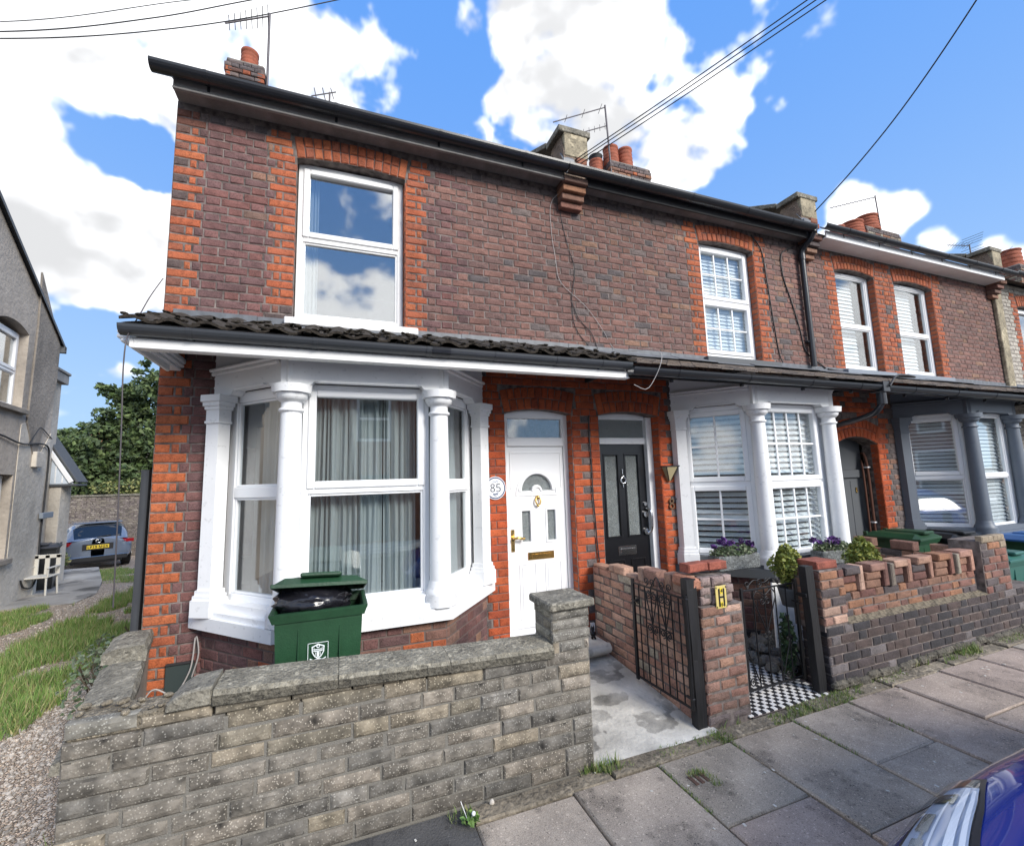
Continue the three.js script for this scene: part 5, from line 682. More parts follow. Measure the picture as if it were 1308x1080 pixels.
{
  const b = bin('green wheelie bin with lid propped open by a black rubbish bag', binGreen, binGreen, { w: .557, d: .44, h: 1.03, open: .27, roll: -.05, lift: .02, lid: .97, group: undefined });
  const sw = .115, sh = .14, y0 = .70, z = .2025, cx = -.005; // council crest transfer
  const line = (x0, x1, a, c) => bl(cx + x0, cx + x1, y0 + a, y0 + c, z, z + .0012, .0003);
  const st = [line(-sw / 2, sw / 2, sh - .003, sh), line(-sw / 2, -sw / 2 + .003, 0, sh), line(sw / 2 - .003, sw / 2, 0, sh), line(-sw / 2, sw / 2, 0, .003), line(-sw / 2, sw / 2, .034, .036), line(-sw / 2 + .004, sw / 2 - .004, .004, .011)];
  const sh2 = (k, d) => { const p = [[-.036, .118], [-.012, .128], [0, .133], [.012, .128], [.036, .118], [.034, .085], [.02, .06], [0, .046], [-.02, .06], [-.034, .085]].map(([x, y]) => new THREE.Vector2(x * k, (y - .09) * k + .09)); return p; };
  const so = new THREE.Shape(sh2(1)); so.holes.push(new THREE.Path(sh2(.83))); const ring = new THREE.ExtrudeGeometry(so, { depth: .0012, bevelEnabled: false }).translate(cx, y0, z);
  const inner = [at(new THREE.TorusGeometry(.008, .003, 4, 12), cx, y0 + .118, z), line(-.026, .026, .098, .103), line(-.022, .022, .088, .094), line(-.006, .006, .058, .09), line(-.026, -.02, .09, .108), line(.02, .026, .09, .108), line(-.014, -.01, .066, .084), line(.01, .014, .066, .084), tube([[cx - .045, y0 + .05, z], [cx - .025, y0 + .041, z], [cx, y0 + .046, z], [cx + .025, y0 + .041, z], [cx + .045, y0 + .05, z]], .0035, 16, 4)];
  part(b, 'sticker', [...st, ring, ...inner, text('WATFORD', .0135, cx, y0 + .017, z, { mid: 1, sx: 1.02, d: .0012 })], mat([.72, .78, .78], .5));
  const bi = new THREE.IcosahedronGeometry(1, 9); bi.deleteAttribute('normal'); bi.deleteAttribute('uv'); const bag = mergeVertices(bi, 1e-4), p = bag.attributes.position; for (let i = 0; i < p.count; i++) { const x = p.getX(i), y = p.getY(i), zz = p.getZ(i), k = 1 + (fbm3(x * 2.2 + 5, y * 5, zz * 2.2, 4) - .5) * .45 + Math.abs(vn3(x * 4, y * 8, zz * 4 + 3) - .5) * .22 + Math.abs(vn3(x * 9 + 5, y * 16, zz * 9) - .5) * .09; p.setXYZ(i, x * .215 * k, y * .115 * k, zz * .18 * k); } bag.computeVertexNormals(); bag.translate(-.045, 1.05, .02);
  b.position.set(1.236, .07, .935); b.updateMatrix();
  const bg = solo('rubbish_bag', bag, mat([.012, .012, .016], .22), 'black plastic rubbish bag stuffed under the raised green bin lid', 'rubbish bag'); bg.position.copy(b.position);
  const m1 = bin('green wheelie bin behind the castellated wall near the dark passage', binGreen, binGreen, { group: undefined }); m1.position.set(8.32, -.06, .36); m1.rotation.y = .1;
  const m2 = bin('black wheelie bin behind the wall under the grey bay window', binDark, binDark); m2.position.set(9.05, -.10, .45); m2.rotation.y = -.05;
  const m3 = bin('teal recycling bin just behind the right brick pier of the wall', binTeal, binTeal); m3.position.set(8.78, -.26, 1.0);
  const m4 = bin('green recycling bin with blue lid at the right edge past the brick pier', binGreen, binBlue); m4.position.set(10.05, -.16, .92);
}
// ------------------------------------------------------------------ plants
function leaves(n, at0, rad, size, cols, seed, shape) { // small leaf faces through a volume
  const r = rng(seed), pos = [], col = [], v = new THREE.Vector3(); for (let i = 0; i < n; i++) { const u = rr(-1, 1, r), a = rr(0, 6.283, r), d = Math.pow(r(), .4), s = Math.sqrt(1 - u * u); let x = s * Math.cos(a) * d, y = u * d, z = s * Math.sin(a) * d; if (shape) [x, y, z] = shape(x, y, z, r); const c = pick(cols, r), k = rr(.7, 1.3, r), sz = rr(size * .6, size * 1.3, r); _e.set(rr(-1.2, 1.2, r), rr(0, 6.28, r), rr(-1.2, 1.2, r)); _m.makeRotationFromEuler(_e); const q = [[-.5, 0, 0], [0, -.32, .08], [.5, 0, 0], [0, .32, .08]].map((p) => { v.set(p[0] * sz, p[1] * sz, p[2] * sz).applyMatrix4(_m); return [v.x + at0[0] + x * rad[0], v.y + at0[1] + y * rad[1], v.z + at0[2] + z * rad[2]]; }); for (const t of [[0, 1, 2], [0, 2, 3]]) for (const j of t) { pos.push(...q[j]); col.push(c[0] * k, c[1] * k, c[2] * k); } }
  const g = new THREE.BufferGeometry(); g.setAttribute('position', new THREE.BufferAttribute(new Float32Array(pos), 3)); g.setAttribute('color', new THREE.BufferAttribute(new Float32Array(col), 3)); g.computeVertexNormals(); return g;
}
const CON = [[.17, .21, .03], [.24, .27, .04], [.13, .18, .03], [.30, .30, .05]];
for (const [x, y, z, k, lab, sd] of [[5.2, .98, 1.15, 1, 'small yellow green evergreen between the tiled path and brick pier', 3], [6.16, .98, 1.2, 1.02, 'small yellow green evergreen behind the castellated red brick wall', 4]]) {
  const t = thing('evergreen_shrub', lab, 'shrub', [x, y - .32, z]); part(t, 'foliage', leaves(2600, [x, y + .02, z], [.15 * k, .19 * k, .15 * k], .036, CON, sd, (a, b, c) => { const w = b > 0 ? 1 - b * .55 : 1 + b * .25, f = 1 + .15 * Math.sin(a * 9 + c * 7); return [a * w * f, b, c * w * f]; }), M.leaf); part(t, 'stem', rod([x, y - .32, z], [x, y + .1, z], .012), M.bark); part(t, 'pot', lathe([[.0, 0], [.075, 0], [.1, .14], [.105, .16], [.095, .16]], 16).translate(x, y - .34, z), M.slate);
}
{
  const st = mat([.30, .33, .36], .8, { map: T.lichen, s: 5, bump: T.rough, bs: 6, h: .012 }), VIO = [[.06, .015, .13], [.04, .012, .08], [.12, .03, .22], [.18, .06, .3]], GR = [[.1, .15, .06], [.16, .2, .1], [.25, .28, .18], [.07, .11, .05]];
  for (const [x0, x1, y, z, lab, sd] of [[4.77, 5.30, .905, .70, 'grey stone window box with dark purple pansies on sill, nearer the black door', 5], [6.08, 6.55, .86, .80, 'grey stone window box with purple pansies and pale leaves before front bay window', 6]]) {
    const t = thing('window_box', lab, 'planter', [(x0 + x1) / 2, y, z]), cx = (x0 + x1) / 2, w = x1 - x0, rot = sd === 5 ? -.75 : 0, F = new THREE.Matrix4().makeRotationY(rot * 0).setPosition(0, 0, 0);
    part(t, 'trough', [bl(x0, x1, y, y + .14, z - .075, z + .075, .008)], st); part(t, 'soil', bl(x0 + .02, x1 - .02, y + .13, y + .146, z - .06, z + .06, .002), M.soil);
    part(t, 'foliage', leaves(900, [cx, y + .17, z], [w * .56, .06, .1], .035, GR, sd), M.leaf);
    const r = rng(sd * 7); for (let i = 0; i < 9; i++) part(t, 'flower', leaves(16, [rr(x0 - .03, x1, r), y + rr(.2, .29, r), z + rr(-.03, .08, r)], [.03, .025, .025], .05, VIO, sd * 20 + i), M.leaf);
  }
}
{ // climbing weeds and the thin stems on the corner of the lane
  const r = rng(13); for (const [x, z, h, lab] of [[-.35, -.3, .75, 'scrawny grey green weed with bare stems by the lane, nearest the side wall'], [-.75, -1.4, .6, 'low grey green leafy weed in the lane grass behind side wall'], [-.2, -.9, .85, 'tall thin weed growing against the grey post at the house corner']]) { const t = thing('weed_plant', lab, 'weed', [x, gl(z), z]); const st = []; for (let i = 0; i < 5; i++) st.push(tube([[x, gl(z), z], [x + rr(-.1, .1, r), gl(z) + h * .5, z + rr(-.1, .1, r)], [x + rr(-.25, .25, r), gl(z) + h * rr(.7, 1, r), z + rr(-.2, .2, r)]], .006, 8, 4)); part(t, 'stem', st, M.bark); part(t, 'foliage', leaves(260, [x, gl(z) + h * .6, z], [.24, h * .4, .22], .05, [[.13, .18, .11], [.2, .24, .16], [.1, .15, .07]], Math.round(h * 100)), M.leaf); }
  const t = thing('ivy_plant', 'dark leafy creeper growing at the foot of the leaning black post', 'creeper', [5.1, .1, 1.25]); part(t, 'foliage', leaves(420, [5.02, .35, 1.22], [.07, .28, .06], .05, [[.03, .07, .025], [.05, .1, .03]], 55), M.leaf); part(t, 'stem', rod([5.03, .08, 1.22], [5.03, .6, 1.22], .006), M.bark);
}
{ const t = thing('weed_plant', 'small weed with a white flower in the pavement joint by the stone wall', 'weed', [2.03, 0, 1.62]); part(t, 'foliage', leaves(60, [2.03, .03, 1.63], [.05, .03, .05], .035, [[.12, .24, .05], [.18, .3, .07]], 71), M.leaf); part(t, 'stem', [rod([2.03, -.01, 1.62], [1.99, .1, 1.58], .002, 4), rod([2.03, -.01, 1.62], [2.04, .06, 1.64], .002, 4)], M.leaf); part(t, 'flower', at(new THREE.SphereGeometry(.012, 6, 5), 2.045, .065, 1.645), M.upvc); }
{ const r = rng(23), W = [[.6, .58, .52], [.5, .45, .36], [.7, .7, .68]].map((c) => mat(c, .9)); const t = []; for (let i = 0; i < 60; i++) { const x = rr(1.2, 7, r), z = rr(1.52, 2.9, r) , s = rr(.004, .011, r); t.push(at(cb(s * 2, .003, s * 1.2, .001), x, (x > 2.05 ? gp(x) : -.004) + .005, z, rr(0, 6, r))); } const o = struct('litter', t, W[0]); o.userData.kind = 'stuff'; }
{ const t = solo('stone_chip', at(rough(plain(new THREE.IcosahedronGeometry(.015, 1)), .012, 40), 0, 0, 0), mat([.5, .46, .4], .9), 'pale stone chip lying on dirt at the foot of the stone wall', 'stone'); t.position.set(2.19, .012, 1.53); }
// ------------------------------------------------------------------ front garden odds and ends
{ const t = solo('board', at(cb(.42, .60, .02, .004), 0, 0, 0), mat([.86, .86, .84], .7, { map: T.paint, s: 2 }), 'pale board leaning behind the scroll gate beside rubble heap', 'board'); t.position.set(5.52, .44, .88); t.rotation.set(-.12, -.1, -.13, 'YXZ'); const e = part(t, 'edge_strip', bl(-.21, .21, .30, .335, -.015, .02, .004), M.dark); }
{ const t = thing('rubble_heap', 'heap of grey broken rubble stones beside the tiled path', 'rubble', [5.4, .1, .7]), r = rng(19), RB = [[.17, .16, .14], [.22, .2, .17], [.13, .12, .11]].map((c) => mat(c, .95, { bump: T.rough, bs: 6, h: .02 })); for (let i = 0; i < 120; i++) { const x = rr(4.98, 6.0, r), z = rr(.45, 1.1, r), s = rr(.035, .075, r), y = .09 + Math.max(0, .14 - Math.hypot(x - 5.5, (z - .75) * 1.4) * .16) * r(); const g = new THREE.IcosahedronGeometry(s, 1); g.scale(rr(.8, 1.5, r), rr(.5, .8, r), 1); rough(plain(g), s * .5, 22); at(g, x, y, z, rr(0, 6, r), rr(-.4, .4, r)); part(t, 'stone', g, pick(RB, r)); } }
{ const t = thing('house_sign', 'oval white house number plaque 85 with blue rim beside white door', 'house sign', [2.765, 1.77, .01]), e = (rx, ry, z0, z1) => { const g = new THREE.CylinderGeometry(1, 1, z1 - z0, 36); g.rotateX(Math.PI / 2); g.scale(rx, ry, 1); return g.translate(2.765, 1.77, (z0 + z1) / 2); };
  part(t, 'rim', e(.108, .112, .003, .014), mat([.78, .8, .84], .2)); part(t, 'band', e(.101, .105, .0135, .0155), mat([.02, .035, .11], .2)); part(t, 'face', e(.09, .094, .0155, .0172), mat([.8, .82, .86], .15));
  part(t, 'numeral', text('85', .078, 2.765, 1.733, .0172, { mid: 1, thin: 1, sx: 1 }).translate(0, 0, 0), M.black);
  const f = []; for (let i = -3; i <= 3; i++) f.push(at(new THREE.SphereGeometry(.006, 6, 5), 2.765 + i * .008, 1.711 - Math.abs(i) * -.001 + (i % 2) * .004, .0175)); part(t, 'ornament', [...f, tube([[2.735, 1.829, .018], [2.75, 1.835, .018], [2.765, 1.83, .018], [2.78, 1.836, .018], [2.795, 1.828, .018]], .003, 16, 4), tube([[2.745, 1.70, .018], [2.765, 1.694, .018], [2.785, 1.70, .018]], .003, 8, 4)], mat([.03, .07, .16], .4)); }
for (const [c, x, lab] of [['8', 4.845, 'bronze metal numeral 8 fixed to the red brick by the black door'], ['7', 4.955, 'bronze metal numeral 7 fixed to the brick near the second bay']]) solo('house_number', text(c, .115, x, 1.463, .006, { thin: 1, d: .014 }), mat([.2, .13, .08], .35, { metal: .6 }), lab, 'house number');
{ const t = thing('wall_light', 'small triangular wall light on brick pier beside the black door', 'wall light', [4.87, 1.86, .0]); part(t, 'cap', [ext([[-.11, 0], [.11, 0], [.1, .012], [-.1, .012]], .09).translate(4.875, 1.94, .002)], M.iron); part(t, 'shade', quads([[[4.795, 1.938, .085], [4.955, 1.938, .085], [4.885, 1.775, .03], [4.865, 1.775, .03]], [[4.955, 1.938, .085], [4.955, 1.938, .004], [4.885, 1.775, .004], [4.885, 1.775, .03]], [[4.795, 1.938, .004], [4.795, 1.938, .085], [4.865, 1.775, .03], [4.865, 1.775, .004]]]), mat([.34, .29, .17], .35)); part(t, 'rim', [rod([4.795, 1.938, .085], [4.865, 1.775, .03], .006, 5), rod([4.955, 1.938, .085], [4.885, 1.775, .03], .006, 5)], M.iron); }
{ const t = thing('boot_scraper', 'small black iron ornament standing on the step by white door', 'ornament', [3.66, .29, .22]); part(t, 'body', [at(new THREE.SphereGeometry(.028, 10, 8), 3.66, .34, .22), at(new THREE.SphereGeometry(.02, 8, 6), 3.655, .385, .225), rod([3.655, .29, .21], [3.66, .34, .22], .012), rod([3.68, .29, .23], [3.665, .33, .22], .01), at(new THREE.ConeGeometry(.008, .03, 5), 3.645, .41, .225), at(new THREE.ConeGeometry(.008, .03, 5), 3.667, .41, .225)], M.iron); }  // lumpy black ornament with two pointed ears, its shape guessed
solo('pvc_panel', bl(3.755, 3.80, .165, .37, .004, .03, .003), M.upvc, 'narrow white plastic panel at foot of brick between the doors', 'panel');
{ const t = thing('drain_cover', 'dark plastic vent cover low on the wall beside the side wall', 'vent cover', [.24, .45, .0]); part(t, 'plate', bl(.15, .33, .30, .55, .004, .02, .003), mat([.03, .045, .045], .6)); part(t, 'rim', bl(.15, .33, .55, .565, .004, .03, .003), M.dark); }
solo('fence_post', at(rough(new THREE.BoxGeometry(.05, 1.35, .06, 2, 12, 2).toNonIndexed(), .006, 10), -.085, 1.335, -.1), M.greyWood, 'grey painted post standing against the corner of house 85', 'post');
// ------------------------------------------------------------------ cables on the fronts
const cab = (pts, r, m, lab, seg) => solo('cable', tube(pts, r, seg ?? pts.length * 8, 5), m, lab, 'cable');
cab([[-.03, 3.55, .01], [-.006, 3.285, .3], [.044, 3.036, .6], [.108, 2.80, .92], [.111, 2.729, .95], [.109, 2.584, .95], [.122, 2.252, .95], [.137, 1.75, .95], [.149, 1.2, .95]], .004, M.aerial, 'loose grey cable hanging down past the left end of the lower gutter', 70);
cab([[3.86, 2.52, .012], [3.85, 2.3, .014], [3.862, 2.0, .014], [3.86, 1.7, .014], [3.875, 1.4, .014], [3.882, 1.2, .014], [3.90, .96, .014]], .007, M.cable, 'thin black cable running down the brick pier between front doors');
cab([[3.66, 5.1, .06], [3.52, 4.95, .012], [3.5, 4.6, .01], [3.54, 4.25, .01], [3.58, 4.02, .01], [3.9, 3.75, .01], [4.1, 3.5, .012], [4.22, 3.3, .02], [4.1, 2.96, .96], [3.98, 2.7, .97], [3.9, 2.62, .96], [3.78, 2.66, .95]], .003, M.cableWhite, 'pale cable straggling down the upper brick front from the corbel', 90);
cab([[3.64, 5.12, .06], [3.62, 4.9, .012], [3.70, 4.45, .01], [3.77, 4.2, .01], [3.72, 3.8, .01], [3.75, 3.5, .01], [3.9, 3.3, .01]], .004, M.cable, 'dark cable curving down the upper brick front below the corbel', 60);
cab([[3.72, 3.78, .01], [3.8, 3.6, .01], [3.95, 3.45, .01], [4.02, 3.27, .01]], .004, M.cable, 'thin dark cable loop low on the upper brick front');
cab([[6.55, 5.08, .02], [6.72, 4.9, .012], [6.78, 4.4, .012], [6.83, 3.8, .012], [6.88, 3.4, .012], [6.9, 3.3, .03]], .008, M.cable, 'black cable down the orange brick edge of the upper window of 87', 50);
cab([[7.38, 5.05, .02], [7.12, 4.9, .012], [7.1, 4.6, .01], [7.22, 4.2, .01], [7.33, 3.8, .01], [7.4, 3.5, .012], [7.75, 3.28, .02]], .009, M.cable, 'black cable sagging beside the tall black drainpipe', 60);
cab([[7.8, 3.27, .02], [8.3, 3.22, .06], [8.2, 3.0, .8], [7.5, 2.93, .98], [7.33, 2.8, 1.0]], .012, M.cable, 'thick black cable trailing over the lower roof by drainpipe', 40);
cab([[.32, .45, .02], [.36, .62, .04], [.34, .75, .05], [.31, .5, .05], [.22, .36, .06], [.1, .42, .07], [.02, .3, .08]], .006, M.cableWhite, 'loose pale cable looping from the low vent by the bay', 50);
{ const t = thing('drainpipe', 'tall black cast iron drainpipe on the front between the second and third houses', 'drainpipe', [7.46, 3.2, .06]); part(t, 'pipe', [rod([7.46, 3.28, .06], [7.46, 4.9, .06], .038, 12), tube([[7.46, 4.88, .06], [7.46, 4.98, .08], [7.47, 5.08, .2], [7.48, 5.18, .26]], .038, 16, 10)], M.gutterBlack); part(t, 'collar', rod([7.46, 4.83, .06], [7.46, 4.92, .06], .047, 12), M.gutterBlack); part(t, 'outlet', rod([7.46, 5.15, .25], [7.48, 5.25, .26], .055, 12), M.gutterBlack); part(t, 'bracket', bl(7.40, 7.52, 3.62, 3.65, .004, .06), M.gutterBlack); }
{ const t = thing('drainpipe', 'black gutter outlet and sloping pipe under the lower roof beside second bay', 'drainpipe', [7.3, 2.7, .9]); part(t, 'outlet', [rod([7.3, 2.60, .915], [7.3, 2.86, .915], .05, 12), bl(7.24, 7.36, 2.74, 2.86, .84, .985)], M.gutterBlack); part(t, 'pipe', tube([[7.3, 2.62, .915], [7.28, 2.52, .85], [7.55, 2.4, .1], [7.6, 2.35, .05], [7.6, 2.2, .05]], .034, 30, 10), M.gutterBlack); }
// stepped brick corbels and parapets on the party lines
function corbel(x0, x1, lab) { const t = thing('brick_corbel', lab, 'corbel', [(x0 + x1) / 2, 4.87, 0]); for (let i = 0; i < 4; i++) { const d = .03 + i * .045, y = 4.865 + i * .076; part(t, 'brick', bl(x0 - i * .004, x1 + i * .004, y, y + .068, .004, d + .05, .006), toneMat(pick(TONE[i % 2 ? 'red' : 'mixed']), false)); part(t, 'mortar_bed', bl(x0 + .008, x1 - .008, y + .064, y + .078, .004, d + .035, .002), M.mortarDark); } }
corbel(3.60, 3.87, 'stepped red brick corbel under eaves between 85 and 87'); corbel(7.50, 7.70, 'stepped red brick corbel under eaves next to the drainpipe'); corbel(12.36, 12.56, 'stepped red brick corbel under eaves by the pale end house');
function parapet(x0, x1, lab) {
  const t = thing('party_wall_parapet', lab, 'parapet', [(x0 + x1) / 2, 5.2, 0]), sl = .5, L = 4.1, e = [[.16, 5.2], [.16, 5.5], [.10, 5.72], [-.12, 5.72], [-.2, 5.56], [-L, 5.46 + sl * L], [-L, 5.2 + sl * (L - .2)]];
  part(t, 'brickwork', along(e, x0 + .04, x1 - .04), M.brickStock ??= mat([.27, .2, .15], .95, { map: T.brick, s: 3, bump: T.rough, bs: 6, h: .02 }));
  part(t, 'kneeler', [bl(x0 + .05, x1 - .02, 5.44, 5.72, .1, .17, .006)], M.cream);
  const cp = [bl(x0 - .02, x1 + .02, 5.72, 5.795, -.16, .18, .008)]; for (let i = 0; i < 7; i++) { const z = -.18 - i * .56; cp.push(at(cb(x1 - x0 + .06, .06, .62, .008), (x0 + x1) / 2, 5.76 + .5 * (-z + .1) + (i ? 0 : .02), z - .26, 0, Math.atan(.5))); } for (const g of cp) part(t, 'coping_stone', g, M.coping);
  part(t, 'flashing', [quads([[[x0 + .02, 5.33, .2], [x0 + .16, 5.33, .2], [x0 + .16, 5.56, .1], [x0 + .02, 5.5, .1]]]), bl(x0, x0 + .14, 5.3, 5.36, .1, .22)], M.lead); part(t, 'brick', bl(x0 + .17, x1 - .04, 5.28, 5.35, .12, .2, .005), toneMat([.4, .11, .05], false)); part(t, 'brick', bl(x0 + .19, x1 - .05, 5.36, 5.43, .11, .19, .005), toneMat([.3, .12, .07], false));
}
parapet(3.58, 3.95, 'stone capped parapet on the roof line between houses 85 and 87'); parapet(7.36, 7.74, 'stone capped parapet on the roof line above the drainpipe'); parapet(12.3, 12.65, 'stone capped parapet at the far end of the terrace roof');
// ------------------------------------------------------------------ chimneys and aerials
function pot(t, x, y, z, h, r, lab) { const p = [[r * .92, 0], [r, .03], [r * .96, .06]]; for (let i = 0; i < 4; i++) { const a = .06 + (h - .12) * (i / 4), b = .06 + (h - .12) * ((i + .75) / 4), k = 1 - .1 * i / 4; p.push([r * k * .9, a], [r * k * .98, a + .02], [r * k * .9, b]); } p.push([r * .8, h - .06], [r * .92, h - .04], [r * .92, h], [r * .78, h], [r * .74, h - .1]); return part(t, 'chimney_pot', lathe(p, 20).translate(x, y, z), M.terracotta, lab); }
function chimney(lab, x0, x1, z0, z1, yb, yt, tone, pots, most = 60) {
  const t = thing('chimney', lab, 'chimney', [(x0 + x1) / 2, yb, (z0 + z1) / 2]), core = part(t, 'stack', bl(x0 + .006, x1 - .006, yb, yt, z0 + .006, z1 - .006, .003), M.mortarDark), n = Math.round((yt - yb) / CH), r = rng(Math.round(x0 * 100)), F = [frame(x0, z1), frame(x0, z0, F90), frame(x1, z1, -F90)];
  for (let i = 0; i < n; i++) { const y = yt - (i + .5) * CH, o = i < 5 ? [.03, .045, .045, .03, .015][i] : 0; F.forEach((f, k) => { const L = k ? z1 - z0 : x1 - x0, l = []; field(l, -o, L + o, y, i + k, () => i < 2 ? 'grey' : pick(tone, r), r); l.forEach((b) => { b.dz = o; b.d = .06 + o; }); lay(core, f, l, { seed: i * 3 + k, rough: .004, uneven: .006 }); }); }
  settle(core, most); part(t, 'flaunching', [bl(x0 - .02, x1 + .02, yt - .02, yt + .03, z0 - .02, z1 + .02, .03)], M.renderDark);
  for (const p of pots) pot(t, ...p); return t;
}
chimney('single pot brick chimney above the end of house 85', -.50, .0, -4.0, -3.5, 6.9, 8.83, ['sooty', 'grey', 'quoinUp'], [[-.24, 8.84, -3.74, .42, .15]]);
{ const c = chimney('brick chimney with cluster of terracotta pots above house 87', 6.84, 7.86, -4.3, -3.5, 6.6, 8.8, ['red', 'mixed', 'quoinUp'], [[6.98, 8.8, -3.68, .46, .19], [7.36, 8.8, -3.68, .5, .19], [6.62, 8.46, -3.75, .44, .17], [7.15, 8.8, -4.1, .44, .17], [6.33, 8.3, -3.8, .3, .16]]); part(c, 'cowl', at(new THREE.CylinderGeometry(.16, .13, .09, 14), 6.62, 8.97, -3.75), M.dark); part(c, 'lower_stack', [bl(6.2, 6.85, 6.6, 8.46, -4.2, -3.62, .02)], M.brickStock); }
chimney('brick chimney with red pots above the third house', 15.55, 17.05, -4.3, -3.5, 6.6, 8.85, ['mixed', 'stock'], [[16.05, 8.85, -3.75, .5, .33], [16.55, 8.85, -4.0, .5, .2], [15.25, 8.5, -3.7, .48, .32], [14.6, 8.3, -3.7, .45, .2]]);
chimney('distant chimney with a red pot at the right edge of the roofline', 24.3, 25.6, -4.6, -3.6, 7, 9.05, ['stock', 'mixed'], [[24.8, 9.05, -4, .75, .38]], 20);
function aerial(lab, base, top, boom, els, o = {}) { const t = thing('television_aerial', lab, 'aerial', base, 'television aerials on the roofs'); part(t, 'mast', rod(base, top, o.r ?? .02, 6), M.aerial); const A = new THREE.Vector3(...top).add(new THREE.Vector3(0, -.05, 0)), B = new THREE.Vector3(...boom), d = B.clone().sub(A), s = new THREE.Vector3(d.z, 0, -d.x).normalize(); part(t, 'boom', rod(A.toArray(), B.toArray(), .013, 5), M.aerial); const l = []; for (let i = 0; i < els; i++) { const p = A.clone().addScaledVector(d, (i + .3) / els), w = (o.w ?? .22) * (1 - .4 * i / els), v = o.vert ? new THREE.Vector3(0, 1, 0) : s.clone().multiplyScalar(.8).add(new THREE.Vector3(0, .5, 0)).normalize(); l.push(rod(p.clone().addScaledVector(v, -w).toArray(), p.clone().addScaledVector(v, w).toArray(), .006, 4)); } part(t, 'elements', l, M.aerial); if (o.grid) { const g = []; for (const k of [-1, 1]) for (let i = 0; i < 4; i++) { const c = A.clone().addScaledVector(d, -.06).add(new THREE.Vector3(0, k * (.08 + i * .09), 0)).addScaledVector(d.clone().normalize(), -.05 - i * .05); g.push(rod(c.clone().addScaledVector(s, -.28).toArray(), c.clone().addScaledVector(s, .28).toArray(), .007, 4)); } part(t, 'reflector', g, M.aerial); } return t; }
aerial('television aerial on a mast beside the single pot chimney', [.08, 7.6, -3.5], [.07, 9.9, -3.5], [-.56, 9.42, -3.45], 8, { w: .16, grid: 0 });
{ const t = aerial('tall aerial with two booms behind the chimney of house 87', [6.86, 7.2, -3.45], [6.78, 10.15, -3.5], [5.45, 9.36, -3.5], 3, { w: .1 }); part(t, 'lower_boom', [rod([6.8, 9.65, -3.5], [6.0, 9.23, -3.5], .012, 5), ...[0, 1, 2, 3, 4, 5].map((i) => rod([6.75 - i * .14, 9.55 - i * .075, -3.5], [6.75 - i * .14, 9.7 - i * .075, -3.5], .007, 4))], M.aerial); }
aerial('slim aerial on a mast by the chimney above the third house', [16.25, 7.2, -3.45], [16.18, 9.95, -3.5], [14.05, 9.12, -3.5], 11, { w: .09 });
aerial('spiky aerial near the right edge beyond the pale end house', [20.95, 7.2, -3.5], [20.93, 9.2, -3.5], [19.6, 8.95, -3.5], 8, { w: .13, grid: 1 });
aerial('low aerial with long thin elements at the far right roof edge', [22.95, 7.2, -3.6], [23.0, 9.1, -3.6], [21.4, 8.72, -3.6], 3, { w: .5 });
{ const t = thing('television_aerial', 'small aerial tip poking above the eaves of house 85', 'aerial', [.95, 6.2, -2], 'television aerials on the roofs'); part(t, 'mast', rod([1.12, 5.9, -1.6], [1.12, 7.02, -1.6], .012, 5), M.aerial); part(t, 'elements', [rod([.9, 6.90, -1.6], [1.2, 7.05, -1.6], .008, 5), ...[0, 1, 2].map((i) => rod([.93 + i * .1, 7.03 + i * .03, -1.6], [.97 + i * .1, 6.84 + i * .05, -1.6], .006, 4))], M.aerial); }
// overhead wires
function wire(a, b, sag, r, lab) { const p = []; for (let i = 0; i <= 10; i++) { const t = i / 10; p.push([lerp(a[0], b[0], t), lerp(a[1], b[1], t) - sag * 4 * t * (1 - t), lerp(a[2], b[2], t)]); } return solo('overhead_wire', tube(p, r, 40, 5), M.cable, lab, 'wire'); }
const wireAt = (pts, r, lab) => solo('overhead_wire', tube(pts, r, 60, 5), M.cable, lab, 'wire');
wireAt([[-13, 10.6, -8.46], [-6.2, 12.73, -8.46], [-2.66, 14.72, -8.46], [2, 17.2, -8.46]], .010, 'uppermost of the three overhead wires at the top left of the sky');
wireAt([[-13, 10.5, -8.46], [-6.2, 12.47, -8.46], [-3.4, 13.9, -8.46], [-1.23, 15.3, -8.46], [3, 18, -8.46]], .015, 'middle one of the three overhead wires crossing the cloudy corner of sky');
wireAt([[-13, 10.5, -8.46], [-6.2, 12.29, -8.46], [-2.6, 13.95, -8.46], [1, 16.2, -8.46], [4, 18.3, -8.46]], .015, 'lowest of the three overhead wires, passing by the aerial');
for (const [a, b, lab] of [[[3.73, 5.26, .27], [5.23, 5.92, 2.04], 'telephone wire from the corbel between 85 and 87 up to the right, lowest of three'], [[3.71, 5.29, .27], [5.10, 5.87, 2.04], 'telephone wire from the corbel between 85 and 87 up to the right, middle of three'], [[3.69, 5.31, .27], [4.97, 5.81, 2.04], 'telephone wire from the corbel between 85 and 87 up to the right, topmost of three']]) wireAt([a, [lerp(a[0], b[0], .5), lerp(a[1], b[1], .5) - .012, lerp(a[2], b[2], .5)], b, [b[0] + (b[0] - a[0]) * 2.5, b[1] + (b[1] - a[1]) * 2.6, b[2] + (b[2] - a[2]) * 2.5]], .0055, lab);
wireAt([[7.54, 5.47, .26], [7.46, 5.66, .8], [7.39, 5.99, 1.45], [7.26, 6.51, 2.24], [7.0, 7.3, 3.3], [6.2, 8.4, 6]], .008, 'single drooping black wire from the roof above the drainpipe');

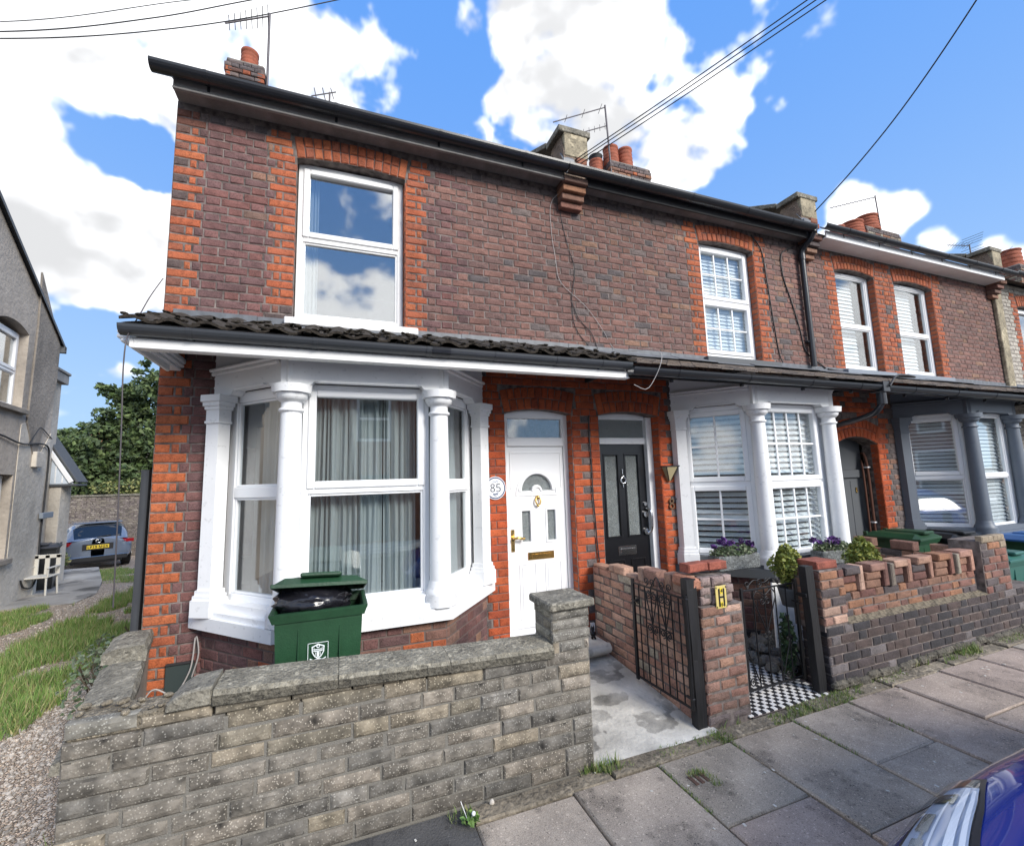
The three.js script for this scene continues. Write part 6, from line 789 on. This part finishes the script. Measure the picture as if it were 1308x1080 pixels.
// ------------------------------------------------------------------ rendered house on the left of the lane
{
  const A8 = 8 * DEG, F = new THREE.Matrix4().makeBasis(new THREE.Vector3(-Math.sin(A8), 0, -Math.cos(A8)), new THREE.Vector3(0, 1, 0), new THREE.Vector3(Math.cos(A8), 0, -Math.sin(A8))).setPosition(-5, 0, -9.3);   // local x runs away from the camera (so -s), z out of the wall
  const X = (s) => -s, H = thing('rendered_house', 'grey cement rendered house with patched gable across the lane', 'house', [-5, 0, -9.3]), on = (l) => onFace(l, F);
  const s = new THREE.Shape([[X(0), -.7], [X(0), 5.35], [X(3.8), 7.4], [X(7.6), 5.35], [X(7.6), -.7]].map((p) => new THREE.Vector2(...p)));
  const wins = [{ x0: X(2.75), x1: X(1.52), y0: 3.52, spring: 5.12, rise: .12 }, { x0: X(2.75), x1: X(1.58), y0: .56, y1: 2.22 }];
  for (const q of wins) s.holes.push(new THREE.Path((q.rise ? archShape(q) : [[q.x0, q.y0], [q.x1, q.y0], [q.x1, q.y1], [q.x0, q.y1]]).map((p) => new THREE.Vector2(...p))));
  const wall = part(H, 'wall', on([new THREE.ExtrudeGeometry(s, { depth: .3, bevelEnabled: false }).translate(0, 0, -.3)]), M.render);
  part(wall, 'render_patch', on([ext([[X(1.3), 6.6], [X(1.22), 5.4], [X(1.28), 3.3], [X(.8), 2.5], [X(.35), 3.6], [X(.02), 4.4], [X(.02), 5.3]], .022, { b: .006 }).translate(0, 0, .004)]), M.renderDark);
  part(wall, 'lower_render', on([bl(X(7.5), X(-.0), -.7, 3.3, .002, .012, .004)].slice(0, 0).concat([ext([[X(7.5), -.7], [X(0.02), -.7], [X(.02), 3.2], [X(.7), 2.5], [X(1.32), 3.3], [X(1.5), 3.25], [X(1.5), .5], [X(2.8), .5], [X(2.8), 3.3], [X(7.5), 3.3]], .012).translate(0, 0, .004)])), M.renderPale);
  part(H, 'side_wall', on([bl(X(.0), X(.0) + .01, -.7, 5.3, -8, -.3, .001), bl(X(7.6), X(7.59), -.7, 5.3, -8, -.3, .001)]), M.render);
  part(H, 'roof', on([quads([[[X(-.15), 5.33, .08], [X(3.8), 7.47, .08], [X(3.8), 7.47, -8], [X(-.15), 5.33, -8]], [[X(7.75), 5.33, .08], [X(7.75), 5.33, -8], [X(3.8), 7.47, -8], [X(3.8), 7.47, .08]], [[X(-.15), 5.25, .08], [X(3.8), 7.39, .08], [X(3.8), 7.47, .08], [X(-.15), 5.33, .08]]]), bl(X(-.16), X(-.05), 5.2, 5.3, -8, .06, .01)]), M.slate);
  wins.forEach((q, i) => { const d = -.14, FF = F.clone().multiply(new THREE.Matrix4().makeTranslation(0, 0, d)); windowPart(H, FF, q.x0 + .01, q.x1 - .01, q.y0 + .04, (q.spring ?? q.y1) - .01, i ? 1.4 : 4.3, { fw: .07, sashUp: 1, sashLow: 0, sw: .06 }); part(H, 'window_sill', on([bl(q.x0 - .05, q.x1 + .1, q.y0 - .07, q.y0 + .03, -.14, .09, .01)]), M.renderDark); });
  part(H, 'interior', on([bl(X(7.4), X(.2), .0, .1, -6, -.32), bl(X(7.4), X(.2), 3.0, 3.2, -6, -.32), bl(X(7.4), X(.2), -.1, 5.3, -4, -3.9)]), M.room);
  part(H, 'meter_box', on([bl(X(.9), X(.56), 2.40, 2.73, .012, .10, .01)]), M.renderPale);
  part(H, 'cable', on([tube([[X(3), 3.0, .04], [X(2.24), 2.94, .04], [X(1.48), 2.85, .05], [X(.63), 2.92, .05], [X(.2), 2.86, .05], [X(.1), 2.6, .04], [X(.11), 1.69, .04], [X(.15), .82, .04], [X(.17), .12, .05], [X(.3), -.16, .05], [X(.8), -.1, .05], [X(.9), .05, .04]], .018, 80, 5), tube([[X(1.17), 2.85, .04], [X(.9), 3.1, .03], [X(.66), 3.27, .03], [X(.2), 3.15, .03], [X(-.01), 3.08, .03]], .012, 24, 4)]), M.cable);
  part(H, 'extension', on([bl(X(-.02), X(-1.3), -.7, 4.62, -3.2, -.28, .01)]), M.renderPale); part(H, 'extension_fascia', on([bl(X(-.0), X(-1.42), 4.62, 4.86, -3.2, -.18, .01), bl(X(-.0), X(-1.45), 4.86, 4.93, -3.2, -.15, .01)]), M.fasciaOld); part(H, 'recess', on([bl(X(-.45), X(-.75), 3.0, 4.2, -.279, -.262, .004)]), M.renderDark);
  // lean-to porch beyond the corner
  const P = part(H, 'lean_to', [bl(-5.85, -5.22, -.7, 2.02, -10.9, -10.42, .01)], M.renderPale); part(P, 'door', bl(-5.66, -5.46, -.3, 1.65, -10.42, -10.40, .004), mat([.13, .09, .06], .7));
  part(P, 'gable_board', [ext([[-5.72, 2.05], [-4.98, 2.05], [-5.6, 3.12], [-5.72, 3.2]], .03).translate(0, 0, -10.43)], mat([.55, .62, .7], .6, { map: T.paint, s: 2 }));
  part(P, 'batten', [[-5.62, 2.9], [-5.48, 2.75], [-5.34, 2.5], [-5.2, 2.25]].map(([x, y]) => bl(x - .015, x + .015, 2.07, y, -10.4, -10.385)), M.white); part(P, 'barge_board', [at(cb(1.35, .1, .05, .01), -5.35, 2.66, -10.37, 0, 0, -1.03)], M.upvc); part(P, 'roof', [at(cb(1.5, .05, .5, .01), -5.28, 2.72, -10.62, 0, 0, -1.03), bl(-5.72, -4.9, 1.99, 2.05, -10.9, -10.36, .01)], M.slate);
  part(H, 'bracket', on([bl(X(.3), X(-.28), 1.27, 1.40, .03, .1, .01)]), M.greyLight);
}
{ // things on the patio
  const t = thing('garden_chair', 'white plastic garden chair against the rendered wall', 'chair', [-4.72, -.38, -8.85]), c = mat([.6, .58, .52], .5), x = -4.74, y = -.385, z = -8.86;
  for (const [a, b] of [[-.2, -.2], [.2, -.2], [-.2, .2], [.2, .2]]) part(t, 'leg', rod([x + a * 1.1, y, z + b * 1.1], [x + a, y + .42, z + b], .02, 6), c); part(t, 'seat', bl(x - .23, x + .23, y + .41, y + .44, z - .23, z + .23, .01), c); part(t, 'armrest', bl(x + .2, x + .25, y + .60, y + .63, z - .22, z + .24, .008), c); part(t, 'armrest', bl(x - .25, x - .2, y + .60, y + .63, z - .22, z + .24, .008), c); part(t, 'backrest', [bl(x - .23, x - .15, y + .42, y + .85, z - .25, z - .22), bl(x - .04, x + .04, y + .42, y + .85, z - .25, z - .22), bl(x + .15, x + .23, y + .42, y + .85, z - .25, z - .22), bl(x - .23, x + .23, y + .78, y + .86, z - .26, z - .22)], c); for (const s of [-.22, .22]) part(t, 'arm_support', rod([x + s, y + .43, z + .2], [x + s, y + .61, z + .2], .018, 5), c);
  const b = bin('black wheelie bin standing on the patio by the rendered house', binDark, mat([.05, .055, .07], .4)); b.position.set(-5.18, -.43, -9.85); b.rotation.y = .3;
  for (const [px, pz, m, lab] of [[-5.95, -12.0, mat([.25, .03, .03], .5), 'red plant pot with leafy plant on the patio'], [-5.72, -11.6, M.dark, 'black plant pot with pale flowering plant on patio']]) { const t2 = thing('plant_pot', lab, 'plant pot', [px, -.5, pz]); part(t2, 'pot', lathe([[0, 0], [.13, 0], [.19, .34], [.2, .36], [.18, .36]], 14).translate(px, -.5, pz), m); part(t2, "foliage", leaves(420, [px, .05, pz], [.3, .24, .28], .08, [[.08, .14, .04], [.13, .19, .06], [.3, .3, .14]], 60 + Math.round(px * -10)), M.leaf); }
}
// ------------------------------------------------------------------ rear wall, tree, house beyond
{
  const W = thing('yard_wall', 'old stock brick yard wall behind the parked grey car', 'wall', [-7.9, -.8, -18.7]), r = rng(111), core = part(W, 'wall_core', [slabPoly([[-9.9, -18.75], [-7.9, -18.55], [-3.5, -17.5], [-3.5, -17.8], [-7.9, -18.9], [-9.9, -19.05]], -1.1, 1.62)], M.mortar);
  for (const [a, b] of [[[-9.9, -18.75], [-7.9, -18.55]], [[-7.9, -18.55], [-3.5, -17.5]]]) { const dx = b[0] - a[0], dz = b[1] - a[1], l = [], L = Math.hypot(dx, dz); for (let i = 0; i < 34; i++) field(l, 0, L, 1.62 - (i + .5) * CH, i, () => pick([[.27, .235, .185], [.22, .19, .15], [.33, .29, .24], [.17, .145, .12]], r), r); lay(core, frame(a[0], a[1], -Math.atan2(dz, dx)), l, { seed: 112, rough: .006, uneven: .012 }); } settle(core, 60);
  part(W, 'coping', [slabPoly([[-9.9, -18.7], [-7.9, -18.5], [-3.5, -17.45], [-3.5, -17.85], [-7.9, -18.95], [-9.9, -19.1]], 1.625, 1.70)], M.coping);
  const H = thing('distant_house', 'distant brick house with brown tiled roof beyond the yard wall', 'house', [-12, -1, -31]); part(H, 'wall', bl(-19, -5.5, -1, 2.6, -37, -30, .01), toneMat([.27, .16, .11], false)); part(H, 'gutter', bl(-19.2, -5.3, 2.5, 2.66, -29.95, -29.8, .02), M.upvc);
  const tl = []; for (let i = 0; i < 10; i++) tl.push(at(cb(13.9, .05, .62, .01), -12.25, 2.72 + i * .31, -29.9 - i * .42, 0, .64)); part(H, 'roof', tl, M.tileBrown); part(H, 'chimney', [bl(-14.4, -13.0, 4.5, 5.45, -34, -33, .02), bl(-14.5, -12.9, 5.3, 5.42, -34.1, -32.9, .02), ...[-14.1, -13.7, -13.3].map((x) => at(new THREE.CylinderGeometry(.12, .14, .35, 10), x, 5.6, -33.5))], toneMat([.42, .14, .07], false)); for (const x of [-11.2, -8.6]) { const w = part(H, 'window', bl(x - .5, x + .5, .9, 2.1, -30, -29.95, .01), M.upvc); part(w, 'pane', bl(x - .42, x + .42, .97, 2.03, -29.95, -29.94, .001), M.slate); }
}
function tree(lab, x, y, z, h, rad, n, cols, seed, lobes) {
  const t = thing('tree', lab, 'tree', [x, y, z]), r = rng(seed), br = [rod([x, y, z], [x + .1, y + h * .5, z], .16, 8, .12)], geos = [];
  for (const [a, b, c, R] of lobes) { br.push(tube([[x + .05, y + h * .32, z], [x + a * .5, y + h * .45 + (b - h * .5) * .5, z + c * .5], [x + a, y + b, z + c]], .05, 8, 5)); geos.push(leaves(Math.round(n * R * R / (rad * rad)), [x + a, y + b, z + c], [R, R * .8, R], .24, cols, seed + Math.round(a * 100 + b * 10), (p, q, s) => { const k = .25 + .9 * fbm3(p * 2.4 + a * 7, q * 2.4 + b * 3, s * 2.4, 3); return [p * k, q * k, s * k]; })); }
  for (let i = 0; i < lobes.length * 7; i++) { const [a, b, c, R] = pick(lobes, r), th = rr(0, 6.28, r), ph = rr(-.7, 1.3, r), d = R * rr(.75, 1.15, r), q = rr(.22, .5, r); geos.push(leaves(Math.round(105 * q * 2), [x + a + Math.cos(th) * Math.cos(ph) * d, y + b + Math.sin(ph) * d * .85, z + c + Math.sin(th) * Math.cos(ph) * d], [q, q * .6, q], .21, cols, seed + 900 + i)); }
  part(t, 'trunk', br, M.bark); part(t, 'crown', geos, M.leaf); return t;
}
const TL = [[.06, .10, .03], [.085, .14, .04], [.045, .08, .026], [.13, .18, .06]];
tree('dark leafy tree rising behind the yard wall beside house 85', -8.1, -.9, -20.8, 8.6, 2, 1500, TL, 201, [[.6, 4.4, 0, 1.6], [-.9, 4.1, .3, 1.5], [1.8, 5.2, .2, 2.1], [.7, 6.0, -.2, 1.6], [2.6, 6.6, 0, 1.9], [1.4, 7.4, 0, 1.4], [2.6, 8.3, .1, 1.5], [-1.6, 4.7, 0, 1.0], [-.2, 5.4, .3, 1.1], [1.6, 3.4, .4, 1.5], [3.4, 4.2, .2, 1.7], [-.6, 3.2, .2, 1.0], [3.6, 7.4, 0, 1.7], [.1, 6.9, 0, .8]]);
tree('smaller bushy tree left of the tall tree behind yard wall', -10.6, -.9, -22.5, 5.6, 1.6, 1000, TL, 202, [[0, 3.6, 0, 1.3], [.9, 4.2, 0, 1.2], [-.9, 4.0, 0, 1.0], [.5, 5.2, 0, .9], [1.6, 3.0, .2, 1.1], [-.3, 2.7, .2, 1.0]]);
{ const t = thing('flowering_shrub', 'yellow green shrub spilling over the top of yard wall', 'shrub', [-6.6, 1.6, -18.6]); part(t, 'foliage', leaves(1500, [-6.4, 1.95, -18.5], [1.6, .32, .35], .13, [[.2, .22, .06], [.1, .14, .04], [.32, .32, .12], [.06, .1, .03]], 301), M.leaf); part(t, 'stem', rod([-6.6, .9, -18.75], [-6.5, 1.9, -18.5], .03), M.bark); }
// ------------------------------------------------------------------ cars
function carSurface(o) { // local axes: x forward, y up, z to the car's left-hand... right-hand side positive
  const L = o.L, W = o.W, spline = (pts, x) => { if (x <= pts[0][0]) return pts[0][1]; for (let i = 1; i < pts.length; i++) if (x <= pts[i][0]) { const t = (x - pts[i - 1][0]) / (pts[i][0] - pts[i - 1][0]); return lerp(pts[i - 1][1], pts[i][1], t * t * (3 - 2 * t)); } return pts[pts.length - 1][1]; };
  return (t, th, off = 0) => { const S = (t, th) => { const x = (t - .5) * L, q = Math.abs(2 * t - 1), w = W / 2 * Math.pow(Math.max(0, 1 - Math.pow(q, t > .5 ? o.nf ?? 9 : o.nr ?? 12)), .42), yb = spline(o.bot, t), yt = spline(o.top, t), yc = spline(o.mid, t), c = Math.cos(th), s = Math.sin(th); return [x, s > 0 ? yc + (yt - yc) * Math.pow(s, .72) : yc - (yc - yb) * Math.pow(-s, .75), w * Math.sign(c) * Math.pow(Math.abs(c), .34)]; };
    if (!off) return S(t, th); const p = S(t, th), a = S(t + .002, th), b = S(t, th + .01), u = a.map((v, i) => v - p[i]), v = b.map((q, i) => q - p[i]), n = [u[1] * v[2] - u[2] * v[1], u[2] * v[0] - u[0] * v[2], u[0] * v[1] - u[1] * v[0]], l = Math.hypot(...n) || 1; const sg = (n[1] * (p[1] - .5) + n[2] * p[2] + n[0] * p[0] * .3) > 0 ? 1 : -1; return p.map((q, i) => q + sg * n[i] / l * off); };
}
function patch(f, nu, nv) { const P = [], I = []; for (let i = 0; i <= nu; i++) for (let k = 0; k <= nv; k++) P.push(...f(i / nu, k / nv)); for (let i = 0; i < nu; i++) for (let k = 0; k < nv; k++) { const a = i * (nv + 1) + k; I.push(a, a + nv + 1, a + 1, a + 1, a + nv + 1, a + nv + 2); } const g = new THREE.BufferGeometry(); g.setAttribute('position', new THREE.Float32BufferAttribute(P, 3)); g.setIndex(I); g.computeVertexNormals(); return g; }
function car(label, paint, o, details) {
  const t = thing('parked_car', label, 'car'), S = carSurface(o), L = o.L, W = o.W, mp = (n, g, m) => part(t, n, g, m), PI = Math.PI;
  mp('body', [patch((u, v) => S(lerp(.0005, .9995, .5 - .5 * Math.cos(u * PI)), lerp(-PI / 2, PI * 1.5, v)), 90, 72)], paint);
  const G = o.green, R = (t, th, off = 0) => { const e = (x) => { const a = G.map((g) => g[0]); let i = 1; while (i < G.length - 1 && x > G[i][0]) i++; const k = clamp((x - G[i - 1][0]) / (G[i][0] - G[i - 1][0])); return [lerp(G[i - 1][1], G[i][1], k * k * (3 - 2 * k) * .5 + k * .5), lerp(G[i - 1][2], G[i][2], k)]; }, [yt, w] = e(t), yb = o.belt, c = Math.cos(th), s = Math.sin(th), h = Math.pow(s, .5), ww = lerp(w, w * .80, clamp((s > 0 ? Math.pow(s, .8) : 0) * 1.0)); return [(t - .5) * L, yb + (yt - yb) * h + off * s, (ww + off) * Math.sign(c) * Math.pow(Math.abs(c), .42)]; };
  mp('cabin', [patch((u, v) => R(lerp(G[0][0], G[G.length - 1][0], u), lerp(.001, PI - .001, v)), 50, 40)], paint);
  const glass = M.carGlass ??= mat([.01, .012, .014], .03, { phys: { clearcoat: 1, clearcoatRoughness: .02 } });
  for (const [a, b] of o.sides) for (const k of [0, 1]) mp('side_window', [patch((u, v) => { const th = lerp(.10, .52, v); return R(lerp(a + v * o.slantA, b - v * o.slantB, u), k ? PI - th : th, .008); }, 10, 8)], glass);
  mp('windscreen', [patch((u, v) => R(lerp(o.ws[0], o.ws[1], u), lerp(.7, PI - .7, v), .008), 8, 16)], glass); mp('rear_window', [patch((u, v) => R(lerp(o.rw[0], o.rw[1], u), lerp(.75, PI - .75, v), .01), 8, 16)], glass);
  for (const x of o.axles) for (const s of [-1, 1]) { const z = s * (W / 2 - .09), w = mp('wheel', [at(new THREE.CylinderGeometry(.315, .315, .2, 26), x, .315, z, 0, PI / 2)], M.dark); part(w, 'rim', [at(new THREE.CylinderGeometry(.2, .2, .02, 20), x, .315, z + s * .1, 0, PI / 2), ...[0, 1, 2, 3, 4].map((i) => at(cb(.05, .2, .02, .005), x + .1 * Math.sin(i * 1.257), .315 + .1 * Math.cos(i * 1.257), z + s * .115, 0, 0, -i * 1.257))], M.chrome); mp('wheel_arch', [at(new THREE.CylinderGeometry(.36, .36, .02, 26), x, .33, s * (W / 2 - .012), 0, PI / 2)], M.dark); }
  for (const s of [-1, 1]) mp('wing_mirror', [at(new THREE.SphereGeometry(.1, 12, 8).scale(.6, .7, 1), o.mirror, o.belt + .06, s * (W / 2 + .05))], paint);
  details(t, S, R, mp); return t;
}
const silverBlue = mat([.19, .23, .30], .3, { metal: .3, phys: { clearcoat: 1, clearcoatRoughness: .05 } });
const estate = { L: 4.6, W: 1.79, nf: 7, nr: 16, bot: [[0, .36], [.1, .22], [.9, .2], [1, .3]], mid: [[0, .62], [.5, .58], [1, .55]], top: [[0, .98], [.12, 1.0], [.6, .98], [.75, .95], [.92, .82], [1, .66]], belt: .92, green: [[.012, .94, .72], [.07, 1.36, .76], [.14, 1.46, .79], [.4, 1.47, .80], [.55, 1.4, .79], [.72, .95, .76]], sides: [[.08, .2], [.22, .4], [.41, .58]], slantA: .012, slantB: .02, ws: [.56, .70], rw: [.022, .068], axles: [-1.35, 1.35], mirror: .75 };
{
  const c = car('grey blue estate car parked at the end of the lane before the yard wall', silverBlue, estate, (t, S, R, mp) => {
    const red = mat([.35, .01, .015], .15, { phys: { clearcoat: 1 } });
    for (const s of [-1, 1]) mp('tail_light', [patch((u, v) => { const th = lerp(.42, .85, v); return S(lerp(.02, .06, u), s > 0 ? th : Math.PI - th, .01); }, 8, 5), bl(-2.31, -2.29, .80, .90, s > 0 ? .66 : -.86, s > 0 ? .86 : -.66, .01)], red);
    mp('bumper', [bl(-2.32, -2.28, .30, .42, -.72, .72, .02)], M.dark); mp('diffuser', bl(-2.3, -2.2, .24, .31, -.6, .6, .02), M.black); mp('trim', bl(-2.322, -2.30, .425, .445, -.76, .76, .006), M.chrome);
    const pl = mp('number_plate', bl(-2.325, -2.312, .67, .78, -.26, .26, .003), mat([.75, .55, .05], .4)); part(pl, 'plate_text', [text('LP19 MGX', .075, 0, .688, 0, { mid: 1, sx: .98 }).rotateY(-Math.PI / 2).translate(-2.3265, 0, 0)], M.black); mp('plate_recess', bl(-2.313, -2.302, .64, .82, -.36, .36, .006), M.dark);
    mp('emblem', [at(new THREE.TorusGeometry(.05, .011, 6, 20).scale(1.3, .9, 1), -2.315, .90, 0, Math.PI / 2)], M.chrome); mp('wiper', [rod([-2.22, 1.02, -.02], [-2.2, 1.05, .3], .012)], M.black); mp('spoiler', [bl(-2.03, -1.78, 1.425, 1.47, -.58, .58, .02)], silverBlue); for (const s of [-1, 1]) mp('roof_rail', rod([-1.6, 1.485, s * .55], [.2, 1.49, s * .56], .018), M.chrome); mp('aerial_fin', at(new THREE.ConeGeometry(.05, .1, 8).scale(1.4, 1, .4), -1.5, 1.5, 0), M.dark);
  });
  c.rotation.y = 27 * DEG + Math.PI / 2; c.position.set(-6.75, -.60, -15.85);
}
{
  const blue = mat([.010, .03, .24], .2, { metal: .15, phys: { clearcoat: 1, clearcoatRoughness: .03 } });
  const o = { L: 4.2, W: 1.76, nf: 6, nr: 9, bot: [[0, .34], [.1, .2], [.9, .18], [1, .26]], mid: [[0, .6], [.5, .56], [1, .52]], top: [[0, .98], [.12, 1.02], [.5, 1.04], [.68, 1.03], [.86, .96], [.95, .88], [1, .66]], belt: .98, green: [[.012, .92, .70], [.08, 1.3, .74], [.18, 1.46, .78], [.4, 1.48, .79], [.49, 1.43, .78], [.63, 1.0, .76]], sides: [[.12, .26], [.28, .40], [.41, .52]], slantA: .012, slantB: .02, ws: [.50, .61], rw: [.03, .085], axles: [-1.25, 1.25], mirror: -.15 };
  const c = car('dark blue hatchback nosing into the bottom right corner with clear headlamp', blue, o, (t, S, R, mp) => {
    const lensC = mat([.95, .97, 1], .02, { phys: { transmission: 1, thickness: 0, ior: 1.5 } }), silver = mat([.36, .43, .54], .4), pale = mat([.75, .8, .85], .3);
    for (const s of [1, -1]) { const A = (u, v) => { const e = Math.max(0, 1 - u * 6), th = lerp(.74 + .32 * u + .06 * e, 1.07 + .40 * u - .03 * e, v); return [lerp(.75, .93, u), s > 0 ? th : Math.PI - th]; }, P = (off, a0, a1, b0, b1) => patch((u, v) => { const [x, y] = A(lerp(a0, a1, u), lerp(b0, b1, v)); return S(x, y, off); }, 18, 12);
      const h = mp('headlight', [P(.003, -.06, 1.06, -.06, 1.06)], M.black); part(h, 'reflector', [P(.006, .04, .96, .05, .95)], silver); part(h, 'running_light', [P(.011, .06, .92, .68, .80), P(.011, .08, .6, .86, .93)], pale); part(h, 'chrome_strip', [P(.010, .3, .9, .30, .36), P(.010, .12, .2, .1, .6)], M.chrome); part(h, 'bulb_housing', [P(.010, .30, .44, .16, .40), P(.010, .50, .66, .2, .42)], M.chrome); part(h, 'indicator', [P(.010, .1, .95, .46, .50), P(.010, .72, .92, .18, .4)], pale); part(h, 'lens', [P(.016, 0, 1, 0, 1)], lensC); }
    mp('grille', [patch((u, v) => S(lerp(.9975, .9993, u), lerp(-.9, .2, v), .006), 4, 20)], M.dark); mp('bonnet_seam', [patch((u, v) => S(lerp(.70, .955, u), lerp(1.40, 1.404, v), .002), 30, 1)], M.dark);
    mp('number_plate', bl(2.045, 2.06, .42, .53, -.26, .26, .003), mat([.75, .75, .73], .4));
  });
  c.rotation.y = Math.PI; c.position.set(4.33, -.12, 3.99);
}
// ------------------------------------------------------------------ houses across the street (they face the terrace; mirrored in its windows)
for (const [x0, x1, z, tone, lab] of [[-2.5, 4.2, 12.2, [.34, .15, .095], 'red brick house across the street, seen mirrored in the bay window']]) {
  const H = thing('opposite_house', lab, 'house', [(x0 + x1) / 2, 0, z]), w = part(H, 'wall', bl(x0, x1, -.3, 5.4, z, z + 7, .01), toneMat(tone, false)), cx = (x0 + x1) / 2;
  part(H, 'roof', [quads([[[x0, 5.35, z - .2], [x1, 5.35, z - .2], [x1, 7.5, z + 3.5], [x0, 7.5, z + 3.5]].reverse(), [[x0, 5.35, z + 7.2], [x1, 5.35, z + 7.2], [x1, 7.5, z + 3.5], [x0, 7.5, z + 3.5]]]), bl(x0, x1, 5.25, 5.38, z - .3, z, .01)], M.tileBrown);
  for (const [x, y0, y1, ww] of [[cx - 1.5, 3.2, 4.7, 1.1], [cx + 1.5, 3.2, 4.7, 1.1], [cx - 1.4, .8, 2.5, 1.7]]) { const fr = part(H, 'window', [bl(x - ww / 2, x + ww / 2, y0, y0 + .09, z - .05, z), bl(x - ww / 2, x + ww / 2, y1 - .09, y1, z - .05, z), bl(x - ww / 2, x - ww / 2 + .09, y0 + .09, y1 - .09, z - .05, z), bl(x + ww / 2 - .09, x + ww / 2, y0 + .09, y1 - .09, z - .05, z), bl(x - ww / 2 + .09, x + ww / 2 - .09, (y0 + y1) / 2 - .04, (y0 + y1) / 2 + .04, z - .05, z)], M.upvc); part(fr, 'pane', bl(x - ww / 2 + .09, x + ww / 2 - .09, y0 + .09, y1 - .09, z - .02, z - .01, .001), M.carGlass); }
  part(H, 'door', bl(cx + 1.1, cx + 2.0, .0, 2.1, z - .03, z, .01), M.slate);
}
renderer.render(scene, camera);
